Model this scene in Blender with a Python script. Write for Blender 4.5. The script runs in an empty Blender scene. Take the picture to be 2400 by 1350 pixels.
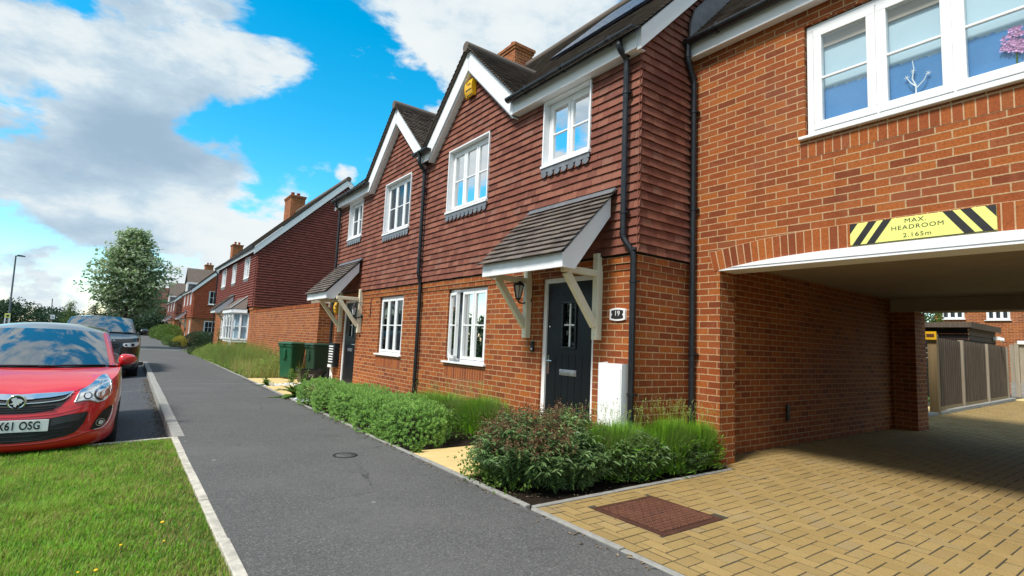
import bpy, bmesh, math, random
import numpy as np
from mathutils import Vector, Matrix
from mathutils.bvhtree import BVHTree
random.seed(7); rng = np.random.default_rng(11)
S = bpy.context.scene
COL = S.collection
R = math.radians

# ------------------------------------------------------------------ camera
cam_d = bpy.data.cameras.new('camera'); cam = bpy.data.objects.new('camera', cam_d); COL.objects.link(cam)
S.camera = cam
cam_d.sensor_width = 36.0; cam_d.lens = 18.475
cam_d.clip_start = 0.05; cam_d.clip_end = 5000
RIGHT = Vector((0.80140, -0.59653, 0.04370)); UP = Vector((-0.09651, -0.05685, 0.99371)); FWD = Vector((0.59029, 0.80057, 0.10313))
cam.matrix_world = Matrix(((RIGHT.x, UP.x, -FWD.x, 0), (RIGHT.y, UP.y, -FWD.y, 0), (RIGHT.z, UP.z, -FWD.z, 1.24), (0, 0, 0, 1)))

# ------------------------------------------------------------------ exposure
S.view_settings.view_transform = 'Standard'; S.view_settings.look = 'None'
S.view_settings.exposure = 0.62; S.view_settings.gamma = 1.0
S.render.engine = 'CYCLES'
S.cycles.max_bounces = 8; S.cycles.transparent_max_bounces = 16

# ------------------------------------------------------------------ sun
SUN_AZ, SUN_EL = R(262), R(53)          # azimuth measured from +Y towards +X
sun_d = bpy.data.lights.new('sun', 'SUN'); sun_d.energy = 3.3; sun_d.angle = R(13); sun_d.color = (1, .95, .87)
sun = bpy.data.objects.new('sun', sun_d); COL.objects.link(sun)
sdir = Vector((math.sin(SUN_AZ)*math.cos(SUN_EL), math.cos(SUN_AZ)*math.cos(SUN_EL), math.sin(SUN_EL)))
sun.rotation_euler = (-sdir).to_track_quat('-Z', 'Y').to_euler(); sun.location = sdir*50

# ------------------------------------------------------------------ sky with broken cloud
W = bpy.data.worlds.new('World'); S.world = W; W.use_nodes = True
wt = W.node_tree; wt.nodes.clear()
def wn(t, **k):
    n = wt.nodes.new(t)
    for a, b in k.items(): setattr(n, a, b)
    return n
def wl(a, b): wt.links.new(a, b)
def wmath(op, a, b=None, c=None, clamp=False):
    n = wn('ShaderNodeMath', operation=op); n.use_clamp = clamp
    for i, v in enumerate((a, b, c)):
        if v is None: continue
        if isinstance(v, (int, float)): n.inputs[i].default_value = v
        else: wl(v, n.inputs[i])
    return n.outputs[0]
wtc = wn('ShaderNodeTexCoord'); wdir = wtc.outputs['Generated']
sky = wn('ShaderNodeTexSky', sky_type='NISHITA'); sky.sun_disc = False
sky.sun_elevation = SUN_EL; sky.sun_rotation = SUN_AZ; sky.air_density = 1.0; sky.dust_density = 0.4; sky.ozone_density = 2.0
hs = wn('ShaderNodeHueSaturation'); hs.inputs['Saturation'].default_value = 1.5; hs.inputs['Value'].default_value = 1.0; hs.inputs['Hue'].default_value = 0.475
wl(sky.outputs[0], hs.inputs['Color'])
def blob(d, r, amt):
    n = wn('ShaderNodeVectorMath', operation='DOT_PRODUCT'); wl(wdir, n.inputs[0]); n.inputs[1].default_value = d
    m = wn('ShaderNodeMapRange', interpolation_type='SMOOTHSTEP'); wl(n.outputs['Value'], m.inputs[0])
    m.inputs[1].default_value = math.cos(r); m.inputs[2].default_value = math.cos(r*.25); m.inputs[3].default_value = 0; m.inputs[4].default_value = amt
    return m.outputs[0]
def skydir(az, el):
    return (math.sin(R(az))*math.cos(R(el)), math.cos(R(az))*math.cos(R(el)), math.sin(R(el)))
def total(items, base):
    s = None
    for az, el, r, amt in items:
        b = blob(skydir(az, el), R(r), amt)
        s = b if s is None else wmath('ADD', s, b)
    return wmath('ADD', s, base)
COVER = [(13.6, 22.5, 13, -0.42), (17.3, 18.5, 11, -0.3), (19.8, 26.2, 9, -0.26), (11.7, 29.2, 5, -0.14), (7.9, 15.3, 8, -0.2), (3.8, 16.2, 4, -0.2), (22.9, 21.8, 8, -0.2), (9.5, 30.1, 4, -0.2), (-2.2, 21.0, 20, 0.16), (6.8, 26.2, 7, 0.24), (-6.7, 15.5, 14, 0.16), (3.5, 19.4, 9, 0.22), (0.2, 12.6, 8, 0.24), (10.4, 12.8, 9, 0.26), (16.0, 13.2, 7, 0.22), (5.5, 10.0, 12, 0.2), (-6.1, 9.4, 12, 0.05), (25.9, 30.6, 11, 0.2), (35.0, 33.2, 12, 0.28), (25.8, 26.6, 6, 0.1), (-5.5, 5.6, 5, -0.34), (-1.2, 5.0, 4.5, -0.30), (-8.2, 9.5, 3.5, -.22), (2.6, 6.5, 4, -.16), (18.1, 16.6, 1.5, 0.3), (20.3, 19.1, 1.8, 0.2), (-90, 38, 60, .42), (-60, 15, 40, .12), (-110, 12, 40, .12), (180, 58, 50, .36)]  # last entries: out-of-view cloud added to brighten window and windscreen reflections
SHADE = [(-1.4, 19.1, 16, 0.24), (2.6, 18.0, 9, 0.3), (8.9, 21.0, 6, 0.1), (0.2, 12.6, 8, 0.42), (-8.4, 21.1, 12, 0.16), (-6.1, 14.6, 10, 0.1), (19.8, 30.8, 10, -0.12), (6.1, 26.0, 7, -0.42), (-7.5, 20.0, 6, -0.42), (10.4, 12.8, 11, -0.42), (16.0, 13.2, 9, -0.35), (-3.1, 7.1, 14, -0.06), (32.6, 32.3, 14, -0.36), (1.3, 8.6, 12, -0.05), (5.6, 8.4, 10, -0.12), (-6.7, 5.2, 10, .04), (3.1, 13.2, 7, 0.22)]
def fbm(scale, detail, rough, off, zs=1.9, dist=0.0):
    m = wn('ShaderNodeMapping'); wl(wdir, m.inputs[0]); m.inputs['Scale'].default_value = (1, 1, zs); m.inputs['Location'].default_value = off
    n = wn('ShaderNodeTexNoise'); n.inputs['Scale'].default_value = scale; n.inputs['Detail'].default_value = detail; n.inputs['Roughness'].default_value = rough
    n.inputs['Distortion'].default_value = dist
    wl(m.outputs[0], n.inputs['Vector']); return n.outputs[0]
n1 = fbm(4.6, 9, .58, (1.3, 2.1, .4), dist=.25)
dens = wmath('ADD', wmath('MULTIPLY_ADD', n1, 2.0, -.50), wmath('MULTIPLY', total(COVER, 0.0), .62))
al = wn('ShaderNodeMapRange', interpolation_type='SMOOTHSTEP'); wl(dens, al.inputs[0]); al.inputs[1].default_value = .42; al.inputs[2].default_value = .64
n2 = fbm(3.4, 7, .55, (4.2, 1.7, 3.1), zs=2.2)
n3 = fbm(8.0, 9, .62, (.2, 7.7, 1.1), zs=2.2)
sh = wmath('ADD', wmath('MULTIPLY', n2, .62), wmath('MULTIPLY', n3, .55))
sh = wmath('ADD', wmath('MULTIPLY_ADD', sh, 2.5, -.82), wmath('MULTIPLY', total(SHADE, 0.0), .50))
sr = wn('ShaderNodeMapRange', interpolation_type='SMOOTHSTEP'); wl(sh, sr.inputs[0]); sr.inputs[1].default_value = .22; sr.inputs[2].default_value = 1.38
cc = wn('ShaderNodeValToRGB'); wl(sr.outputs[0], cc.inputs[0])
cc.color_ramp.elements[0].position = 0; cc.color_ramp.elements[0].color = (.93, .985, 1.0, 1)
cc.color_ramp.elements[1].position = 1; cc.color_ramp.elements[1].color = (.38, .53, .68, 1)
e = cc.color_ramp.elements.new(.45); e.color = (.60, .75, .87, 1); e = cc.color_ramp.elements.new(.2); e.color = (.84, .93, .97, 1)
skyv = wn('ShaderNodeVectorMath', operation='SCALE'); wl(hs.outputs[0], skyv.inputs[0]); skyv.inputs['Scale'].default_value = 1.12
cl = wn('ShaderNodeVectorMath', operation='SCALE'); wl(cc.outputs[0], cl.inputs[0]); cl.inputs['Scale'].default_value = 4.1
mx = wn('ShaderNodeMix', data_type='RGBA'); wl(al.outputs[0], mx.inputs[0]); wl(skyv.outputs[0], mx.inputs[6]); wl(cl.outputs[0], mx.inputs[7])
bg = wn('ShaderNodeBackground'); bg.inputs[1].default_value = .15; wl(mx.outputs[2], bg.inputs[0])
wo = wn('ShaderNodeOutputWorld'); wl(bg.outputs[0], wo.inputs[0])
W.cycles.sampling_method = 'MANUAL'; W.cycles.sample_map_resolution = 1024

# ------------------------------------------------------------------ material helpers
class NT:
    def __init__(s, name):
        s.m = bpy.data.materials.new(name); s.m.use_nodes = True; s.t = s.m.node_tree; s.t.nodes.clear()
        s.out = s.n('ShaderNodeOutputMaterial')
    def n(s, t, **k):
        n = s.t.nodes.new(t)
        for a, b in k.items(): setattr(n, a, b)
        return n
    def l(s, a, b): s.t.links.new(a, b)
    def put(s, sock, v):
        if v is None: return
        if isinstance(v, (int, float)): sock.default_value = v
        elif isinstance(v, (tuple, list)):
            sock.default_value = tuple(v) + ((1,) if len(v) == 3 and sock.type == 'RGBA' else ())
        else: s.l(v, sock)
    def math(s, op, a, b=None, c=None):
        n = s.n('ShaderNodeMath', operation=op)
        for i, v in enumerate((a, b, c)): s.put(n.inputs[i], v)
        return n.outputs[0]
    def noise(s, scale, detail=4, rough=.55, vec=None, dist=0, dims=None):
        n = s.n('ShaderNodeTexNoise'); n.inputs['Scale'].default_value = scale; n.inputs['Detail'].default_value = detail
        n.inputs['Roughness'].default_value = rough; n.inputs['Distortion'].default_value = dist
        s.l(vec or s.obj(), n.inputs['Vector']); return n.outputs[0]
    def obj(s):
        if not hasattr(s, '_tc'): s._tc = s.n('ShaderNodeTexCoord')
        return s._tc.outputs['Object']
    def uv(s):
        s.obj(); return s._tc.outputs['UV']
    def world(s):
        return s.n('ShaderNodeNewGeometry').outputs['Position']
    def mapping(s, vec, scale=(1, 1, 1), rot=(0, 0, 0), loc=(0, 0, 0)):
        m = s.n('ShaderNodeMapping'); s.l(vec, m.inputs[0]); m.inputs['Scale'].default_value = scale; m.inputs['Rotation'].default_value = rot; m.inputs['Location'].default_value = loc
        return m.outputs[0]
    def attr(s, name):
        return s.n('ShaderNodeAttribute', attribute_name=name).outputs['Fac']
    def ramp(s, fac, stops, interp='LINEAR'):
        n = s.n('ShaderNodeValToRGB'); s.l(fac, n.inputs[0]); cr = n.color_ramp; cr.interpolation = interp
        while len(cr.elements) > 1: cr.elements.remove(cr.elements[-1])
        cr.elements[0].position = stops[0][0]; cr.elements[0].color = (*stops[0][1], 1)
        for p, c in stops[1:]:
            e = cr.elements.new(p); e.color = (*c, 1)
        return n.outputs[0]
    def mix(s, fac, a, b, mode='MIX'):
        n = s.n('ShaderNodeMix', data_type='RGBA', blend_type=mode)
        s.put(n.inputs[0], fac); s.put(n.inputs[6], a); s.put(n.inputs[7], b); return n.outputs[2]
    def rng(s, v, a, b, c=0, d=1, smooth=True):
        n = s.n('ShaderNodeMapRange'); n.interpolation_type = 'SMOOTHSTEP' if smooth else 'LINEAR'
        s.put(n.inputs[0], v)
        for i, q in enumerate((a, b, c, d)): n.inputs[i+1].default_value = q
        return n.outputs[0]
    def bump(s, h, strength=.3, dist=.01, normal=None):
        n = s.n('ShaderNodeBump'); n.inputs['Strength'].default_value = strength; n.inputs['Distance'].default_value = dist
        s.l(h, n.inputs['Height'])
        if normal is not None: s.l(normal, n.inputs['Normal'])
        return n.outputs[0]
    def pbr(s, col, rough=.6, metal=0, spec=.5, normal=None, coat=0, coat_rough=.03, **kw):
        p = s.n('ShaderNodeBsdfPrincipled')
        s.put(p.inputs['Base Color'], col); s.put(p.inputs['Roughness'], rough); s.put(p.inputs['Metallic'], metal)
        s.put(p.inputs['Specular IOR Level'], spec); s.put(p.inputs['Coat Weight'], coat); s.put(p.inputs['Coat Roughness'], coat_rough)
        if normal is not None: s.l(normal, p.inputs['Normal'])
        for k, v in kw.items(): s.put(p.inputs[k.replace('_', ' ')], v)
        s.l(p.outputs[0], s.out.inputs[0]); return p
def simple(name, col, rough=.5, metal=0, spec=.5, coat=0, var=.12, vscale=6, bump=0, bscale=40, rvar=.1):
    t = NT(name)
    n = t.noise(vscale, 5)
    c2 = tuple(x*(1-var) for x in col); c3 = tuple(min(1, x*(1+var)) for x in col)
    c = t.ramp(n, [(.3, c2), (.7, c3)])
    nm = t.bump(t.noise(bscale, 4), bump, .01) if bump else None
    rr = t.rng(t.noise(vscale*2.3, 4), .3, .7, max(.02, rough-rvar), min(1, rough+rvar))
    t.pbr(c, rr, metal, spec, nm, coat); return t.m

# ------------------------------------------------------------------ mesh builder
class MB:
    def __init__(s): s.v = []; s.f = []; s.r = []; s.sm = []
    def add(s, verts, faces, rnd=0.5, smooth=False):
        b = len(s.v); s.v.extend([tuple(p) for p in verts])
        for f in faces: s.f.append(tuple(b+i for i in f)); s.r.append(rnd); s.sm.append(smooth)
        return s
    def quad(s, a, b, c, d, rnd=.5): return s.add((a, b, c, d), ((0, 1, 2, 3),), rnd)
    def poly(s, pts, rnd=.5): return s.add(pts, (tuple(range(len(pts))),), rnd)
    def box(s, x0, x1, y0, y1, z0, z1, rnd=.5):
        if x0 > x1: x0, x1 = x1, x0
        if y0 > y1: y0, y1 = y1, y0
        if z0 > z1: z0, z1 = z1, z0
        v = [(x, y, z) for z in (z0, z1) for y in (y0, y1) for x in (x0, x1)]
        return s.add(v, ((0, 2, 3, 1), (4, 5, 7, 6), (0, 1, 5, 4), (2, 6, 7, 3), (0, 4, 6, 2), (1, 3, 7, 5)), rnd)
    def obox(s, c, ax, ay, az, rnd=.5):
        c = Vector(c); ax = Vector(ax); ay = Vector(ay); az = Vector(az)
        v = [c + ax*i + ay*j + az*k for k in (-1, 1) for j in (-1, 1) for i in (-1, 1)]
        return s.add(v, ((0, 2, 3, 1), (4, 5, 7, 6), (0, 1, 5, 4), (2, 6, 7, 3), (0, 4, 6, 2), (1, 3, 7, 5)), rnd)
    def bar(s, a, b, w, h, up=(0, 0, 1), rnd=.5):
        a = Vector(a); b = Vector(b); d = (b-a); L = d.length; d.normalize()
        u = Vector(up); sd = d.cross(u)
        if sd.length < 1e-4: sd = d.cross(Vector((0, 1, 0)))
        sd.normalize(); u = sd.cross(d).normalized()
        return s.obox((a+b)/2, sd*(w/2), d*(L/2), u*(h/2), rnd)
    def tube(s, pts, r, n=10, cap=True, rnd=.5, smooth=True):
        pts = [Vector(p) for p in pts]; rs = r if isinstance(r, (list, tuple)) else [r]*len(pts)
        vs = []; fs = []; ref = None
        for i, p in enumerate(pts):
            d = (pts[min(i+1, len(pts)-1)] - pts[max(i-1, 0)]).normalized()
            if ref is None:
                ref = Vector((0, 0, 1)) if abs(d.z) < .9 else Vector((1, 0, 0))
            a = d.cross(ref)
            if a.length < 1e-4: a = d.cross(Vector((0, 1, 0)))
            a.normalize(); b = a.cross(d).normalized(); ref = b
            for k in range(n):
                t = 2*math.pi*k/n; vs.append(p + a*math.cos(t)*rs[i] + b*math.sin(t)*rs[i])
        for i in range(len(pts)-1):
            for k in range(n): fs.append((i*n+k, i*n+(k+1) % n, (i+1)*n+(k+1) % n, (i+1)*n+k))
        s.add(vs, fs, rnd, smooth)
        if cap:
            s.add(vs[:n], (tuple(range(n))[::-1],), rnd); s.add(vs[-n:], (tuple(range(n)),), rnd)
        return s
    def lathe(s, prof, c=(0, 0, 0), axis='Z', n=24, rnd=.5, smooth=True):
        vs = []; fs = []
        for r, h in prof:
            for k in range(n):
                t = 2*math.pi*k/n; x, y = r*math.cos(t), r*math.sin(t)
                p = (x, y, h) if axis == 'Z' else ((h, x, y) if axis == 'X' else (x, h, y))
                vs.append((p[0]+c[0], p[1]+c[1], p[2]+c[2]))
        for i in range(len(prof)-1):
            for k in range(n): fs.append((i*n+k, i*n+(k+1) % n, (i+1)*n+(k+1) % n, (i+1)*n+k))
        return s.add(vs, fs, rnd, smooth)
    def prism(s, poly, x0, x1, axis='X', rnd=.5):
        """extrude a 2D outline along an axis: X -> (y,z) outline, Y -> (x,z), Z -> (x,y)"""
        def P(a, q): return {'X': (q, a[0], a[1]), 'Y': (a[0], q, a[1]), 'Z': (a[0], a[1], q)}[axis]
        n = len(poly); vs = [P(a, x0) for a in poly] + [P(a, x1) for a in poly]
        fs = [tuple(range(n)), tuple(range(n, 2*n))[::-1]] + [(i, (i+1) % n, n+(i+1) % n, n+i) for i in range(n)]
        return s.add(vs, fs, rnd)
    def build(s, name, mat, parent=None, bevel=0, uv=False, smooth=False, fixn=False, bseg=2):
        o = np.array(parent.location) if parent is not None else np.zeros(3)
        if parent is not None and 'abs' in parent: o = np.array(parent['abs'])
        V = np.array(s.v, dtype=np.float64) - o
        me = bpy.data.meshes.new(name); me.from_pydata(V.tolist(), [], s.f); me.update()
        a = me.attributes.new('rnd', 'FLOAT', 'FACE'); a.data.foreach_set('value', np.array(s.r, dtype=np.float32))
        if uv: metric_uv(me, o)
        me.polygons.foreach_set('use_smooth', np.array([bool(q or smooth) for q in s.sm]))
        if fixn:
            bm = bmesh.new(); bm.from_mesh(me); bmesh.ops.recalc_face_normals(bm, faces=bm.faces); bm.to_mesh(me); bm.free()
        me.materials.append(mat)
        ob = bpy.data.objects.new(name, me); COL.objects.link(ob)
        if parent is not None: ob.parent = parent
        if bevel:
            b = ob.modifiers.new('bevel', 'BEVEL'); b.width = bevel; b.segments = bseg; b.limit_method = 'ANGLE'; b.angle_limit = R(40)
            b.harden_normals = False
        ob['abs'] = tuple(o)
        return ob
def metric_uv(me, o):
    uvl = me.uv_layers.new(name='UVMap')
    co = np.empty(len(me.vertices)*3); me.vertices.foreach_get('co', co); co = co.reshape(-1, 3) + o
    uvs = np.zeros((len(me.loops), 2))
    for p in me.polygons:
        n = p.normal; idx = list(p.loop_indices); vi = [me.loops[i].vertex_index for i in idx]
        c = co[vi]
        if abs(n.z) > .75: u, v = c[:, 0], c[:, 1]
        elif abs(n.x) >= abs(n.y): u, v = c[:, 1], c[:, 2]
        else: u, v = c[:, 0]+.1125, c[:, 2]
        uvs[idx, 0] = u; uvs[idx, 1] = v
    uvl.data.foreach_set('uv', uvs.ravel())
def np_mesh(name, V, F, rnd, mat, parent=None, smooth=False):
    """fast mesh of equal-sized faces from numpy arrays"""
    o = np.zeros(3)
    if parent is not None: o = np.array(parent['abs'] if 'abs' in parent else parent.location)
    V = np.asarray(V, dtype=np.float32) - o.astype(np.float32); F = np.asarray(F, dtype=np.int32); k = F.shape[1]
    me = bpy.data.meshes.new(name); me.vertices.add(len(V)); me.vertices.foreach_set('co', V.ravel())
    me.loops.add(F.size); me.loops.foreach_set('vertex_index', F.ravel())
    me.polygons.add(len(F)); me.polygons.foreach_set('loop_start', np.arange(0, F.size, k, dtype=np.int32))
    try: me.polygons.foreach_set('loop_total', np.full(len(F), k, dtype=np.int32))
    except Exception: pass
    me.update(calc_edges=True); me.validate()
    a = me.attributes.new('rnd', 'FLOAT', 'FACE'); a.data.foreach_set('value', np.asarray(rnd, dtype=np.float32))
    me.polygons.foreach_set('use_smooth', np.full(len(F), bool(smooth)))
    me.materials.append(mat); ob = bpy.data.objects.new(name, me); COL.objects.link(ob)
    if parent is not None: ob.parent = parent
    ob['abs'] = tuple(float(x) for x in o)
    return ob
def tag(o, label, cat, group=None):
    o['label'] = label; o['category'] = cat
    if group: o['group'] = group
    return o
def struct(o): o['kind'] = 'structure'; return o
def stuff(o, label=None, cat=None):
    o['kind'] = 'stuff'
    if label: tag(o, label, cat)
    return o
def thing(name, loc, label, cat, group=None, rz=0):
    o = bpy.data.objects.new(name, None); COL.objects.link(o); o.location = loc; o.rotation_euler = (0, 0, rz)
    o.empty_display_size = .2
    return tag(o, label, cat, group)
def copy_tree(o, parent=None):
    kids = list(o.children); c = o.copy(); COL.objects.link(c)
    if parent is not None: c.parent = parent
    for k in kids: copy_tree(k, c)
    return c
def text_obj(name, body, size, mat, parent, loc, xdir, ydir, extrude=.0015, align='CENTER', sx=1.0, bold=0, space=1.0):
    cu = bpy.data.curves.new(name, 'FONT'); cu.body = body; cu.size = size; cu.extrude = extrude; cu.align_x = align; cu.align_y = 'CENTER'
    cu.offset = bold; cu.space_character = space; cu.resolution_u = 4
    tmp = bpy.data.objects.new('tmp', cu); COL.objects.link(tmp)
    dg = bpy.context.evaluated_depsgraph_get(); me = bpy.data.meshes.new_from_object(tmp.evaluated_get(dg))
    bpy.data.objects.remove(tmp); me.name = name
    xd = Vector(xdir).normalized(); yd = Vector(ydir).normalized(); zd = xd.cross(yd)
    o = Vector(parent.location) if 'abs' not in parent else Vector(parent['abs'])
    M = Matrix(((xd.x*sx, yd.x, zd.x, loc[0]-o.x), (xd.y*sx, yd.y, zd.y, loc[1]-o.y), (xd.z*sx, yd.z, zd.z, loc[2]-o.z), (0, 0, 0, 1)))
    me.transform(M); me.materials.clear(); me.materials.append(mat)
    ob = bpy.data.objects.new(name, me); COL.objects.link(ob); ob.parent = parent; ob['abs'] = tuple(o)
    return ob
# ------------------------------------------------------------------ materials
def brick_mat(name, stops, mortar, soldier=False, dark=0.0):
    """stretcher bond from metric UVs: one random value per brick picks its colour"""
    t = NT(name); sx = t.n('ShaderNodeSeparateXYZ'); t.l(t.uv(), sx.inputs[0]); u, v = sx.outputs[0], sx.outputs[1]
    if soldier: u, v = v, u
    row = t.math('FLOOR', t.math('DIVIDE', v, .075))
    uu = t.math('ADD', t.math('DIVIDE', u, .225), t.math('MULTIPLY', t.math('MODULO', row, 2.0), .5))
    col = t.math('FLOOR', uu)
    fu = t.math('MULTIPLY', t.math('FRACT', uu), .225); fv = t.math('MULTIPLY', t.math('FRACT', t.math('DIVIDE', v, .075)), .075)
    wob = t.math('MULTIPLY', t.math('SUBTRACT', t.noise(38, 3), .5), .008)
    du = t.math('MINIMUM', fu, t.math('SUBTRACT', .225, fu)); dv = t.math('MINIMUM', fv, t.math('SUBTRACT', .075, fv))
    d = t.math('ADD', t.math('MINIMUM', du, dv), wob)
    br = t.rng(d, .0038, .0075)
    cmb = t.n('ShaderNodeCombineXYZ'); t.l(col, cmb.inputs[0]); t.l(row, cmb.inputs[1])
    wn_ = t.n('ShaderNodeTexWhiteNoise', noise_dimensions='2D'); t.l(cmb.outputs[0], wn_.inputs['Vector'])
    bc = t.ramp(wn_.outputs['Value'], stops)
    n = t.noise(55, 5, .65); n2 = t.noise(9, 4)
    bc = t.mix(t.rng(n, .35, .75, 0, .55), bc, tuple(x*.55 for x in stops[0][1]))
    bc = t.mix(t.rng(n2, .5, .8, 0, .45), bc, tuple(min(1, x*1.35+.02) for x in stops[-1][1]))
    n3 = t.noise(1.3, 5)
    efl = t.math('MULTIPLY', t.rng(n3, .52, .74), t.rng(n, .4, .6, 0, .13))
    bc = t.mix(efl, bc, (.52, .40, .35))
    mc = t.mix(t.rng(t.noise(20, 4), .3, .7), mortar, tuple(x*.78 for x in mortar))
    c = t.mix(br, mc, bc)
    # weathering fixed to the wall: long faint streaks and broad tone changes
    sk = t.noise(1.0, 5, .6, t.mapping(t.obj(), (2.6, 2.6, .35))); c = t.mix(t.rng(sk, .48, .74, 0, .28), c, t.mix(1.0, c, (.58, .54, .52), 'MULTIPLY')); bd = t.noise(.45, 4); c = t.mix(t.rng(bd, .5, .7, 0, .25), c, t.mix(1.0, c, (1.18, 1.12, 1.05), 'MULTIPLY'))
    nm = t.bump(t.math('ADD', t.math('MULTIPLY', br, .8), t.math('MULTIPLY', n, .35)), .55, .006)
    t.pbr(c, t.rng(n, .3, .7, .72, .92), 0, .25, nm); return t.m
BR = [(0, (0.1924, 0.046, 0.0158)), (0.2, (0.26, 0.064, 0.0173)), (0.45, (0.3068, 0.076, 0.0187)), (0.7, (0.3432, 0.09, 0.0202)), (0.9, (0.3952, 0.116, 0.0216)), (1, (0.2704, 0.08, 0.0302))]
M = {}
M['brick'] = brick_mat('red_brick', BR, (.50, .33, .18))
BR2 = [(p, tuple(x*f for x, f in zip(c, (1.0, 1.05, 1.05)))) for p, c in BR]
M['brick_far'] = brick_mat('orange_brick', BR2, (.54, .35, .21))
def tint_mat(name, stops, rough=.75, nscale=30, namt=.35, bump=.25, spec=.3, spots=None, low=3.0, lowamt=.25, trans=None):
    """colour picked per piece by the face attribute 'rnd', mottled by noise"""
    t = NT(name); r = t.attr('rnd'); c = t.ramp(r, stops); n = t.noise(nscale, 5, .6)
    c = t.mix(t.rng(n, .35, .75, 0, namt), c, tuple(x*.5 for x in stops[0][1]))
    n2 = t.noise(low, 4); c = t.mix(t.rng(n2, .45, .75, 0, lowamt), c, tuple(min(1, x*1.3) for x in stops[-1][1]))
    if spots:
        v = t.n('ShaderNodeTexVoronoi'); v.inputs['Scale'].default_value = 9; t.l(t.obj(), v.inputs['Vector'])
        c = t.mix(t.math('MULTIPLY', t.rng(v.outputs['Distance'], .12, .05), t.rng(n, .35, .6, 0, .7)), c, spots)
    t.pbr(c, rough, 0, spec, t.bump(n, bump, .004)); return t.m
M['tile'] = tint_mat('hung_clay_tile', [(0, (.150, .050, .034)), (.3, (.190, .064, .042)), (.6, (.222, .078, .050)), (.85, (.27, .102, .066)), (1, (.22, .102, .074))], .8, 45, .4, .35, spots=(.50, .25, .17))
M['tile_even'] = tint_mat('even_hung_tile', [(0, (.18, .050, .038)), (.5, (.205, .058, .043)), (1, (.23, .068, .050))], .8, 20, .25, .2)
M['tile_far'] = tint_mat('hung_clay_tile_orange', [(0, (.26, .064, .030)), (.4, (.30, .075, .033)), (.8, (.33, .088, .037)), (1, (.28, .074, .04))], .8, 20, .35, .2)
M['rooftile'] = tint_mat('brown_roof_tile', [(0, (.085, .068, .060)), (.4, (.130, .104, .088)), (.75, (.175, .142, .117)), (1, (.150, .134, .126))], .85, 60, .4, .4, spots=(.22, .21, .16))
M['rooftile_red'] = tint_mat('red_brown_roof_tile', [(0, (.10, .045, .034)), (.5, (.15, .066, .048)), (1, (.19, .088, .062))], .85, 30, .35, .3)
M['white'] = simple('white_plastic', (.80, .81, .82), .32, var=.03, rvar=.06)
M['white_wood'] = simple('white_painted_board', (.80, .81, .83), .42, var=.04, vscale=3, bump=.04)
M['cream'] = simple('cream_painted_timber', (.74, .69, .52), .5, var=.06, vscale=8, bump=.06)
M['black'] = simple('black_plastic', (.012, .013, .016), .32, var=.2)
M['lead'] = simple('lead_sheet', (.19, .195, .21), .42, .3, var=.2, vscale=7, bump=.12, bscale=12)
M['soffit'] = simple('soffit_board', (.38, .32, .25), .7, var=.08, vscale=3)
M['lining'] = simple('arch_lining', (.62, .56, .44), .6, var=.07)
M['conc'] = simple('concrete', (.27, .265, .245), .85, var=.16, vscale=14, bump=.3, bscale=90)
M['stone'] = simple('pale_concrete', (.46, .43, .37), .85, var=.3, vscale=12, bump=.3, bscale=80)
M['chrome'] = simple('chrome', (.82, .83, .85), .12, 1.0, var=.02, rvar=.03)
M['silver'] = simple('satin_metal', (.55, .56, .58), .32, .9, var=.04)
M['rubber'] = simple('tyre_rubber', (.012, .012, .013), .75, var=.2, vscale=20)
M['dark'] = simple('dark_void', (.006, .006, .007), .8, var=.1)
M['curtain'] = None
def curtain_mat(name, a, b, sc):
    t = NT(name); w = t.n('ShaderNodeTexWave', wave_type='BANDS', bands_direction='Y'); w.inputs['Scale'].default_value = sc; w.inputs['Distortion'].default_value = 1.2
    w.inputs['Detail'].default_value = 2; t.l(t.obj(), w.inputs['Vector'])
    n = t.noise(1.6, 3)
    c = t.mix(w.outputs['Fac'], a, b); c = t.mix(t.rng(n, .4, .7, 0, .4), c, tuple(x*.6 for x in a))
    t.pbr(c, .9, 0, .1, t.bump(w.outputs['Fac'], .5, .02)); return t.m
M['curtain'] = curtain_mat('net_curtain', (.42, .52, .62), (.66, .74, .80), 5)
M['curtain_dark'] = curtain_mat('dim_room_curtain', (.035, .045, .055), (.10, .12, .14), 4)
M['curtain_grey'] = curtain_mat('grey_net_curtain', (.16, .19, .22), (.30, .34, .38), 6)
t = NT('window_glass')                                    # thin clear pane: reflects the street and sky, shows the room behind
lw = t.n('ShaderNodeFresnel'); lw.inputs[0].default_value = 1.62
tr = t.n('ShaderNodeBsdfTransparent'); tr.inputs[0].default_value = (.90, .95, .96, 1); gl = t.n('ShaderNodeBsdfGlossy'); gl.inputs['Roughness'].default_value = .015
wv = t.bump(t.noise(1.1, 2), .05, .05); t.l(wv, gl.inputs['Normal'])
ms = t.n('ShaderNodeMixShader'); t.l(t.math('MINIMUM', t.math('MULTIPLY', lw.outputs[0], 1.2), 1.0), ms.inputs[0]); t.l(tr.outputs[0], ms.inputs[1]); t.l(gl.outputs[0], ms.inputs[2]); t.l(ms.outputs[0], t.out.inputs[0])
M['glass'] = t.m
# charcoal composite door: vertical wood grain
t = NT('charcoal_door'); vec = t.mapping(t.obj(), (60, 60, 4)); n = t.noise(1.0, 6, .65, vec, .6)
c = t.ramp(n, [(.3, (.003, .004, .006)), (.7, (.008, .010, .014))]); t.pbr(c, .36, 0, .35, t.bump(n, .28, .004)); M['door'] = t.m
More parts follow.
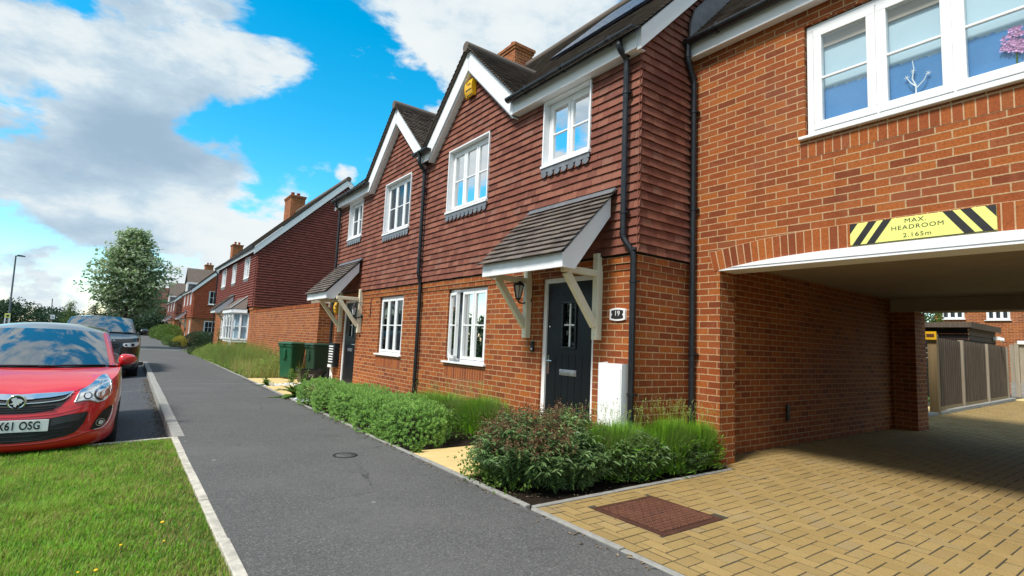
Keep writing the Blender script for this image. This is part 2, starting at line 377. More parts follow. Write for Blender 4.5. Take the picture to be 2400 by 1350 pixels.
# asphalt of the pavement: fine pale and dark aggregate, worn patches
def asphalt(name, base, speck, amt, patch):
    t = NT(name); p = t.world()
    v = t.n('ShaderNodeTexVoronoi'); v.inputs['Scale'].default_value = 105; t.l(p, v.inputs['Vector'])
    w = t.n('ShaderNodeTexWhiteNoise', noise_dimensions='3D'); t.l(v.outputs['Color'], w.inputs['Vector'])
    n = t.noise(60, 6, .7, p); n2 = t.noise(.9, 5, .55, p); n3 = t.noise(4, 5, .6, p)
    c = t.ramp(w.outputs['Value'], [(0, tuple(x*.7 for x in base)), (.5, base), (.88, tuple(x*1.28 for x in base)), (.96, speck), (1, speck)])
    c = t.mix(t.rng(n, .4, .7, 0, .5), c, tuple(x*.7 for x in base))
    c = t.mix(t.rng(n2, .42, .68, 0, amt), c, patch); c = t.mix(t.rng(n3, .5, .75, 0, .25), c, tuple(x*.75 for x in base))
    sp = t.n('ShaderNodeSeparateXYZ'); t.l(p, sp.inputs[0]); yy = t.math('ADD', sp.outputs[1], t.math('MULTIPLY', t.math('SUBTRACT', n3, .5), .12))
    seam = t.math('MULTIPLY', t.rng(t.math('ABSOLUTE', t.math('SUBTRACT', yy, 13.9)), .05, .01), .5); c = t.mix(seam, c, (.22, .21, .20))
    crk = t.n('ShaderNodeTexVoronoi', feature='DISTANCE_TO_EDGE'); crk.inputs['Scale'].default_value = .42; t.l(t.mapping(p, (1, 1, 0)), crk.inputs['Vector']); wob = t.math('ADD', crk.outputs['Distance'], t.math('MULTIPLY', t.math('SUBTRACT', n3, .5), .09))
    c = t.mix(t.math('MULTIPLY', t.rng(t.math('ABSOLUTE', wob), .006, .001), t.rng(n2, .5, .62, 0, .8)), c, (.02, .02, .02))
    gum = t.n('ShaderNodeTexVoronoi'); gum.inputs['Scale'].default_value = 1.6; t.l(p, gum.inputs['Vector']); c = t.mix(t.math('MULTIPLY', t.rng(gum.outputs['Distance'], .040, .026), .55), c, (.30, .29, .28))
    st = t.noise(2.2, 6, .7, p, .8); c = t.mix(t.rng(st, .56, .72, 0, .45), c, tuple(x*.55 for x in base))
    h = t.math('ADD', t.rng(v.outputs['Distance'], 0, .5), n)
    t.pbr(c, .86, 0, .3, t.bump(h, .5, .006)); return t.m
M['asphalt'] = asphalt('pavement_asphalt', (.096, .095, .094), (.165, .163, .16), .5, (.126, .124, .120))
M['road'] = asphalt('road_asphalt', (.060, .064, .074), (.18, .18, .18), .3, (.085, .088, .096))
t = NT('soil'); n = t.noise(30, 6, .7); t.pbr(t.ramp(n, [(.3, (.012, .009, .007)), (.6, (.035, .026, .018)), (.8, (.075, .055, .04))]), .95, 0, .1, t.bump(n, 1, .03)); M['soil'] = t.m
t = NT('ground_turf'); p = t.world(); n = t.noise(9, 6, .7, p); n2 = t.noise(.5, 4, .6, p)
c = t.ramp(n, [(.3, (.030, .060, .012)), (.55, (.060, .110, .022)), (.75, (.10, .12, .035))]); c = t.mix(t.rng(n2, .45, .7, 0, .5), c, (.09, .10, .035)); t.pbr(c, .95, 0, .1, t.bump(n, .8, .03)); M['turf'] = t.m
M['paver'] = tint_mat('buff_block_paver', [(0, (.285, .195, .075)), (.25, (.31, .212, .080)), (.5, (.33, .226, .084)), (.75, (.35, .240, .092)), (.9, (.32, .228, .098)), (1, (.30, .218, .105))], .85, 130, .45, .6, low=1.2, lowamt=.35)
M['joint'] = simple('paver_joint_sand', (.045, .040, .026), .95, var=.35, vscale=18)
M['slab'] = simple('buff_slab', (.62, .46, .20), .85, var=.08, vscale=5, bump=.2, bscale=120)
t = NT('white_gravel'); v = t.n('ShaderNodeTexVoronoi'); v.inputs['Scale'].default_value = 42; t.l(t.world(), v.inputs['Vector'])
c = t.mix(t.rng(v.outputs['Distance'], .2, .65), (.62, .66, .70), (.20, .22, .24)); t.pbr(c, .8, 0, .3, t.bump(t.math('SUBTRACT', 1.0, v.outputs['Distance']), 1, .03)); M['gravel'] = t.m
def leaf_mat(name, stops, trans=.35, rough=.5, spec=.3, tcol=None):
    t = NT(name); c = t.ramp(t.attr('rnd'), stops); n = t.noise(2.5, 3); c = t.mix(t.rng(n, .4, .7, 0, .3), c, tuple(x*.7 for x in stops[len(stops)//2][1]))
    p = t.pbr(c, rough, 0, spec); tl = t.n('ShaderNodeBsdfTranslucent')
    t.l(t.mix(.5, c, tcol or tuple(min(1, x*1.6) for x in stops[-1][1])), tl.inputs[0])
    ms = t.n('ShaderNodeMixShader'); ms.inputs[0].default_value = trans; t.l(p.outputs[0], ms.inputs[1]); t.l(tl.outputs[0], ms.inputs[2]); t.l(ms.outputs[0], t.out.inputs[0]); return t.m
M['grass'] = leaf_mat('lawn_blade', [(0, (.038, .14, .006)), (.35, (.10, .31, .010)), (.7, (.20, .48, .018)), (.86, (.22, .36, .035)), (.93, (.32, .30, .09)), (1, (.42, .34, .14))], .4, .5)
M['hebe'] = leaf_mat('hebe_leaf', [(0, (.045, .10, .022)), (.35, (.13, .27, .052)), (.75, (.29, .50, .11)), (1, (.42, .62, .19))], .3, .45)
M['lavender'] = leaf_mat('lavender_blade', [(0, (.035, .09, .010)), (.35, (.10, .26, .014)), (.75, (.19, .44, .020)), (.93, (.28, .52, .04)), (1, (.34, .33, .17))], .35, .5)
M['salvia'] = leaf_mat('dusky_leaf', [(0, (.035, .065, .024)), (.4, (.10, .18, .062)), (.7, (.18, .29, .10)), (.9, (.26, .38, .15)), (1, (.33, .45, .20))], .25, .45)
M['salvia_head'] = leaf_mat('brown_seed_head', [(0, (.085, .042, .024)), (.5, (.165, .085, .045)), (1, (.25, .15, .085))], .2, .8)
M['weed'] = leaf_mat('weed_leaf', [(0, (.030, .075, .016)), (.4, (.070, .15, .022)), (.8, (.13, .23, .035)), (1, (.18, .28, .06))], .35, .5)
M['wild'] = leaf_mat('wild_grass_blade', [(0, (.045, .12, .016)), (.35, (.11, .25, .028)), (.66, (.22, .36, .055)), (.8, (.36, .30, .10)), (1, (.60, .46, .22))], .35, .7)
M['hedge_dark'] = leaf_mat('dark_hedge_leaf', [(0, (.014, .030, .012)), (.5, (.028, .058, .020)), (1, (.05, .095, .03))], .2, .5)
M['hedge_green'] = leaf_mat('green_hedge_leaf', [(0, (.040, .080, .016)), (.5, (.080, .150, .024)), (1, (.14, .22, .04))], .3, .5)
M['hedge_yellow'] = leaf_mat('golden_leaf', [(0, (.16, .16, .02)), (.5, (.32, .28, .03)), (1, (.46, .38, .06))], .3, .5)
M['whitebeam'] = leaf_mat('whitebeam_leaf', [(0, (.12, .19, .085)), (.3, (.24, .35, .16)), (.55, (.37, .48, .25)), (.75, (.54, .61, .44)), (1, (.76, .80, .68))], .45, .5, tcol=(.22, .32, .12))
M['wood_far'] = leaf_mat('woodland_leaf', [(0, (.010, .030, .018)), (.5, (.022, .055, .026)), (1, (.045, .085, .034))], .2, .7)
M['bark'] = simple('bark', (.085, .066, .05), .9, var=.3, vscale=14, bump=.5, bscale=30)
M['stem'] = simple('brown_stem', (.05, .036, .024), .9, var=.3)
def wood_mat(name, a, b, c):
    t = NT(name); vec = t.mapping(t.obj(), (26, 26, 1.2)); n = t.noise(1, 6, .7, vec, .4); r = t.attr('rnd')
    k = t.ramp(n, [(.25, a), (.55, b), (.8, c)]); k = t.mix(t.rng(r, 0, 1, 0, .5, False), k, tuple(x*.55 for x in b))
    t.pbr(k, .85, 0, .2, t.bump(n, .5, .006)); return t.m
M['fence'] = wood_mat('weathered_board', (.065, .050, .038), (.13, .102, .078), (.21, .172, .132))
M['post'] = wood_mat('tan_post', (.20, .14, .075), (.32, .23, .12), (.42, .32, .19))
M['post_grey'] = wood_mat('grey_post', (.24, .20, .15), (.36, .31, .24), (.46, .41, .33))
# ------------------------------------------------------------------ ground, road, pavement
def xr(y): return 2.555 + .0125*y           # pavement / garden line
def xk(y): return .600 + .0105*(y-7.25)     # kerb line (road side)
mb = MB(); mb.quad((-1500, -1500, -.30), (1500, -1500, -.30), (1500, 1500, -.30), (-1500, 1500, -.30)); struct(mb.build('ground', M['turf']))
mb = MB(); mb.quad((-.75, -40, -.185), (xk(-40)+.05, -40, -.11), (xk(100)+.05, 100, -.11), (-.75, 100, -.185)); mb.quad((-8.5, -40, -.185), (-.75, -40, -.185), (-.75, 100, -.185), (-8.5, 100, -.185)); struct(mb.build('road', M['road']))
mb = MB(); mb.quad((-14, 100, -.136), (30, 100, -.136), (30, 106, -.136), (-14, 106, -.136)); struct(mb.build('side_road', M['road']))
mb = MB()
ys = [-12, 7.2]; mb.quad((.63, -12, 0), (xr(-12), -12, 0), (xr(7.25), 7.25, 0), (.63, 7.25, 0))
mb.quad((xk(7.25)+.125, 7.25, 0), (xr(7.25), 7.25, 0), (xr(34.6), 34.6, 0), (xk(34.6)+.125, 34.6, 0))
mb.quad((xk(38)+.125, 38, 0), (xr(38)+.1, 38, 0), (xr(98), 98, 0), (xk(98)+.125, 98, 0))
mb.quad((xk(35)+.125, 34.9, -.004), (12, 34.9, -.004), (12, 37.8, -.004), (xk(35)+.125, 37.8, -.004))
mb.quad((-1.6, 22.6, -.003), (xk(22.6)+.15, 22.6, -.003), (xk(98)+.2, 98, -.003), (-1.6, 98, -.003)); mb.quad((-1.6, 22.6, -.003), (-1.6, 98, -.003), (-1.6, 98, -.3), (-1.6, 22.6, -.3))
struct(mb.build('pavement', M['asphalt']))
def stones(mb, a, b, w, z0, z1, L=.9, jit=.004, side=1):
    """row of butted edging stones from a to b (2D), width w to the given side"""
    a = Vector((*a, 0)); b = Vector((*b, 0)); d = b-a; n = max(1, round(d.length/L)); d.normalize(); s = Vector((d.y, -d.x, 0))*side
    st = (b-a).length/n
    for i in range(n):
        p = a + d*(i*st+.004); q = a + d*((i+1)*st-.004); o = s*random.uniform(-jit, jit); z = z1 + random.uniform(-jit, jit)
        c = (p+q)/2 + s*(w/2) + o + Vector((0, 0, (z0+z)/2))
        mb.obox(c, d*(q-p).length/2, s*(w/2), (0, 0, (z-z0)/2), random.random())
mb = MB(); stones(mb, (xk(7.2), 7.2), (xk(22.6), 22.6), .125, -.25, .012); stones(mb, (xk(22.6), 22.72), (-1.6, 22.72), .125, -.25, .012)
struct(mb.build('kerb', M['conc'], bevel=.012))
mb = MB(); stones(mb, (.575, -8), (.585, 7.17), .062, -.2, .008, .9, .006)

mb.bar((-1.9, 7.20, -.13), (.62, 7.20, -.05), .06, .1)
struct(mb.build('lawn_edging', M['stone'], bevel=.006))
mb = MB(); stones(mb, (xr(-12)+.002, -12), (xr(3.17), 3.17), .05, -.2, .010, .9, .003)
stones(mb, (xr(3.17)+.05, 3.172), (5.36, 3.172), .05, -.2, .012, .9, .003, -1)
stones(mb, (xr(3.2)+.002, 3.23), (xr(34), 34), .05, -.2, .010, .9, .006)
stones(mb, (2.7, 34.65), (xk(34.65)+.13, 34.65), .12, -.2, .004, .9, .003, -1); stones(mb, (2.8, 37.9), (xk(38)+.13, 37.9), .12, -.2, .004, .9, .003)
struct(mb.build('path_edging', M['conc'], bevel=.006))
# joints bed below the block paving, then every block
mb = MB(); mb.quad((xr(-12)+.052, -12, .0020), (40, -12, .0020), (40, 3.17, .0020), (xr(3)+.052, 3.17, .0020)); mb.quad((5.4, 3.17, .0020), (40, 3.17, .0020), (40, 5.4, .0020), (5.4, 5.4, .0020))
struct(mb.build('paving_bed', M['joint']))
def pavers():
    V = []; F = []; rn = []; border = [0]
    def blk(x0, x1, y0, y1):
        if x0 < 5.37:                                     # trim to the edging on two sides
            e_ = xr((y0+y1)/2)+.158
            if x0 < e_ < x1 and not border[0]: x0 = e_
            if y0 < 3.166 < y1: y1 = 3.166
            if x1-x0 < .02 or y1-y0 < .02: return
        if not ok((x0+x1)/2, (y0+y1)/2): return
        a0, a1, b0, b1 = 3.022, 3.738, 2.282, 2.958          # trim the blocks that meet the square cover
        if x0 < a1 and x1 > a0 and y0 < b1 and y1 > b0:
            opt = [(min(x1, a0)-x0, (x0, min(x1, a0), y0, y1)), (x1-max(x0, a1), (max(x0, a1), x1, y0, y1)), (min(y1, b0)-y0, (x0, x1, y0, min(y1, b0))), (y1-max(y0, b1), (x0, x1, max(y0, b1), y1))]
            w_, r_ = max(opt); 
            if w_ < .02: return
            x0, x1, y0, y1 = r_
        g = .0036; x0 += g; x1 -= g; y0 += g; y1 -= g; c = .0018; z = .0042 + random.uniform(-.0008, .0020); tl = random.uniform(-.0008, .0020)
        b = len(V)
        V.extend([(x0, y0, z-c-.008), (x1, y0, z-c-.008), (x1, y1, z-c-.008), (x0, y1, z-c-.008), (x0+c, y0+c, z+tl), (x1-c, y0+c, z), (x1-c, y1-c, z-tl), (x0+c, y1-c, z)])
        F.extend([(b+4, b+5, b+6, b+7), (b, b+1, b+5, b+4), (b+1, b+2, b+6, b+5), (b+2, b+3, b+7, b+6), (b+3, b, b+4, b+7)])
        r = random.random(); rn.extend([r]*5)
    def ok(x, y):
        if x < xr(y)+.157: return False
        if x < 5.37: return y < 3.168 and y > -2.6
        if x < 11.5: return -.62 < y < 3.62
        return -3 < y < 3.30 + (x > 12.0)*.7 + max(0, x-14.5)*.03 and x < 27
    s = .1
    for a in range(20, 275):
        for b in range(-30, 48):
            k = (a-b) % 4
            if k == 0: blk(a*s, (a+2)*s, b*s, (b+1)*s)
            elif k == 3: blk(a*s, (a+1)*s, b*s, (b+2)*s)
    ok0 = ok
    def ok(x, y): return True
    border[0] = 1
    y = -2.6
    while y < 3.1:
        x = xr(y)+.056; blk(x, x+.1, y, y+.2); y += .2
    return V, F, rn
V, F, rn = pavers(); struct(np_mesh('block_paving', V, F, rn, M['paver']))
# front gardens
mb = MB(); mb.quad((xr(3.2)+.05, 3.22, -.012), (4.44, 3.22, -.012), (4.44, 4.24, -.012), (xr(4)+.05, 4.24, -.012)); mb.quad((4.44, 3.22, -.012), (5.37, 3.22, -.012), (5.37, 3.75, -.012), (4.44, 3.75, -.012))
mb.quad((xr(5)+.05, 5.40, -.012), (4.44, 5.40, -.012), (4.44, 10.2, -.012), (xr(10)+.05, 10.2, -.012))
mb.quad((xr(15)+.05, 15.5, -.012), (4.3, 15.5, -.012), (4.3, 34, -.012), (xr(34)+.05, 34, -.012)); mb.quad((xr(38)+.1, 38.1, -.012), (7, 38.1, -.012), (7, 98, -.012), (xr(98)+.1, 98, -.012))
struct(mb.build('soil_bed', M['soil']))
mb = MB(); mb.box(xr(4.3)+.053, 4.44, 4.25, 4.82, -.05, .004); mb.box(xr(4.3)+.053, 4.44, 4.828, 5.39, -.05, .004); struct(mb.build('garden_path', M['slab'], bevel=.004))
mb = MB(); y = 11.25
while y < 13.1: mb.box(xr(12)+.053, 4.44, y, y+.60, -.05, .004); y += .608
y = 13.72
while y < 15.3: mb.box(xr(14)+.053, 5.2, y, y+.55, -.05, .004); y += .558
struct(mb.build('garden_path', M['slab'], bevel=.004))
mb = MB(); mb.quad((xr(10)+.05, 10.2, -.008), (4.44, 10.2, -.008), (4.44, 11.24, -.008), (xr(11)+.05, 11.24, -.008)); mb.quad((xr(13)+.05, 13.08, -.008), (4.44, 13.08, -.008), (4.44, 13.71, -.008), (xr(13)+.05, 13.71, -.008))
struct(mb.build('gravel_bed', M['gravel']))
def pebbles():
    V = []; F = []; rn = []
    bm = bmesh.new(); bmesh.ops.create_icosphere(bm, subdivisions=1, radius=1); bv = [v.co.copy() for v in bm.verts]; bf = [[v.index for v in f.verts] for f in bm.faces]; bm.free()
    for (y0, y1, n) in ((10.0, 11.2, 520), (13.1, 13.7, 250)):
        for i in range(n):
            x = random.uniform(2.72, 4.3); y = random.uniform(y0, y1); r = random.uniform(.012, .028); b = len(V); ax = random.uniform(0, 6)
            for q in bv: V.append((x+r*(q.x*math.cos(ax)-q.y*math.sin(ax))*1.3, y+r*(q.x*math.sin(ax)+q.y*math.cos(ax)), r*.45+r*.7*q.z-.006))
            for f in bf: F.append([b+k for k in f])
            rn.extend([random.random()]*len(bf))
    return V, F, rn
M['pebble'] = tint_mat('white_pebble', [(0, (.42, .45, .48)), (.5, (.60, .64, .68)), (1, (.74, .77, .80))], .7, 30, .1, .1)
V, F, rn = pebbles(); stuff(np_mesh('white_pebbles', V, F, rn, M['pebble'], smooth=True), 'white pebbles lying beside the buff garden path', 'pebbles')
# lawn bank and blades
mb = MB(); mb.quad((-1.95, -10, -.10), (.575, -10, -.02), (.58, 7.2, -.02), (-1.95, 7.2, -.10)); mb.quad((-1.95, 7.2, -.10), (-1.95, -10, -.10), (-1.95, -10, -.2), (-1.95, 7.2, -.2)); struct(mb.build('lawn', M['turf']))
def vnoise(x, y, s, seed):
    """smooth value noise on arrays"""
    r = np.random.default_rng(seed); g = r.random((64, 64)); x = x*s+100; y = y*s+100
    xi = np.floor(x).astype(int); yi = np.floor(y).astype(int); fx = x-xi; fy = y-yi; fx = fx*fx*(3-2*fx); fy = fy*fy*(3-2*fy)
    a = g[xi % 64, yi % 64]; b = g[(xi+1) % 64, yi % 64]; c = g[xi % 64, (yi+1) % 64]; d = g[(xi+1) % 64, (yi+1) % 64]
    return (a*(1-fx)+b*fx)*(1-fy)+(c*(1-fx)+d*fx)*fy
def blades(x, y, z, h, w, lean, rnd, az=None, seg=2):
    """curved grass blades as strips, one row per blade"""
    n = len(x); az = rng.uniform(0, 2*np.pi, n) if az is None else az; dx, dy = np.cos(az), np.sin(az); px, py = -dy, dx
    rows = []
    for k in range(seg+1):
        t = k/seg; off = lean*t**1.8; hh = h*(t-.25*t*t*np.minimum(lean/np.maximum(h, 1e-3), 1)); ww = w*(1-t*.92)/2
        cx, cy, cz = x+dx*off, y+dy*off, z+hh
        rows.append(np.stack([np.stack([cx-px*ww, cy-py*ww, cz], 1), np.stack([cx+px*ww, cy+py*ww, cz], 1)], 1))
    V = np.stack(rows, 1).reshape(-1, 3); per = 2*(seg+1); base = np.arange(n)*per
    F = np.stack([np.stack([base+2*k, base+2*k+1, base+2*k+3, base+2*k+2], 1) for k in range(seg)], 1).reshape(-1, 4)
    return V, F, np.repeat(rnd, seg)
def lawn():
    n = 118000
    y = 1.9 + 5.28*rng.random(n)**1.0; x = rng.uniform(-1.9, .625, n)
    keep = (rng.random(n) < np.clip(1.25-.12*(y-2), .45, 1)) & ((x > -.096*y-.75) | (rng.random(n) < .5)); x, y = x[keep], y[keep]; n = len(x)
    a = vnoise(x, y, 1.3, 1); b = vnoise(x, y, 5, 2); c = vnoise(x, y, 13, 3)
    h = .010 + .022*a*b + .016*rng.random(n)*c
    edge = np.clip((.58-x)/.55, 0, 1); dry = np.clip(1.22-edge, 0, 1)*np.clip(1.8*b-.2, 0, 1)*(a > .2) + .35*np.clip(4*(vnoise(x, y, 2.1, 14)-.62), 0, 1)
    rnd = np.clip(-.06 + .62*c + .50*(a-.5) + .30*b + .22*rng.random(n), 0, .84); k = rng.random(n) < .62*dry+.035; rnd[k] = rng.uniform(.86, 1, k.sum())
    thin = rng.random(n) > .5*dry; x, y, h, rnd, edge = x[thin], y[thin], h[thin], rnd[thin], edge[thin]
    h = h*(.55+.45*np.clip(edge*3, 0, 1))
    P = [blades(x, y, np.full(len(x), -.02), h+.018, .0062+.004*rng.random(len(x)), h*rng.uniform(.3, 1.3, len(x)), rnd)]
    m = 420                                                    # the bright tussock in the middle of the lawn
    r = .12*np.sqrt(rng.random(m)); t_ = rng.uniform(0, 6.28, m); P.append(blades(-.32+1.5*r*np.cos(t_), 4.85+r*np.sin(t_), np.full(m, -.02), rng.uniform(.05, .105, m), np.full(m, .006), rng.uniform(.02, .09, m), rng.uniform(.72, .86, m)))
    m = 5200                                                   # low clover-like leaves
    cx = rng.uniform(-1.6, .5, m); cy = rng.uniform(2.0, 6.8, m); kk = vnoise(cx, cy, 2.6, 9) > .55; cx, cy = cx[kk], cy[kk]; m = len(cx)
    P.append(blades(cx, cy, np.full(m, -.005), rng.uniform(.014, .03, m), np.full(m, .018), rng.uniform(.008, .02, m), rng.uniform(.05, .45, m)))
    V = []; F = []; rn = []; o = 0
    for v, f, r_ in P: v[:, 2] -= .0316*np.maximum(0, .58-v[:, 0]); V.append(v); F.append(f+o); rn.append(r_); o += len(v)
    return np.concatenate(V), np.concatenate(F), np.concatenate(rn)
V, F, rn = lawn(); stuff(np_mesh('lawn_grass', V, F, rn, M['grass']), 'short green grass with dry patches growing on the verge', 'grass')
# small yellow flowers in the lawn
M['yellow_petal'] = simple('yellow_petal', (.80, .50, .01), .6, var=.1)
fl = None
for i, (x, y) in enumerate(((.33, 4.02), (.12, 3.72), (.32, 3.68), (-.05, 3.42), (.02, 3.40), (-.33, 3.18), (-.42, 3.10), (.02, 3.12), (.05, 3.10), (.16, 3.02), (.36, 2.98))):
    if fl is None:
        fl = thing('dandelion', (x, y, .02), 'tiny yellow dandelion flower open in the lawn', 'flower', 'yellow flowers dotted over the lawn')
        mb = MB(); mb.lathe([(.001, .012), (.008, .014), (.013, .009), (.010, .004), (.001, .003)], (x, y, .02), n=9); mb.build('petals', M['yellow_petal'], fl)
        mb = MB(); mb.tube([(x, y, -.02), (x, y, .024)], .0015, 5); mb.build('stalk', M['weed'], fl)
    else:
        c_ = copy_tree(fl); c_.location = (x, y, .02); c_.scale = (random.uniform(.5, .85),)*3
# ------------------------------------------------------------------ covers set in the ground
M['rust'] = tint_mat('rusted_iron', [(0, (.050, .020, .012)), (.5, (.085, .033, .02)), (.8, (.14, .056, .034)), (1, (.19, .080, .048))], .8, 60, .5, .4, low=5)
t_ = thing('manhole_cover', (3.38, 2.62, 0), 'rusty square chequered manhole cover in the block paving', 'manhole cover')
mb = MB(); mb.box(3.025, 3.735, 2.285, 2.955, -.03, .0055, .3); mb.box(3.075, 3.685, 2.335, 2.905, .0055, .0085, .25)
for i in range(14):
    for j in range(13):
        x = 3.098+i*.0435; y = 2.358+j*.0435; a = R(45 if (i+j) % 2 else -45)
        for k in (-.011, 0, .011):
            c = Vector((x, y, .0105)) + Vector((-math.sin(a), math.cos(a), 0))*k
            mb.obox(c, Vector((math.cos(a), math.sin(a), 0))*.017, Vector((-math.sin(a), math.cos(a), 0))*.0028, (0, 0, .003), .95)
mb.build('plate', M['rust'], t_)
for x in (3.33, 3.43): mb = MB(); mb.lathe([(.001, .0125), (.016, .0125), (.018, .006)], (x, 2.62, 0), n=12); mb.build('keyhole', M['dark'], t_)
t_ = thing('stopcock_cover', (2.0, 5.5, 0), 'small round iron water cover flush in the grey pavement', 'utility cover')
mb = MB(); mb.lathe([(.125, -.02), (.125, .004), (.100, .004), (.100, -.004)], (2.0, 5.5, 0), n=32); mb.build('ring', M['dark'], t_)
mb = MB(); mb.lathe([(.001, .004), (.094, .004), (.096, -.006)], (2.0, 5.5, 0), n=32); mb.box(1.965, 2.035, 5.492, 5.508, .002, .0065); mb.box(1.95, 2.05, 5.53, 5.538, .002, .0055); mb.build('lid', M['asphalt'], t_)

def debris():
    n = 900; y = 7.4+rng.random(n)**1.2*9; x = xk(y)-np.abs(rng.normal(0, .07, n))-.01
    z = -.11+np.minimum(0, (x-.6)*.055)+.006
    m = 700; y2 = np.r_[rng.uniform(3.24, 4.2, m//2), rng.uniform(2.0, 16, m-m//2)]; x2 = np.r_[rng.uniform(2.66, 5.2, m//2), xr(y2[m//2:])-np.abs(rng.normal(0, .05, m-m//2))-.004]; ok_ = (x2 < 4.4) | (y2 < 3.7); y2, x2 = y2[ok_], x2[ok_]; z2 = np.where(x2 > xr(y2)+.04, -.008, .004)
    x, y, z = np.r_[x, x2], np.r_[y, y2], np.r_[z, z2]; n = len(x)
    a = rng.uniform(0, 6.28, n); L = rng.uniform(.008, .024, n); ca, sa = np.cos(a)*L, np.sin(a)*L
    P = np.stack([np.stack([x-ca, y-sa, z], 1), np.stack([x+sa*.4, y-ca*.4, z+L*.4], 1), np.stack([x+ca, y+sa, z], 1), np.stack([x-sa*.4, y+ca*.4, z+L*.3], 1)], 1).reshape(-1, 3)
    return P, np.arange(4*n).reshape(n, 4), rng.random(n)
M['litter'] = tint_mat('dry_leaf_litter', [(0, (.07, .05, .03)), (.5, (.20, .15, .09)), (1, (.36, .30, .22))], .9, 20, .2, .1)
V, F, rn = debris(); stuff(np_mesh('leaf_litter', V, F, rn, M['litter']), 'dry leaf litter and grit scattered along the kerb, path edge and bare soil', 'leaf litter')
# ------------------------------------------------------------------ building helpers
def wall_strips(mb, P, breaks, spans, n=0.0):
    """vertical strips of wall between breakpoints; spans(u) gives solid z intervals, sampled at both sides of a strip"""
    for a, b in zip(breaks[:-1], breaks[1:]):
        if b-a < 1e-5: continue
        e = 1e-4
        for (z0a, z1a), (z0b, z1b) in zip(spans(a+e), spans(b-e)):
            if max(z1a-z0a, z1b-z0b) < 1e-4: continue
            mb.quad(P(a, z0a, n), P(b, z0b, n), P(b, z1b, n), P(a, z1a, n))
def rect_wall(mb, P, u0, u1, z0, z1, holes, n=0.0, depth=.1):
    bs = sorted(set([u0, u1] + [h[0] for h in holes] + [h[1] for h in holes]))
    def spans(u):
        out = []; z = z0
        for h in sorted([h for h in holes if h[0] < u < h[1]], key=lambda h: h[2]): out.append((z, h[2])); z = h[3]
        out.append((z, z1)); return out
    wall_strips(mb, P, bs, spans, n)
    for a, b, c, d in holes: reveal(mb, P, a, b, c, d, n, depth)
def reveal(mb, P, a, b, c, d, n, depth):
    m = n-depth
    mb.quad(P(a, c, n), P(a, d, n), P(a, d, m), P(a, c, m)); mb.quad(P(b, c, n), P(b, c, m), P(b, d, m), P(b, d, n))
    mb.quad(P(a, d, n), P(b, d, n), P(b, d, m), P(a, d, m)); mb.quad(P(a, c, n), P(a, c, m), P(b, c, m), P(b, c, n))
def pbox(mb, P, u0, u1, z0, z1, n0, n1, rnd=.5):
    p = P(u0, z0, n0); q = P(u1, z1, n1); mb.box(p[0], q[0], p[1], q[1], p[2], q[2], rnd)
def tiles(mb, P, spans, z0, z1, gauge=.099, w=.165, thick=.0125, up=None, proud=.010, jit=.0025, first=0):
    """overlapping plain tiles; P(u, v, n) maps the surface, spans(v) lists the (u0, u1) runs of a course"""
    v = z0; k = first
    while v < z1-.01:
        for (a, b) in spans(v + gauge*.5):
            u = a - (w*.5 if k % 2 else 0)*1.0
            while u < b-.004:
                s = max(a, u+.0010); e = min(b, u+w-.0010)
                if e-s > .012:
                    d = random.uniform(-jit, jit); nb = thick*2.0+proud*.2+random.uniform(-.002, .003); nt = .004; vt = min(v+gauge+.012, v+gauge+.012); tw = random.uniform(-.002, .002)
                    mb.add([P(s, v+d, nb+tw), P(e, v+d+tw, nb-tw), P(e, vt, nt), P(s, vt, nt), P(s, v+d, nb-thick), P(e, v+d, nb-thick)],
                           ((0, 1, 2, 3), (4, 5, 1, 0), (4, 0, 3), (1, 5, 2)), random.random())
                u += w
        v += gauge; k += 1
def minus(a, b, cuts):
    runs = [(a, b)]
    for c, d in cuts:
        nr = []
        for s, e in runs:
            if d <= s or c >= e: nr.append((s, e)); continue
            if c > s: nr.append((s, c))
            if d < e: nr.append((d, e))
        runs = nr
    return runs
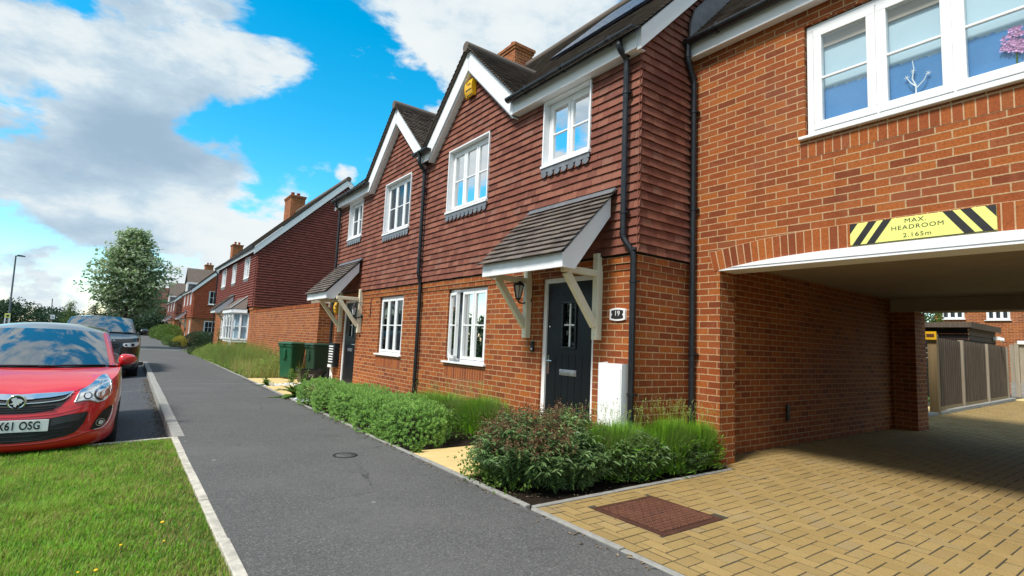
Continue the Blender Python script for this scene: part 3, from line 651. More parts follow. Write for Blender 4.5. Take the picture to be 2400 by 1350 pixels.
def window(parent, P, u0, u1, z0, z1, lights, n, bars=1, vbars=0, curtain='curtain', sill=True, sash=.045, fr=.045, skip=None, sill_out=.10, cur_cover=1.0, name='window'):
    """casement window: frame, casements and glazing bars in one mesh; panes, curtain and sill are its pieces. n is the frame's outer face"""
    mb = MB(); g = MB(); D = .07
    pbox(mb, P, u0, u1, z0, z0+fr, n-D, n); pbox(mb, P, u0, u1, z1-fr, z1, n-D, n)
    pbox(mb, P, u0, u0+fr, z0+fr, z1-fr, n-D, n); pbox(mb, P, u1-fr, u1, z0+fr, z1-fr, n-D, n)
    L = (u1-u0-2*fr)/lights; ob = None
    for i in range(lights):
        a = u0+fr+i*L; b = a+L
        if i: pbox(mb, P, a-.018, a+.018, z0+fr, z1-fr, n-D, n-.004)
        if skip == i: continue
        a += .006; b -= .006; c, d = z0+fr+.004, z1-fr-.004; q = n+.012
        pbox(mb, P, a, b, c, c+sash, n-.05, q); pbox(mb, P, a, b, d-sash, d, n-.05, q); pbox(mb, P, a, a+sash, c+sash, d-sash, n-.05, q); pbox(mb, P, b-sash, b, c+sash, d-sash, n-.05, q)
        for k in range(bars):
            zz = c+sash+(d-c-2*sash)*(k+1)/(bars+1); pbox(mb, P, a+sash, b-sash, zz-.011, zz+.011, n-.03, n+.004)
        for k in range(vbars):
            uu = a+sash+(b-a-2*sash)*(k+1)/(vbars+1); pbox(mb, P, uu-.011, uu+.011, c+sash, d-sash, n-.031, n+.003)
        p = [P(a+sash, c+sash, n-.012), P(b-sash, c+sash, n-.012), P(b-sash, d-sash, n-.012), P(a+sash, d-sash, n-.012)]; g.quad(*p)
    w = mb.build(name, M['white'], parent, bevel=.004)
    if g.f: g.build('pane', M['glass'], w)
    if curtain:
        c = MB(); N = 28; zc = z1-(z1-z0)*cur_cover
        for i in range(N):
            a = u0+(u1-u0)*i/N; b = u0+(u1-u0)*(i+1)/N; da = .018*math.sin(i*1.9)+.008*math.sin(i*.8); db = .018*math.sin((i+1)*1.9)+.008*math.sin((i+1)*.8)
            c.quad(P(a, zc, n-.16+da), P(b, zc, n-.16+db), P(b, z1, n-.16+da*0+db), P(a, z1, n-.16+da))
        c.build('curtain', M[curtain], w)
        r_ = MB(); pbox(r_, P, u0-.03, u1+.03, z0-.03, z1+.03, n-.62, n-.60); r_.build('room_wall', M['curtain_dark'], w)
    if sill:
        sm = MB(); pbox(sm, P, u0-.06, u1+.06, z0-.03, z0, n-.02, n+sill_out); sm.build('sill', M['white'], w, bevel=.006)
    return w
def scallop_apron(parent, P, u0, u1, ztop, n, name='lead_apron'):
    """lead apron with a row of rounded drops"""
    mb = MB(); h1 = .065; k = max(3, round((u1-u0)/.135)); w = (u1-u0)/k
    pbox(mb, P, u0, u1, ztop-h1, ztop, n, n+.006)
    for i in range(k):
        c = u0+(i+.5)*w; pts = [(c-.030, ztop-h1)]
        for s in range(13):
            t_ = math.pi + math.pi*s/12; pts.append((c+.056*math.cos(t_), ztop-h1-.018+.050*math.sin(t_)))
        pts.append((c+.030, ztop-h1))
        m = len(pts); vs = [P(a, b, n+.0005) for a, b in pts] + [P(a, b, n+.0065) for a, b in pts]
        mb.add(vs, [tuple(range(m)), tuple(range(m, 2*m))[::-1]] + [(q, (q+1) % m, m+(q+1) % m, m+q) for q in range(m)])
    return mb.build(name, M['lead'], parent)
def gutter(mb, a, b, r=.058):
    """half-round gutter with brackets between two points"""
    a = Vector(a); b = Vector(b); d = (b-a).normalized(); s = Vector((d.y, -d.x, 0)).normalized(); N = 10
    ring = lambda p, rr: [p + s*math.cos(math.pi*k/N+math.pi)*rr + Vector((0, 0, 1))*math.sin(math.pi*k/N+math.pi)*rr for k in range(N+1)]
    A, B, A2, B2 = ring(a, r), ring(b, r), ring(a, r-.006), ring(b, r-.006)
    vs = A+B+A2+B2; n = N+1; fs = []
    for k in range(N): fs += [(k, k+1, n+k+1, n+k), (2*n+k, 3*n+k, 3*n+k+1, 2*n+k+1)]
    fs += [(0, n, 3*n, 2*n), (N, 2*n+N, 3*n+N, n+N)]
    mb.add(vs, fs, .5, True)
    for p in (a, b): mb.add(ring(p, r), [tuple(range(n))])
    L = (b-a).length; k = max(1, int(L/.75))
    for i in range(k):
        c = a + d*(L*(i+.5)/k); R1 = ring(c-d*.018, r+.008); R2 = ring(c+d*.018, r+.008); mb.add(R1+R2, [(q, q+1, n+q+1, n+q) for q in range(N)])
        mb.obox(c+Vector((0, 0, .005)), d*.018, s*.006, (0, 0, .06))
def pipe_pts(pts, r=.034, fil=.05):
    """polyline with rounded corners"""
    out = [Vector(pts[0])]
    for p0, p1, p2 in zip(pts[:-2], pts[1:-1], pts[2:]):
        p0, p1, p2 = Vector(p0), Vector(p1), Vector(p2); a = (p0-p1).normalized()*fil; b = (p2-p1).normalized()*fil
        for k in range(5):
            t_ = k/4; out.append((p1+a)*(1-t_)**2 + p1*2*t_*(1-t_) + (p1+b)*t_*t_)
    out.append(Vector(pts[-1])); return out
def downpipe(parent, pts, clips=(), r=.034):
    mb = MB(); mb.tube(pipe_pts(pts), r, 12)
    for p in pts[1:-1]: mb.tube([Vector(p)+Vector((0, 0, .06)), Vector(p)+Vector((0, 0, .03))], r+.005, 12)
    for x, y, z in clips:
        mb.tube([(x, y, z-.014), (x, y, z+.014)], r+.007, 12); mb.box(x, x+.05, y-.055, y+.055, z-.010, z+.010)
    return mb.build('downpipe', M['black'], parent)
def door(parent, y0, y1, z0, z1, X, f, glass=True, hand=1):
    """front door in a white frame; X is the face of the leaf; f maps y (mirroring)"""
    P = lambda u, z, n: (X-n, f(u), z)
    fr = MB(); k = .062
    pbox(fr, P, y0, y0+k, z0, z1, -.07, .025); pbox(fr, P, y1-k, y1, z0, z1, -.07, .025); pbox(fr, P, y0+k, y1-k, z1-k, z1, -.07, .025); pbox(fr, P, y0+k, y1-k, z0, z0+.05, -.07, .03)
    fr.build('door_frame', M['white_wood'], parent, bevel=.004)
    a, b, c, d = y0+k+.004, y1-k-.004, z0+.055, z1-k-.004; m = (a+b)/2; mb = MB()
    gy0, gy1, gz0, gz1 = m-.105, m+.105, 1.22, 1.76
    rect_wall(mb, P, a, b, c, d, [(gy0, gy1, gz0, gz1)], 0, .04)
    for q in (-.24, -.12, 0, .12, .24):                            # routed vertical lines
        for s, e in ((c+.12, gz0-.1), (gz1+.1, d-.12)): pbox(mb, P, m+q-.004, m+q+.004, s, e, 0, .003)
    for s, e in ((m-.28, m+.28),):
        pbox(mb, P, s, e, d-.13, d-.122, 0, .003); pbox(mb, P, s, e, c+.112, c+.12, 0, .003)
    dr = mb.build('door', M['door'], parent)
    q = MB()
    for u0, u1, w0, w1 in ((gy0-.03, gy1+.03, gz1, gz1+.03), (gy0-.03, gy1+.03, gz0-.03, gz0), (gy0-.03, gy0, gz0, gz1), (gy1, gy1+.03, gz0, gz1)): pbox(q, P, u0, u1, w0, w1, 0, .018)
    q.build('glazing_surround', M['black'], dr, bevel=.006)
    q = MB(); pbox(q, P, gy0, gy1, gz0, gz1, -.022, -.018); q.build('pane', M['glass'], dr)
    q = MB(); pbox(q, P, gy0, gy1, gz0, gz1, -.07, -.06); q.build('backing', M['dark'], dr)
    q = MB(); pbox(q, P, m-.010, m+.010, gz0, gz1, -.018, -.006); pbox(q, P, gy0, gy1, (gz0+gz1)/2-.010, (gz0+gz1)/2+.010, -.018, -.007); q.build('glazing_bar', M['white'], dr)
    q = MB(); pbox(q, P, m-.155, m+.155, .86, .935, 0, .010); pbox(q, P, m-.125, m+.125, .875, .915, .010, .020); q.build('letterbox', M['silver'], dr, bevel=.004)
    hy = b-.045 if hand > 0 else a+.045; s = -1 if hand > 0 else 1
    q = MB(); pbox(q, P, hy-.016, hy+.016, .86, 1.10, 0, .010); q.tube([P(hy, 1.03, 0), P(hy, 1.03, .05), P(hy+s*.02, 1.03, .055), P(hy+s*.12, 1.03, .055)], .009, 8); q.build('handle', M['chrome'], dr)
    q = MB(); q.lathe([(.001, -.012), (.012, -.010), (.014, 0)], P(hy, 1.47, 0), 'X', 12); q.build('lock', M['chrome'], dr)
    return dr
def canopy(parent, y0, y1, Xw, Xf, zf, pitch, f, by=(4.29, 5.6), far=False):
    """tiled lean-to door canopy on two timber brackets"""
    ct, st = math.cos(pitch), math.sin(pitch); L = (Xw-Xf)/ct
    tm = MB(); P = lambda u, v, n: (Xf+v*ct-n*st, f(u), zf+v*st+n*ct)
    tm.quad(P(y0, 0, -.03), P(y1, 0, -.03), P(y1, L, -.03), P(y0, L, -.03))
    tm.quad(P(y0+.0, 0, .0), P(y1, 0, .0), P(y1, L, .0), P(y0, L, .0))
    tiles(tm, P, lambda v: [(y0-.04, y1+.04)], -.045, L-.03, .100, .165, .014, jit=.004)
    r = tm.build('canopy_roof', M['rooftile'], parent)
    lf = MB(); lf.box(Xw-.012, Xw-.003, f(y0-.03), f(y1+.03), zf+L*st-.02, zf+L*st+.045)
    lf.quad(P(y0-.03, L-.07, .034), P(y1+.03, L-.07, .034), P(y1+.03, L+.02, .030), P(y0-.03, L+.02, .030)); lf.build('lead_flashing', M['lead'], r)
    fb = MB(); fb.box(Xf+.02, Xf+.045, f(y0), f(y1), zf-.167, zf-.01)
    for yy in (y0, y1-.022):
        for s in (0,):
            pts = [(Xf+.0455, zf-.165), (Xf+.0455, zf-.0), (Xw-.05, zf+(Xw-.05-Xf)*st/ct-.03), (Xw-.05, zf+(Xw-.05-Xf)*st/ct-.24), (Xf+.20, zf-.165)]
            fb.prism([(a, b) for a, b in pts], f(yy), f(yy+.022), 'Y')
    fb.build('fascia', M['white_wood'], r, bevel=.003)
    sf = MB(); sf.quad((Xf+.05, f(y0+.03), zf-.10), (Xf+.05, f(y1-.03), zf-.10), (Xw-.06, f(y1-.03), zf-.10+(Xw-Xf-.11)*st/ct), (Xw-.06, f(y0+.03), zf-.10+(Xw-Xf-.11)*st/ct)); sf.build('canopy_lining', M['soffit'], r)
    za = zf-.14
    for yb in by:
        b = MB(); w = .085; c = f(yb)
        b.box(Xw-.02, Xw+.068, c-w/2, c+w/2, 1.31, zf+.10)
        b.bar((Xf+.24, c, za+.005), (Xw-.02, c, za+.005), .065, .075); b.bar((Xf+.30, c, za-.03), (Xw-.018, c, 1.47), .066, .085, (1, 0, 0))
        k = b.build('bracket', M['cream'], r, bevel=.008)
        if not far:
            for z in (1.37, zf+.03): s = MB(); s.lathe([(.001, -.024), (.008, -.023), (.010, -.02)], (Xw, c, z), 'X', 10); s.build('bolt', M['silver'], r)
    return r
def soldier_row(mb, P, u0, u1, z0, h, n, pitch=.075, arch=None, fan=0.0):
    """bricks on end; arch(u) lifts the row, fan tilts the end bricks"""
    k = round((u1-u0)/pitch); w = (u1-u0)/k; mid = (u0+u1)/2
    for i in range(k):
        a, b = u0+i*w+.005, u0+(i+1)*w-.005; z = z0+(arch((a+b)/2) if arch else 0); tl = fan*(((a+b)/2-mid)/((u1-u0)/2))
        pts = [(a, z), (b, z), (b+tl, z+h), (a+tl, z+h)]
        vs = [P(p, q, n) for p, q in pts] + [P(p, q, n+.004) for p, q in pts]
        mb.add(vs, [(0, 1, 2, 3), (7, 6, 5, 4)] + [(q, (q+1) % 4, 4+(q+1) % 4, 4+q) for q in range(4)], random.random())
M['soldier'] = tint_mat('soldier_brick', BR, .85, 55, .5, .4, low=1.5, lowamt=.3)
M['mortar'] = simple('mortar', (.50, .33, .19), .95, var=.12, vscale=20)
def chimney(parent, x, y, z0, z1, wx, wy, pots=2, mat='brick'):
    mb = MB(); mb.box(x-wx/2, x+wx/2, y-wy/2, y+wy/2, z0, z1-.15); mb.box(x-wx/2-.03, x+wx/2+.03, y-wy/2-.03, y+wy/2+.03, z1-.15, z1-.075); mb.box(x-wx/2-.06, x+wx/2+.06, y-wy/2-.06, y+wy/2+.06, z1-.075, z1)
    c = mb.build('chimney', M[mat], parent, uv=True)
    for i in range(pots):
        q = MB(); xx = x+(i-(pots-1)/2)*.32; q.lathe([(.115, z1), (.11, z1+.04), (.095, z1+.06), (.09, z1+.26), (.11, z1+.28), (.11, z1+.32), (.08, z1+.32), (.075, z1+.05)], (xx, y, 0), n=18); q.build('chimney_pot', M['tile_far'], c)
    return c
# ------------------------------------------------------------------ the pair of tile-hung houses
def body_quads(mb, f, y0, y1, X0, X1, z1):
    mb.quad((X0, f(y1), 0), (X1, f(y1), 0), (X1, f(y1), z1), (X0, f(y1), z1)); mb.quad((X1, f(y0), 0), (X1, f(y1), 0), (X1, f(y1), z1), (X1, f(y0), z1))
def tile_house(mir, label):
    f = (lambda y: 17.44-y) if mir else (lambda y: y)
    h = thing('terraced_house', (4.44, f(6.2), 0), label, 'house', 'red tile-hung houses of the near pair')
    P = lambda u, z, n: (4.44-n, f(u), z); PT = lambda u, z, n: (4.41-n, f(u), z); PS = lambda u, z, n: (u, f(3.75-n), z)
    dh, wh = (4.38, 5.34, 0.0, 2.10), (6.65, 7.83, .86, 2.085)
    u1h, u2h = (4.47, 5.37, 3.60, 4.53), (6.70, 7.97, 3.42, 4.54)
    # brick ground floor
    mb = MB(); rect_wall(mb, P, 3.75, 8.72, -.1, 2.34, [dh, wh], 0, .11)
    mb.quad(PS(4.44, -.1, 0), PS(12.7, -.1, 0), PS(12.7, 2.34, 0), PS(4.44, 2.34, 0)); body_quads(mb, f, 3.75, 8.70, 4.44, 12.7, 4.7)
    for z0, z1, o in ((2.10, 2.172, .014), (2.172, 2.25, .028)):        # two oversailing courses under the tiles
        mb.box(4.44-o, 4.44, f(3.75-o), f(8.72), z0, z1); mb.box(4.44, 12.7, f(3.75-o), f(3.75), z0, z1)
    w = mb.build('brick_wall', M['brick'], h, uv=True)
    so = MB(); soldier_row(so, P, wh[0]-.02, wh[1]+.02, wh[2]-.235, .20, .0005, .072); so.build('soldier_course', M['soldier'], w)
    so = MB(); so.quad(P(wh[0]-.025, wh[2]-.24, .0022), P(wh[1]+.025, wh[2]-.24, .0022), P(wh[1]+.025, wh[2]-.03, .0022), P(wh[0]-.025, wh[2]-.03, .0022)); so.build('mortar_bed', M['mortar'], w)
    # boarded core behind the hung tiles
    mb = MB(); rect_wall(mb, PT, 3.72, 8.72, 2.26, 4.56, [u1h, u2h], 0, .0)
    mb.poly([PT(5.84, 4.56, 0), PT(8.72, 4.56, 0), PT(8.72, 4.72, 0), PT(7.28, 5.95, 0), PT(5.98, 4.72, 0)])
    mb.poly([(4.41, f(3.72), 2.26), (12.7, f(3.72), 2.26), (12.7, f(3.72), 4.8), (8.5, f(3.72), 8.85), (4.41, f(3.72), 4.75)])
    mb.quad((4.40, f(3.71), 2.262), (4.40, f(8.72), 2.262), (4.46, f(8.72), 2.262), (4.46, f(3.71), 2.262)); mb.build('gable_core', M['dark'], h)
    tm = MB()
    def spans(v):
        lim = [(3.690, 8.72)] if v < 4.56 else []
        if v >= 4.56:
            d = (5.98-v)/.95
            if d > .02: lim = [(7.28-d, min(8.72, 7.28+d))]
        out = []
        for a, b in lim: out += minus(a, b, [(q[0], q[1]) for q in (u1h, u2h) if q[2]-.005 < v < q[3]+.01])
        return out
    tiles(tm, PT, spans, 2.275, 5.86)
    PSd = lambda u, z, n: (u, f(3.72-n), z)
    def sspans(v):
        if mir: return []
        return [(4.378, 5.95)] if v < 4.6 else ([(max(4.378, v-.3), max(5.4, v+.3))] if v < 6.6 else [])
    tiles(tm, PSd, sspans, 2.275, 6.2); tm.build('hung_tiles', M['tile'], h)
    # windows: white lined reveals above, brick reveals below
    for q, n in ((u1h, 2), (u2h, 3)):
        wd = window(h, PT, q[0]+.02, q[1]-.02, q[2]+.02, q[3]-.02, n, -.055, curtain='curtain', sill=False)
        b = MB()
        pbox(b, PT, q[0]-.004, q[0]+.018, q[2], q[3], -.12, .040); pbox(b, PT, q[1]-.018, q[1]+.004, q[2], q[3], -.12, .040)
        pbox(b, PT, q[0]-.004, q[1]+.004, q[3]-.018, q[3]+.004, -.12, .041); pbox(b, PT, q[0]-.012, q[1]+.012, q[2]-.012, q[2]+.020, -.12, .062); b.build('window_lining', M['white_wood'], wd)
        scallop_apron(wd, PT, q[0]-.01, q[1]+.01, q[2]-.012, .040)
    wd = window(h, P, wh[0]+.01, wh[1]-.01, wh[2]+.03, wh[3]-.005, 3, -.045, curtain='curtain_grey', skip=None if mir else 2)
    if not mir:                                                      # the far casement stands ajar
        W0, W1 = wh[1]-.055-.36, wh[1]-.06; c, d = wh[2]+.08, wh[3]-.06
        a_ = R(11)
        def PO(u, z, n):                                             # hinged on the far side, swung out
            k = W1-u; return (4.44+.045-.02-k*math.sin(a_)-n*math.cos(a_), W1-k*math.cos(a_)+n*math.sin(a_), z)
        fm = MB()
        def ob(u0, u1, z0, z1, n0, n1):
            fm.add([PO(u, z, n) for n in (n0, n1) for z in (z0, z1) for u in (u0, u1)], ((0, 2, 3, 1), (4, 5, 7, 6), (0, 1, 5, 4), (2, 6, 7, 3), (0, 4, 6, 2), (1, 3, 7, 5)))
        ob(W0, W1, c, c+.045, -.025, .025); ob(W0, W1, d-.045, d, -.025, .025); ob(W0, W0+.045, c, d, -.025, .025); ob(W1-.045, W1, c, d, -.025, .025); ob(W0, W1, (c+d)/2-.011, (c+d)/2+.011, -.012, .012)
        k = fm.build('casement', M['white'], wd)
        pn = MB(); pn.quad(PO(W0+.045, c+.045, 0), PO(W1-.045, c+.045, 0), PO(W1-.045, d-.045, 0), PO(W0+.045, d-.045, 0)); pn.build('pane', M['glass'], wd)
        b = MB()
        for i in range(13): pbox(b, P, wh[0]+.06, wh[1]-.45, wh[3]-.10-i*.032, wh[3]-.105-i*.032, -.13, -.10)
        b.build('window_blind', M['white'], wd)
    door(h, dh[0], dh[1], 0.02, 2.095, 4.50, f, hand=1)
    st = MB(); st.box(4.33, 4.52, f(4.36), f(5.36), -.05, .03); st.build('door_step', M['stone'], h, bevel=.008)
    canopy(h, 4.05, 5.56, 4.372, 3.60, 2.215, R(45.5), f)
    # main roof at 45 degrees
    c = math.sqrt(.5); Pr = lambda u, v, n: (4.20+v*c-n*c, f(u), 4.70+v*c+n*c); L = 4.30/c
    vg = (6.13-4.70)/c; ga = lambda v: (6.13-4.70-v*c)/.95-.06
    mb = MB(); mb.poly([Pr(3.59, -.06, 0), Pr(5.94, -.06, 0), Pr(7.28-ga(.1), .1, 0), Pr(7.28, vg, 0), Pr(8.72, .06, 0), Pr(8.72, L, 0), Pr(3.59, L, 0)]); mb.quad((8.5, f(3.59), 9.0), (8.5, f(8.72), 9.0), (13.0, f(8.72), 4.5), (13.0, f(3.59), 4.5))
    tiles(mb, Pr, lambda v: [(3.575, 8.72)] if v > vg-.1 else ([(3.575, min(5.95 if v < .05 else 9, 7.28-ga(v)))]+([(7.28+ga(v), 8.72)] if 7.28+ga(v) < 8.7 else [])), -.06, L, .10, .165, .014); mb.tube([(8.5, f(3.58), 9.0), (8.5, f(8.72), 9.0)], .11, 10)
    # cross gable: two slopes running back into the main roof
    a = math.atan(.95); ca, sa = math.cos(a), math.sin(a); zb = 4.78; Lg = (6.13-zb)/sa
    for s in (1, -1):
        Pg = lambda u, v, n, s=s: (u, f(7.28 - s*((6.13-zb)/.95 - v*ca + n*sa)), zb+v*sa+n*ca)
        e = lambda v: max(4.24, zb+v*sa-.5+.06)
        mb.add([Pg(4.205, 0, -.005), Pg(e(0), 0, -.005), Pg(e(Lg), Lg, -.005), Pg(4.205, Lg, -.005)], [(0, 1, 2, 3)])
        tiles(mb, Pg, lambda v: [(4.19, zb+v*sa-.5+.07)], -.03, Lg-.02, .085, .165, .014)
    rf = mb.build('roof', M['rooftile'], h)
    q = MB(); q.tube([(4.18, f(7.28), 6.135), (5.72, f(7.28), 6.135)], .085, 12); q.build('ridge_tile', M['rooftile'], rf)
    q = MB(); zo = lambda y: 6.09-.95*abs(y-7.28)
    q.prism([(f(7.28), 6.09), (f(5.93), zo(5.93)), (f(5.93), 4.53), (f(5.985), 4.53), (f(7.28), 5.75)], 4.255, 4.282)
    q.prism([(f(7.28), 6.09), (f(8.715), zo(8.715)), (f(8.715), 4.53), (f(8.575), 4.53), (f(7.28), 5.75)], 4.255, 4.282)
    q.prism([(f(7.28), 5.745), (f(5.985), 4.515), (f(5.985), 4.49), (f(7.28), 5.715)], 4.285, 4.42); q.prism([(f(7.28), 5.745), (f(8.575), 4.515), (f(8.575), 4.49), (f(7.28), 5.715)], 4.285, 4.42)
    q.build('bargeboard', M['white_wood'], rf, bevel=.003)
    q = MB(); q.box(4.255, 4.282, f(3.66), f(5.925), 4.53, 4.725); q.box(4.284, 4.40, f(3.66), f(5.98), 4.535, 4.548); q.build('fascia', M['white_wood'], rf, bevel=.003)
    q = MB(); q.prism([(4.262, 4.50), (4.262, 4.735), (8.5, 8.97), (12.9, 4.57), (12.9, 4.3), (8.5, 8.72)], f(3.60), f(3.655), 'Y'); q.build('bargeboard', M['white_wood'], rf, bevel=.003)
    q = MB(); gutter(q, (4.195, f(3.63), 4.745), (4.195, f(6.0), 4.745))
    q.build('gutter', M['black'], rf)
    if not mir: q = MB(); gutter(q, (4.19, 8.45, 4.715), (4.19, 9.0, 4.715), .062); q.build('gutter', M['black'], rf)
    downpipe(h, [(4.195, f(3.86), 4.70), (4.195, f(3.86), 4.58), (4.325, f(3.86), 4.50), (4.325, f(3.86), 2.44), (4.372, f(3.745), 2.26), (4.372, f(3.745), .03)], [(4.325, f(3.86), 4.1), (4.325, f(3.86), 2.72), (4.372, f(3.745), 1.95), (4.372, f(3.745), .75)])
    if not mir: downpipe(h, [(4.19, 8.78, 4.66), (4.19, 8.78, 4.5), (4.325, 8.80, 4.36), (4.325, 8.80, 2.42), (4.378, 8.80, 2.25), (4.378, 8.80, .03)], [(4.325, 8.80, 4.0), (4.325, 8.8, 2.7), (4.378, 8.8, 1.9), (4.378, 8.8, .5)])
    if not mir:
        q = MB(); pv = lambda u, v, n: (4.20+v*c-n*c, u, 4.70+v*c+n*c)
        for i in range(3): 
            for j in range(2): pbox(q, lambda u, z, n: pv(u, z, n), 4.35+i*.50, 4.83+i*.50, 2.05+j*1.05, 3.08+j*1.05, .05, .085)
        M['solar'] = simple('solar_cell', (.010, .018, .045), .32, 0, .4, var=.1)
        # boxes rotate with the slope, so give each panel its eight corners
        q = MB()
        for i in range(4):
            for j in range(2):
                a0, a1, b0, b1 = 4.25+i*.62, 4.85+i*.62, 2.0+j*1.06, 3.04+j*1.06
                q.add([pv(u, v, n) for n in (.05, .09) for v in (b0, b1) for u in (a0, a1)], ((0, 2, 3, 1), (4, 5, 7, 6), (0, 1, 5, 4), (2, 6, 7, 3), (0, 4, 6, 2), (1, 3, 7, 5)))
        q.build('solar_panel', M['solar'], rf)
        pass
    if mir: chimney(h, 8.35, 11.72, 8.3, 9.52, .62, .95, 1)
    return h
tile_house(False, 'red tile-hung house numbered 19 with a half open lower window, beside the archway')
tile_house(True, 'red tile-hung house behind the green wheelie bins, lower far half of the near pair')
# ------------------------------------------------------------------ the flat over the archway
lk = thing('arch_house', (5.37, 1.5, 0), 'red brick house with a wide flat arch for cars and a white upstairs window', 'house')
PA = lambda u, z, n: (5.37-n, u, z)
def arch_z(y): return 2.255-.105*abs((y-1.5)/1.84)**3.2
WB = (.58, 2.40, 3.40, 4.62)
mb = MB(); bs = sorted(set([-6, -.34, 3.34, 3.72, WB[0], WB[1]] + [round(-.34+3.68*i/46, 4) for i in range(47)]))
def sp(u):
    lo = arch_z(u) if -.34 < u < 3.34 else -.1
    return [(lo, WB[2]), (WB[3], 4.72)] if WB[0] < u < WB[1] else [(lo, 3.4), (3.4, 4.72)]
wall_strips(mb, PA, bs, sp); reveal(mb, PA, *WB, 0, .10)
for y0, y1 in ((3.34, 3.63), (-.63, -.34)):                     # archway piers and their returns
    yo = y0 if y0 > 0 else y1
    mb.quad((5.37, yo, -.1), (5.67, yo, -.1), (5.67, yo, 2.36), (5.37, yo, 2.36)); mb.quad((5.67, y0, -.1), (5.67, y1, -.1), (5.67, y1, 2.36), (5.67, y0, 2.36))
mb.quad((5.67, 3.63, -.1), (11.4, 3.63, -.1), (11.4, 3.63, 2.36), (5.67, 3.63, 2.36)); mb.quad((5.67, -.63, -.1), (11.4, -.63, -.1), (11.4, -.63, 2.36), (5.67, -.63, 2.36))
mb.box(11.4, 11.95, 3.27, 3.80, -.1, 2.11); mb.box(11.4, 11.95, -.80, -.27, -.1, 2.11); mb.box(11.405, 11.95, -6, 3.80, 2.36, 4.7)
mb.quad((5.37, -6, 4.72), (5.37, 3.72, 4.72), (5.37, 3.72, 4.8), (5.37, -6, 4.8)); mb.quad((5.37, -6, -.1), (11.9, -6, -.1), (11.9, -6, 8), (5.37, -6, 4.7))
wl_ = mb.build('brick_wall', M['brick'], lk, uv=True)
mb = MB(); rz = .225
for i in range(50):
    a, b = -.42+3.84*i/50+.005, -.42+3.84*(i+1)/50-.005; m = (a+b)/2
    if 0.96 < m < 2.03 and False: continue
    zz = lambda y: arch_z(min(max(y, -.34), 3.34)); tl = .055*((m-1.5)/1.9)**3
    vs = [PA(p, q, n) for n in (.0005, .005) for p, q in ((a, zz(a)), (b, zz(b)), (b+tl, zz(b)+rz), (a+tl, zz(a)+rz))]
    mb.add(vs, [(0, 1, 2, 3), (7, 6, 5, 4)] + [(q, (q+1) % 4, 4+(q+1) % 4, 4+q) for q in range(4)], random.random())
mb.build('brick_arch', M['soldier'], wl_); mb = MB(); soldier_row(mb, PA, WB[0]-.03, WB[1]+.05, WB[2]-.185, .148, .0005, .075)
mq = MB()
for i in range(48):
    a, b = -.42+3.84*i/48, -.42+3.84*(i+1)/48; mq.quad(PA(a, zz(a), .0022), PA(b, zz(b), .0022), PA(b+.055*((b-1.5)/1.9)**3, zz(b)+rz+.005, .0022), PA(a+.055*((a-1.5)/1.9)**3, zz(a)+rz+.005, .0022))
mq.quad(PA(WB[0]-.03, WB[2]-.19, .0022), PA(WB[1]+.05, WB[2]-.19, .0022), PA(WB[1]+.05, WB[2]-.03, .0022), PA(WB[0]-.03, WB[2]-.03, .0022)); mq.build('mortar_bed', M['mortar'], wl_)
mb.build('soldier_course', M['soldier'], wl_)
mb = MB()
mb.add([PA(p, z, .003) for p, z in ((-.5, 2.2), (3.42, 2.2), (3.42, 2.2), (-.5, 2.2))], [(0, 1, 2, 3)])
mb = MB(); pts = [(3.338, 2.135), (3.338, arch_z(3.338))] + [(3.3-3.6*i/40, arch_z(3.3-3.6*i/40)-.002) for i in range(41)] + [(-.338, arch_z(3.338)), (-.338, 2.135)]
ring = [(a, b) for a, b in pts]
vs = []; fs = []
N = 40
for i in range(N+1):
    y = 3.337-3.674*i/N; zt = arch_z(y)-.002; zb_ = min(2.142, zt-.004); vs += [(5.335, y, zb_), (5.335, y, zt), (5.66, y, zb_), (5.66, y, zt)]
for i in range(N):
    a = i*4; b = a+4; fs += [(a, a+1, b+1, b), (a+2, b+2, b+3, a+3), (a, b, b+2, a+2), (a+1, a+3, b+3, b+1)]
mb.add(vs, fs)
al_ = mb.build('arch_lining', M['white_wood'], lk)
mb = MB(); vs = []; fs = []
for i in range(N+1):
    y = 3.33-3.66*i/N; z = 2.142 + .022; vs += [(5.334, y, min(z, arch_z(y)-.004)), (5.334, y, min(z+.006, arch_z(y)-.002))]
for i in range(N): fs.append((2*i, 2*i+1, 2*i+3, 2*i+2))
vs2 = [(x-.003, y, z) for x, y, z in vs]; mb.add(vs2, fs); mb.build('lining_groove', M['lead'], al_)
mb = MB(); mb.quad((5.66, -.66, 2.34), (11.45, -.66, 2.34), (11.45, 3.66, 2.34), (5.66, 3.66, 2.34)); mb.box(11.38, 11.70, -.66, 3.66, 2.11, 2.338); mb.box(11.41, 11.94, -.27, 3.26, 2.115, 2.33)
mb.build('archway_ceiling', M['soffit'], lk)
mb = MB(); mb.box(7.42, 7.50, 3.598, 3.628, .34, .56); mb.build('vent_cover', M['black'], lk, bevel=.006)
wd = window(lk, PA, WB[0]+.012, WB[1]-.012, WB[2]+.03, WB[3]-.012, 3, -.035, curtain=None, sash=.075, fr=.06, sill_out=.09)
c = MB(); c.box(5.95, 5.96, WB[0]-.4, WB[1]+.4, WB[2]-.3, WB[3]+.4)
M['room_blue'] = simple('blue_grey_room_wall', (.34, .42, .48), .9, var=.1, vscale=1)
c.build('room_wall', M['room_blue'], wd)
M['film'] = simple('blue_window_film', (.08, .24, .50), .25, var=.1, vscale=2)
c = MB()
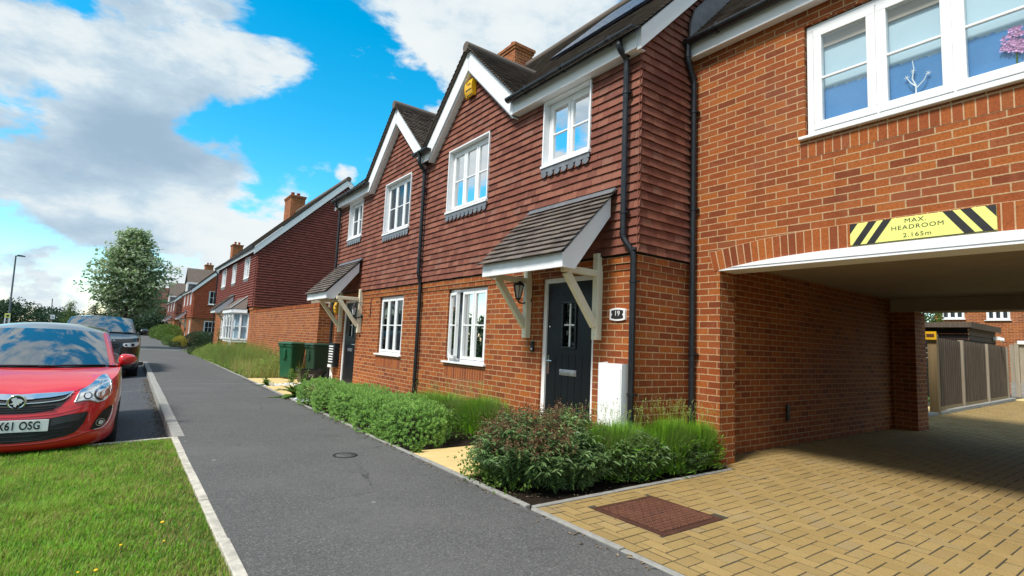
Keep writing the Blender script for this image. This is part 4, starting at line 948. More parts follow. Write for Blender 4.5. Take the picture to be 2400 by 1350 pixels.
for i in range(3):
    L_ = (WB[1]-WB[0]-.144)/3; a = WB[0]+.072+i*L_; N2 = 24; zt = WB[2]+.50
    for k in range(N2):
        u0 = a+.05+(L_-.1)*k/N2; u1 = a+.05+(L_-.1)*(k+1)/N2; h0 = zt+.006*math.sin(k*2.3+i)+.005*math.sin(k*5.1)+.03*k/N2; h1 = zt+.006*math.sin((k+1)*2.3+i)+.005*math.sin((k+1)*5.1)+.03*(k+1)/N2
        c.quad(PA(u0, WB[2]+.08, -.108), PA(u1, WB[2]+.08, -.108), PA(u1, h1, -.108), PA(u0, h0, -.108))
c.build('blue_film', M['film'], wd)
c = MB(); c.box(5.46, 5.475, WB[0]+.1, WB[1]-.1, WB[3]-.26, WB[3]-.06); c.build('roller_blind', M['soffit'], wd)
M['sky_reflection'] = simple('painted_sky_reflection', (.50, .64, .72), .8, var=.06, vscale=1.5)  # cloud reflection painted as a pale panel behind the upstairs glass
c = MB(); c.box(5.485, 5.487, WB[0]+.06, WB[1]-.06, WB[2]+.05, WB[3]-.05); c.build('sky_reflection_panel', M['sky_reflection'], wd)
# ornaments standing behind the upstairs glass
tw = thing('twig_ornament', (5.44, 1.490, 3.560), 'white twig ornament standing behind the middle upstairs pane over the arch', 'ornament')
mb = MB(); mb.tube([(5.44, 1.490, 3.550), (5.44, 1.490, 3.660), (5.44, 1.515, 3.730), (5.44, 1.500, 3.820), (5.44, 1.510, 3.900)], [.007, .007, .006, .005, .003], 6)
mb.tube([(5.44, 1.490, 3.650), (5.44, 1.530, 3.700), (5.44, 1.555, 3.755)], [.006, .005, .003], 6); mb.tube([(5.44, 1.490, 3.630), (5.44, 1.430, 3.685), (5.44, 1.405, 3.740)], [.006, .005, .003], 6)
for y_, z_ in ((1.558, 3.760), (1.402, 3.745), (1.51, 3.805)):
    for k in range(6): a = k*1.05; mb.tube([(5.455, y_, z_), (5.452, y_+.022*math.cos(a), z_+.022*math.sin(a))], [.004, .002], 5)
mb.build('twig', M['white'], tw)
M['pink'] = simple('pink_petal', (.66, .34, .58), .6, var=.25, vscale=40)
pf = thing('flower_head', (5.455, .84, 3.8), 'pink flower head behind the right upstairs pane over the arch', 'flower')
mb = MB()
for k in range(46):
    a, b = random.uniform(0, 6.28), random.uniform(0, 1)**.5*.11; cy, cz = .84+b*math.cos(a)*.8, 3.79+b*math.sin(a)
    for q in range(4): t2 = q*1.57+k; mb.quad((5.46, cy, cz), (5.45, cy+.018*math.cos(t2-.6), cz+.018*math.sin(t2-.6)), (5.444, cy+.026*math.cos(t2), cz+.026*math.sin(t2)), (5.45, cy+.018*math.cos(t2+.6), cz+.018*math.sin(t2+.6)))
mb.build('petals', M['pink'], pf); mb = MB(); mb.tube([(5.466, .84, 3.45), (5.466, .84, 3.79)], .006, 6); mb.build('stalk', M['weed'], pf)
mb = MB(); c = math.sqrt(.5); Pr = lambda u, v, n: (5.19+v*c-n*c, u, 4.965+v*c+n*c); L = 4.7
mb.quad(Pr(-6.2, -.05, 0), Pr(3.70, -.05, 0), Pr(3.70, L, 0), Pr(-6.2, L, 0)); mb.quad((8.48, -6.2, 8.32), (8.48, 3.7, 8.32), (12.2, 3.7, 4.7), (12.2, -6.2, 4.7))
tiles(mb, Pr, lambda v: [(-1.2, 3.70)], -.06, L, .10, .165, .014)
rf = mb.build('roof', M['rooftile'], lk)
q = MB(); q.box(5.245, 5.27, -6, 3.70, 4.775, 4.955); q.box(5.272, 5.368, -6, 3.70, 4.785, 4.80); q.build('fascia', M['white_wood'], rf, bevel=.003)
q = MB(); gutter(q, (5.18, -5.9, 4.965), (5.18, 3.685, 4.965), .062); q.build('gutter', M['black'], rf)
q = MB(); q.prism([(5.22, 4.97), (5.22, 5.20), (5.3, 5.42), (8.0, 8.12), (8.0, 7.78)], 3.642, 3.668, 'Y'); q.build('lead_flashing', M['lead'], rf)
downpipe(lk, [(5.18, 3.655, 4.92), (5.18, 3.655, 4.72), (5.308, 3.655, 4.48), (5.308, 3.655, .02)], [(5.308, 3.655, 4.1), (5.308, 3.655, 2.9), (5.308, 3.655, 1.2)])
# headroom board
hb = thing('headroom_sign', (5.36, 1.5, 2.36), 'yellow and black headroom board fixed to the brick above the arch', 'sign')
SY0, SY1, SZ0, SZ1 = .985, 2.005, 2.262, 2.468
M['sign_yellow'] = simple('sign_yellow', (.78, .80, .22), .45, var=.03); M['sign_black'] = simple('sign_black', (.016, .015, .016), .5, var=.1)
mb = MB(); mb.box(5.345, 5.362, SY0, SY1, SZ0, SZ1); mb.build('board', M['sign_yellow'], hb, bevel=.002)
mb = MB(); H_ = SZ1-SZ0
def stripe(u0, u1, lean):     # u from the left edge of the board as read from the street
    pts = [(u0, 0), (u1, 0), (u1+lean, H_), (u0+lean, H_)]
    out = []
    W_ = SY1-SY0
    # clip to the board's width
    def clip(poly, lo, keep_gt):
        res = []
        for (x0, y0), (x1, y1) in zip(poly, poly[1:]+poly[:1]):
            i0 = (x0 > lo) == keep_gt or x0 == lo; i1 = (x1 > lo) == keep_gt or x1 == lo
            if i0: res.append((x0, y0))
            if i0 != i1: t_ = (lo-x0)/(x1-x0); res.append((lo, y0+t_*(y1-y0)))
        return res
    pts = clip(pts, .0, True); pts = clip(pts, W_, False) if pts else pts
    if len(pts) > 2: mb.poly([(5.3435, SY1-a, SZ0+b) for a, b in pts])
for u0 in (-.075-.065, .012, .127): stripe(u0, u0+.065, .14)
W_ = SY1-SY0
for u0 in (.012, .127, -.140): stripe(W_-u0-.065, W_-u0, -.14)
mb.box(5.3437, 5.345, SY0, SY1, SZ0, SZ0+.008)
mb.build('stripe', M['sign_black'], hb)
for s, z, k in (('MAX.', 2.432, .052), ('HEADROOM', 2.376, .052), ('2.165m', 2.306, .052)): text_obj('lettering', s, k, M['sign_black'], hb, (5.3445, 1.495+(.01 if z > 2.4 else 0), z), (0, -1, 0), (0, 0, 1), .0008, sx=1.18, space=1.12)
# things fixed to the near houses
mt = thing('meter_box', (4.36, 3.97, .55), 'white plastic meter box on the brick beside the dark door', 'meter box')
mb = MB(); mb.prism([(4.44, .36), (4.305, .36), (4.305, 1.05), (4.44, 1.062)], 3.805, 4.145, 'Y'); mb.build('case', M['white'], mt, bevel=.012)
mb = MB(); mb.box(4.293, 4.3045, 3.825, 4.125, .39, 1.015); mb.box(4.290, 4.300, 4.119, 4.129, .45, .50); mb.build('lid', M['white'], mt, bevel=.003)
mb = MB(); mb.lathe([(.001, -.008), (.010, -.007), (.011, 0)], (4.299, 3.855, .70), 'X', 10); mb.build('lock', M['silver'], mt)
pl = thing('number_plaque', (4.43, 4.0, 1.6), 'small black number 19 plaque with a white rim', 'number plaque')
def plaque(w, h, cut=0):
    pts = []
    for i in range(9): t_ = -1+2*i/8; pts.append((t_*w, h*(.80+.20*(1-t_*t_))))
    if cut: pts += [(w*.98, h*.3), (w*.82, 0), (w*.98, -h*.3)]
    for i in range(9): t_ = 1-2*i/8; pts.append((t_*w, -h*(.80+.20*(1-t_*t_))))
    if cut: pts += [(-w*.98, -h*.3), (-w*.82, 0), (-w*.98, h*.3)]
    return pts
mb = MB(); mb.prism([(4.0+a, 1.603+b) for a, b in plaque(.108, .068)], 4.418, 4.44); mb.build('rim', M['white'], pl, bevel=.004)
mb = MB(); mb.prism([(4.0+a, 1.603+b) for a, b in plaque(.088, .052, 1)], 4.4150, 4.419); mb.build('face', M['sign_black'], pl)
text_obj('lettering', '19', .082, M['white'], pl, (4.4145, 4.0, 1.612), (0, -1, 0), (0, 0, 1), .0008, space=1.05)
bl = thing('doorbell', (4.43, 5.49, 1.2), 'slim black video doorbell on the brick left of the dark door', 'doorbell')
mb = MB(); mb.box(4.408, 4.44, 5.462, 5.515, 1.13, 1.27); mb.build('case', M['black'], bl, bevel=.008)
mb = MB(); mb.lathe([(.001, -.004), (.016, -.003), (.018, 0)], (4.408, 5.4885, 1.165), 'X', 14); mb.build('button', M['silver'], bl); mb = MB(); mb.lathe([(.001, -.003), (.010, -.003), (.012, 0)], (4.408, 5.4885, 1.24), 'X', 12); mb.build('lens', M['dark'], bl)
M['lamp_glass'] = simple('frosted_lantern_glass', (.55, .57, .58), .25, var=.05)
def lantern(y, z, label, up=True):
    t_ = thing('wall_lantern', (4.40, y, z), label, 'wall lantern', 'black wall lanterns by the front doors')
    x = 4.24
    mb = MB(); mb.lathe([(.001, -.022), (.045, -.020), (.050, 0)], (4.44, y, z-.11), 'X', 16); mb.tube(pipe_pts([(4.42, y, z-.11), (4.33, y, z-.16), (x, y, z-.15), (x, y, z-.10)], fil=.03), .011, 8)
    mb.lathe([(.001, -.13), (.028, -.115), (.034, -.10), (.034, -.095)], (x, y, z), n=12)
    mb.lathe([(.088, .075), (.075, .09), (.045, .125), (.022, .145), (.018, .16), (.008, .17), (.012, .185), (.001, .20)], (x, y, z), n=12); mb.lathe([(.088, .075), (.001, .072)], (x, y, z), n=12)
    for k in range(6): a = R(60*k); mb.bar((x+.034*math.cos(a), y+.034*math.sin(a), z-.10), (x+.072*math.cos(a), y+.072*math.sin(a), z+.078), .010, .010)
    mb.build('lantern_frame', M['black'], t_)
    mb = MB(); mb.lathe([(.028, -.10), (.064, .072)], (x, y, z), n=6, smooth=False); mb.build('lamp_glass', M['lamp_glass'], t_)
lantern(5.60, 1.93, 'black wall lantern half hidden by the timber bracket near number 19')
lantern(11.78, 1.80, 'black wall lantern with pale glass beside the iron hanging bracket')
hbk = thing('hanging_bracket', (4.43, 11.28, 1.85), 'thin black iron hanging basket bracket on the brick wall', 'bracket')
mb = MB(); mb.box(4.425, 4.44, 11.27, 11.29, 1.65, 2.03); mb.tube([(4.43, 11.28, 1.96), (4.12, 11.28, 1.965), (4.10, 11.28, 1.99), (4.11, 11.28, 2.01)], .006, 6); mb.tube([(4.43, 11.28, 1.70), (4.33, 11.28, 1.74), (4.26, 11.28, 1.84), (4.17, 11.28, 1.955)], .006, 6); mb.build('iron_arm', M['black'], hbk)
M['alarm_yellow'] = simple('alarm_yellow', (.78, .44, .015), .4, var=.05)
def alarm(x, y, z, s, label, word):
    t_ = thing('alarm_box', (x, y, z), label, 'alarm box', 'yellow burglar alarm boxes')
    w, h = .115*s, .15*s; pts = []
    for i in range(11): t2 = -1+2*i/10; pts.append((x-.075*s*(1-.55*t2*t2), z+h*t2))
    mb = MB(); mb.prism([(x, z-h), *pts, (x, z+h)], y-w, y+w, 'Y'); mb.build('case', M['alarm_yellow'], t_, bevel=.01)
    mb = MB(); mb.prism([(x-.076*s*(1-.55*.49), z-h*.62), (x-.078*s*(1-.55*.06), z-h*.30), (x-.05*s, z-h*.30), (x-.03*s, z-h*.85), (x-.042*s, z-h*.92)], y-w*.72, y+w*.72, 'Y'); mb.build('strobe', M['black'], t_, bevel=.004)
    text_obj('lettering', word, .085*s, M['sign_black'], t_, (x-.0765*s, y, z+h*.26), (0, -1, 0), (-.12, 0, 1), .001, sx=.95)
alarm(4.365, 7.30, 5.47, 1.0, 'yellow alarm box high in the tiled gable above the middle window', 'Yale')
alarm(4.43, 13.50, 1.93, .95, 'yellow alarm box on brick under the far door canopy', 'Yale')
vb = thing('slatted_box', (4.38, 13.4, .7), 'tall black wall box with white slats beside the wheelie bins', 'wall box')
mb = MB(); mb.box(4.30, 4.44, 13.13, 13.52, .44, 1.03); mb.build('case', M['black'], vb, bevel=.015)
for i in range(7):
    mb = MB(); mb.box(4.288, 4.302, 13.20, 13.50, .55+i*.064, .582+i*.064); mb.build('slat', M['white'], vb, bevel=.003)
mb = MB(); mb.box(4.28, 4.40, 13.24, 13.50, .43, .50); mb.tube([(4.36, 13.44, .43), (4.36, 13.44, .0)], .03, 10); mb.tube(pipe_pts([(4.36, 13.44, .30), (4.36, 13.34, .24), (4.36, 13.32, .05)], fil=.04), .014, 8); mb.build('waste_pipe', M['white'], vb)
# ------------------------------------------------------------------ garden wall, gate and trellis
gw = thing('garden_wall', (4.3, 19, 0), 'long red brick garden wall behind the overgrown bed', 'wall')
mb = MB(); mb.box(4.28, 4.50, 14.55, 23.58, -.1, 1.98); mb.box(4.50, 6.2, 14.55, 14.77, -.1, 1.98); gwb = mb.build('brick_wall', M['brick_far'], gw, uv=True)
mb = MB(); y = 14.53
while y < 23.5: mb.box(4.272, 4.508, y+.004, y+.071, 1.982, 2.085, random.random()); y += .075
mb.build('coping', M['soldier'], gw)
gt = thing('garden_gate', (5.0, 14.1, 0), 'narrow grey timber gate between the brick wall and the far house', 'gate')
for i in range(7): mb = MB(); mb.box(5.0, 5.025, 13.76+i*.108, 13.76+i*.108+.103, .06, 1.78, random.random()); mb.build('board', M['post_grey'], gt)
mb = MB(); mb.box(5.025, 5.06, 13.76, 14.52, .3, .4); mb.box(5.025, 5.06, 13.76, 14.52, 1.4, 1.5); mb.build('rail', M['post_grey'], gt)
tl_ = thing('trellis_panel', (5.2, 15.4, 1.9), 'weathered grey fence panel showing above the garden wall', 'fence panel')
for i in range(3): mb = MB(); mb.box(4.62, 4.64, 14.75, 16.6, 1.97+i*.095, 2.055+i*.095, random.random()); mb.build('board', M['post_grey'], tl_)
for y_ in (14.8, 16.5): mb = MB(); mb.box(4.64, 4.70, y_-.03, y_+.03, 0, 2.24); mb.build('post', M['post_grey'], tl_)
# ------------------------------------------------------------------ houses further up the street
def street_house(label, Xf, y0, y1, ze, Xr, brick='brick_far', tile='tile_far', uppers=(), lowers=(), gable_w=(), canopies=(), bay=None, dormers=(), chim=None, gauge=.105, door_at=None, roofm='rooftile', group='brick houses further up the street'):
    h = thing('brick_house', (Xf, (y0+y1)/2, 0), label, 'house', group); D = Xr-Xf; Xb = Xr+D; zr = ze+D+.15
    P = lambda u, z, n: (Xf-n, u, z); PT = lambda u, z, n: (Xf-.03-n, u, z); PY = lambda u, z, n: (u, y0-n, z); PYT = lambda u, z, n: (u, y0-.03-n, z)
    mb = MB(); rect_wall(mb, P, y0, y1, -.2, 2.32, [q[:4] for q in lowers] + ([door_at] if door_at else []), 0, .1); rect_wall(mb, PY, Xf, Xb, -.2, 2.32, [q for q in gable_w if q[2] < 2], 0, .1)
    mb.box(Xf-.03, Xb, y0-.03, y0, 2.10, 2.25); mb.box(Xf-.03, Xf, y0, y1, 2.10, 2.25)
    mb.quad((Xf, y1, -.2), (Xb, y1, -.2), (Xb, y1, ze), (Xf, y1, ze)); mb.poly([(Xf, y1, ze-.1), (Xb, y1, ze-.1), (Xr, y1, zr-.2)]); mb.quad((Xb, y0, -.2), (Xb, y1, -.2), (Xb, y1, ze), (Xb, y0, ze))
    mb.build('brick_wall', M[brick], h, uv=True)
    mb = MB(); rect_wall(mb, PT, y0, y1, 2.25, ze, [q[:4] for q in uppers], 0, .0)
    gu = [q for q in gable_w if q[2] > 2]; rect_wall(mb, PYT, Xf-.03, Xb, 2.25, ze-.1, gu, 0, 0); mb.poly([(Xf-.03, y0-.03, ze-.1), (Xb, y0-.03, ze-.1), (Xr, y0-.03, zr-.15)]); mb.build('gable_core', M['dark'], h)
    tm = MB(); w = .165*gauge/.105
    tiles(tm, PT, lambda v: minus(y0-.05, y1, [q[:2] for q in uppers if q[2] < v < q[3]]), 2.26, ze, gauge, w, .026*gauge/.105)
    def gs(v):
        a, b = (Xf-.05, Xb) if v < ze-.1 else (Xf-.03+(v-ze+.12), Xb-(v-ze+.12))
        return minus(a, min(b, Xr+2.5), [q[:2] for q in gu if q[2] < v < q[3]]) if b > a else []
    tiles(tm, PYT, gs, 2.26, zr-.25, gauge, w, .034*gauge/.105); tm.build('hung_tiles', M[tile], h)
    for q in uppers:
        wd = window(h, PT, q[0]+.02, q[1]-.02, q[2]+.02, q[3]-.02, q[4], -.055, curtain='curtain', sill=False)
        b = MB(); pbox(b, PT, q[0]-.004, q[0]+.018, q[2], q[3], -.12, .04); pbox(b, PT, q[1]-.018, q[1]+.004, q[2], q[3], -.12, .04); pbox(b, PT, q[0], q[1], q[3]-.018, q[3], -.12, .041); pbox(b, PT, q[0], q[1], q[2]-.012, q[2]+.02, -.12, .06); b.build('window_lining', M['white_wood'], wd)
        b = MB(); pbox(b, PT, q[0]+.05, q[1]-.05, q[2]-.14, q[2]-.02, .03, .05); b.build('lead_apron', M['lead'], wd)
    for q in lowers: window(h, P, q[0]+.01, q[1]-.01, q[2]+.02, q[3]-.01, q[4], -.04, curtain='curtain_dark')
    for q in gable_w: window(h, PYT if q[2] > 2 else PY, q[0]+.01, q[1]-.01, q[2]+.02, q[3]-.01, max(1, round((q[1]-q[0])/.6)), .045 if q[2] > 2 else -.04, bars=1, vbars=1, curtain='curtain_dark')
    c = math.sqrt(.5); Pr = lambda u, v, n: (Xf-.22+v*c-n*c, u, ze+.06+v*c+n*c); L = (D+.22)/c
    mb = MB(); mb.quad(Pr(y0-.15, 0, 0), Pr(y1+.1, 0, 0), Pr(y1+.1, L, 0), Pr(y0-.15, L, 0)); zt = Pr(0, L, 0)[2]; mb.quad((Xr, y0-.15, zt), (Xr, y1+.1, zt), (Xb+.2, y1+.1, ze), (Xb+.2, y0-.15, ze))
    tiles(mb, Pr, lambda v: [(y0-.16, y1+.1)], -.05, L, gauge*1.0, w*1.5, .014); mb.tube([(Xr, y0-.16, zt), (Xr, y1+.1, zt)], .12, 8); rf = mb.build('roof', M[roofm], h)
    q = MB(); q.prism([(Xf-.20, ze-.24), (Xf-.20, ze+.06), (Xr, zt-.02), (Xb+.2, ze), (Xb+.2, ze-.3), (Xr, zt-.34)], y0-.145, y0-.11, 'Y'); q.build('bargeboard', M['white_wood'], rf)
    q = MB(); q.box(Xf-.19, Xf-.165, y0-.10, y1, ze-.10, ze+.08); q.build('fascia', M['white_wood'], rf); q = MB(); gutter(q, (Xf-.245, y0-.1, ze+.09), (Xf-.245, y1, ze+.09)); q.build('gutter', M['black'], rf)
    downpipe(h, [(Xf-.245, y1-.15, ze+.05), (Xf-.245, y1-.15, ze-.1), (Xf-.12, y1-.15, ze-.22), (Xf-.10, y1-.15, 0)], ())
    for d in canopies: canopy(h, d, d+1.45, Xf-.06, Xf-.85, 2.2, R(42), lambda y: y, (d+.2, d+1.25), far=True)
    if door_at:
        q = MB(); q.box(Xf+.04, Xf+.08, door_at[0], door_at[1], 0, door_at[3]); k = q.build('door', M['white_wood'], h); q = MB(); q.box(Xf+.03, Xf+.045, door_at[0]+.25, door_at[1]-.25, .9, 1.9); q.build('pane', M['dark'], k)
    for yd, wd_ in dormers:
        q = MB(); q.box(Xf+.0, Xf+1.8, yd, yd+wd_, ze+.1, ze+1.15); dk = q.build('dormer', M['lead'], h)
        q = MB(); X0 = Xf-.15; ym = yd+wd_/2; zz = ze+1.15; q.prism([(yd-.15, zz-.02), (ym, zz+wd_*.62), (yd+wd_+.15, zz-.02), (yd+wd_+.15, zz-.07), (ym, zz+wd_*.62-.06), (yd-.15, zz-.07)], X0, Xf+2.7); q.build('dormer_roof', M[roofm], dk)
        q = MB(); q.box(X0, Xf+1.75, yd-.17, yd-.15, zz-.20, zz-.02); q.box(X0-.02, X0, yd-.15, yd+.15, ze+.1, zz-.1); q.build('dormer_fascia', M['white_wood'], dk)
        window(h, lambda u, z, n: (Xf-.01-n, u, z), yd+.2, yd+wd_-.2, ze+.3, zz-.05, 2, .02, curtain='curtain_dark', sill=False)
    if chim: chimney(h, chim[0], chim[1], zr-1.2, chim[2], chim[3], chim[4], 2)
    if bay:
        b0, b1, z0, z1, out = bay; ca = .32; k = [(Xf, b0), (Xf-out, b0+ca), (Xf-out, b1-ca), (Xf, b1)]
        fr = MB(); g = MB(); cu = MB()
        for (xa, ya), (xb, yb) in zip(k[:-1], k[1:]):
            A, B = Vector((xa, ya, 0)), Vector((xb, yb, 0)); d = (B-A).normalized(); LL = (B-A).length
            for s in range(0, (3 if LL > 1 else 2)+1):
                p = A + d*LL*s/(3 if LL > 1 else 2); fr.bar((p.x, p.y, z0), (p.x, p.y, z1), .06, .075, (d.x, d.y, 0))
            for zz in (z0+.03, (z0+z1)/2, z1-.03): fr.bar((A.x, A.y, zz), (B.x, B.y, zz), .06, .06 if zz != (z0+z1)/2 else .025)
            g.quad((xa, ya, z0), (xb, yb, z0), (xb, yb, z1), (xa, ya, z1)); i_ = Vector((.12, 0, 0)); cu.quad((xa+.12, ya+.05, z0), (xb+.12, yb, z0), (xb+.12, yb, z1), (xa+.12, ya+.05, z1))
        bw = fr.build('bay_window', M['white'], h); g.build('pane', M['glass'], bw); cu.build('curtain', M['curtain'], bw)
        q = MB(); k2 = [(x-.1, y+(-.08 if y < (b0+b1)/2 else .08)) for x, y in k]; q.prism([(x, y) for x, y in k], z0-.10, z0, 'Z'); q.prism(k2, z1, z1+.16, 'Z'); q.build('bay_fascia', M['white_wood'], bw)
        q = MB(); top = [(Xf-.02, b0+.35, z1+.75), (Xf-.02, b1-.35, z1+.75)]; kk = [(x-.04, y, z1+.165) for x, y in k2]
        q.quad(kk[0], kk[1], top[0], top[0]); q.quad(kk[1], kk[2], top[1], top[0]); q.quad(kk[2], kk[3], top[1], top[1]); q.build('bay_roof', M[roofm], bw)
        q = MB(); q.tube([kk[1], top[0]], .04, 6); q.build('lead_hip', M['lead'], bw)
    return h
street_house('dark red tile-hung house with a bay window behind the garden wall', 4.30, 23.6, 34.2, 4.62, 7.75, 'brick_far', 'tile_even',
    uppers=((24.9, 26.1, 3.52, 4.50, 2), (28.2, 29.3, 3.52, 4.50, 2), (31.2, 32.6, 3.52, 4.50, 2)), lowers=((31.0, 32.2, .75, 1.95, 2),), canopies=(28.0,), bay=(24.35, 27.2, .85, 1.98, .55), chim=(7.75, 33.0, 9.35, .80, 1.5), door_at=(28.3, 29.2, 0, 2.05))
street_house('orange tile-hung house with a small gable window behind the dark hedge', 4.98, 54.2, 63.6, 4.62, 8.3, 'brick_far', 'tile_far',
    uppers=((55.2, 56.4, 3.4, 4.5, 2), (58.0, 59.0, 3.4, 4.5, 2), (61.0, 62.2, 3.4, 4.5, 2)), lowers=((55.2, 56.4, .7, 2.0, 2),), gable_w=((6.12, 6.86, 3.42, 4.70), (5.95, 7.35, .80, 1.98)), canopies=(58.3,), dormers=((60.2, 2.4),), chim=(8.2, 55.6, 9.3, .85, 1.3), door_at=(58.6, 59.5, 0, 2.05), gauge=.15)
street_house('smaller brick house with a dormer just beyond the orange tile-hung one', 5.3, 77.5, 92, 4.62, 8.6, 'brick', 'tile',
    uppers=((78.5, 80, 3.4, 4.5, 2), (83, 84.4, 3.4, 4.5, 2), (88, 89.4, 3.4, 4.5, 2)), canopies=(80.3, 86.0), dormers=((89, 3.2),), chim=(8.6, 79, 9.6, .9, 1.4), gauge=.2)
street_house('brick house furthest up the row, past the two porches', 6.2, 98.5, 109, 4.6, 9.4, 'brick', 'tile', uppers=((99.5, 101, 3.4, 4.5, 2),), canopies=(102.0,), gauge=.25)
# the house across the top of the street
eh = thing('brick_house', (4, 118, 0), 'red brick house closing the far end of the street behind the tree', 'house')
PE = lambda u, z, n: (u, 118-n, z)
mb = MB(); rect_wall(mb, PE, 1.5, 14, -.2, 5.0, [(3.0, 5.9, .3, 2.45), (3.4, 4.8, 3.2, 4.3), (8.2, 9.6, 3.2, 4.3)], 0, .12); mb.build('brick_wall', M['brick'], eh, uv=True)
mb = MB(); mb.quad((1.2, 117.6, 4.9), (14.3, 117.6, 4.9), (14.3, 122.5, 8.9), (1.2, 122.5, 8.9)); tiles(mb, lambda u, v, n: (u, 117.6+v*.775-n*.632, 4.92+v*.632+n*.775), lambda v: [(1.2, 14.3)], 0, 6.2, .3, .5, .03); mb.build('roof', M['rooftile_red'], eh)
for q in ((3.4, 4.8, 3.2, 4.3), (8.2, 9.6, 3.2, 4.3)): window(eh, PE, q[0], q[1], q[2], q[3], 2, -.04, curtain='curtain_dark')
pw = MB(); pw.box(2.7, 6.2, 117.3, 118, 2.35, 2.65)
for x in (2.75, 3.75, 4.7, 5.6, 6.05): pw.box(x-.09, x+.09, 117.4, 117.6, 0, 2.35)
pw.box(2.7, 6.2, 117.42, 117.55, .2, .75); pw.build('porch', M['white'], eh)
mb = MB(); mb.quad((2.7, 117.7, .2), (6.2, 117.7, .2), (6.2, 117.7, 2.35), (2.7, 117.7, 2.35)); mb.build('pane', M['dark'], eh)
# ------------------------------------------------------------------ foliage builders
def unit(a): return a/np.maximum(np.linalg.norm(a, axis=1, keepdims=True), 1e-6)
def leaves(P, D, Nn, L, Wd, rnd, droop=.0, fold=.12):
    """one diamond leaf per row, from its stalk end P along D; two faces share the midrib"""
    D = unit(D); S_ = unit(np.cross(D, Nn)); U = np.cross(S_, D); n = len(P)
    L = np.broadcast_to(L, (n,))[:, None]; Wd = np.broadcast_to(Wd, (n,))[:, None]
    mid = P + D*L*.5 + U*L*.03; tip = P + D*L - np.array([0, 0, 1])*L*droop
    a = mid + S_*Wd*.5 - U*Wd*fold; b = mid - S_*Wd*.5 - U*Wd*fold
    V = np.stack([P, a, tip, b], 1).reshape(-1, 3); F = np.arange(4*n).reshape(n, 4)
    return V, F, np.asarray(rnd)
def join(parts):
    V, F, r, o = [], [], [], 0
    for v, f, q in parts: V.append(v); F.append(f+o); r.append(q); o += len(v)
    return np.concatenate(V), np.concatenate(F), np.concatenate(r)
def rdir(n, up=0.0):
    d = rng.normal(size=(n, 3)); d[:, 2] += up; return unit(d)
def twigs(name, parent, c, ends, r0, mat='stem', n=5):
    mb = MB()
    for e in ends:
        m = ((c[0]+e[0])/2*.6+c[0]*.4*0+c[0]*.4, (c[1]+e[1])/2*.6+c[1]*.4, c[2]+(e[2]-c[2])*.55); mb.tube([c, m, e], [r0, r0*.7, r0*.3], n, cap=False)
    return mb.build(name, M[mat], parent)
def hebe(x, y, a, b, h, label, seed, shoots=1000):
    g = np.random.default_rng(seed); t_ = thing('hebe_shrub', (x, y, 0), label, 'shrub', 'low rounded green shrubs along the pavement')
    n = shoots; th = g.uniform(0, 2*np.pi, n); q = np.sqrt(g.random(n)); side = g.random(n) < .45
    lob = 1 + .10*np.sin(3*th+seed) + .06*np.sin(5*th+2*seed)
    ph = np.where(side, g.uniform(.05, 1.0, n), 1.0); rr = np.where(side, 1.02-.10*(1-ph)*1 - .22*np.clip(ph-.8, 0, 1)*2, q*.97)*lob
    top = h*(1-.34*np.clip(rr, 0, 1)**4 + .05*np.sin(9*th*q)+.05*np.sin(7*rr*3+th)); z = np.where(side, top*ph, top); z += g.normal(0, .012, n)
    px, py = x+a*rr*np.cos(th), y+b*rr*np.sin(th)
    nor = np.stack([np.cos(th)*np.where(side, .9, rr**3*.9), np.sin(th)*np.where(side, .9, rr**3*.9), np.where(side, .45, 1.0)], 1); nor = unit(nor + g.normal(0, .25, (n, 3)))
    k = 11; P = np.repeat(np.stack([px, py, z], 1), k, 0); Nn = np.repeat(nor, k, 0); j = np.tile(np.arange(k), n)
    r1 = unit(np.cross(Nn, np.tile([[.3, .2, 1.]], (n*k, 1)))); r2 = np.cross(Nn, r1); an = j*2.4 + np.repeat(g.uniform(0, 6, n), k)
    rad = r1*np.cos(an)[:, None] + r2*np.sin(an)[:, None]; f_ = (j/k)[:, None]
    base = P - Nn*(.034*(1-f_)); D = rad*(1.05-.7*f_) + Nn*(.25+.95*f_)
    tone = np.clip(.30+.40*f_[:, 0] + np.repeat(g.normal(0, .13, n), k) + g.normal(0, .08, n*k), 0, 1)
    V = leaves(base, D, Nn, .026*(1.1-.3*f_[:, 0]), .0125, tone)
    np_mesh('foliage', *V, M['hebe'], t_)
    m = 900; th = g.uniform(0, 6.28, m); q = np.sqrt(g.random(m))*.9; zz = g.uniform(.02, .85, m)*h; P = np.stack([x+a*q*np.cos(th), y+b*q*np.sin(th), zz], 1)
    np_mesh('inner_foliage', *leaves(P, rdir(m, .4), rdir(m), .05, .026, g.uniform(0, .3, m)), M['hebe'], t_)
    ends = [(x+a*.8*r*math.cos(t2), y+b*.8*r*math.sin(t2), h*random.uniform(.5, .85)) for r, t2 in ((random.random(), random.uniform(0, 6.28)) for _ in range(26))]
    twigs('stem', t_, (x, y, -.02), ends, .009)
    return t_
hs_ = [(3.00, 5.98, .44, .58, .44, 'nearest rounded green shrub of the row, beside the buff path'), (2.98, 6.88, .43, .68, .42, 'rounded green shrub second along the pavement from the near path'),
       (3.00, 7.82, .42, .68, .42, 'rounded green shrub in the middle of the pavement row'), (3.02, 8.78, .42, .68, .41, 'rounded green shrub in the row level with the middle downpipe'), (3.05, 9.66, .42, .62, .42, 'furthest rounded green shrub of the row, beside the white pebbles')]
for i, (x, y, a, b, h_, lb) in enumerate(hs_): hebe(x, y, a, b, h_, lb, 20+i, 1150 if i < 2 else 900)
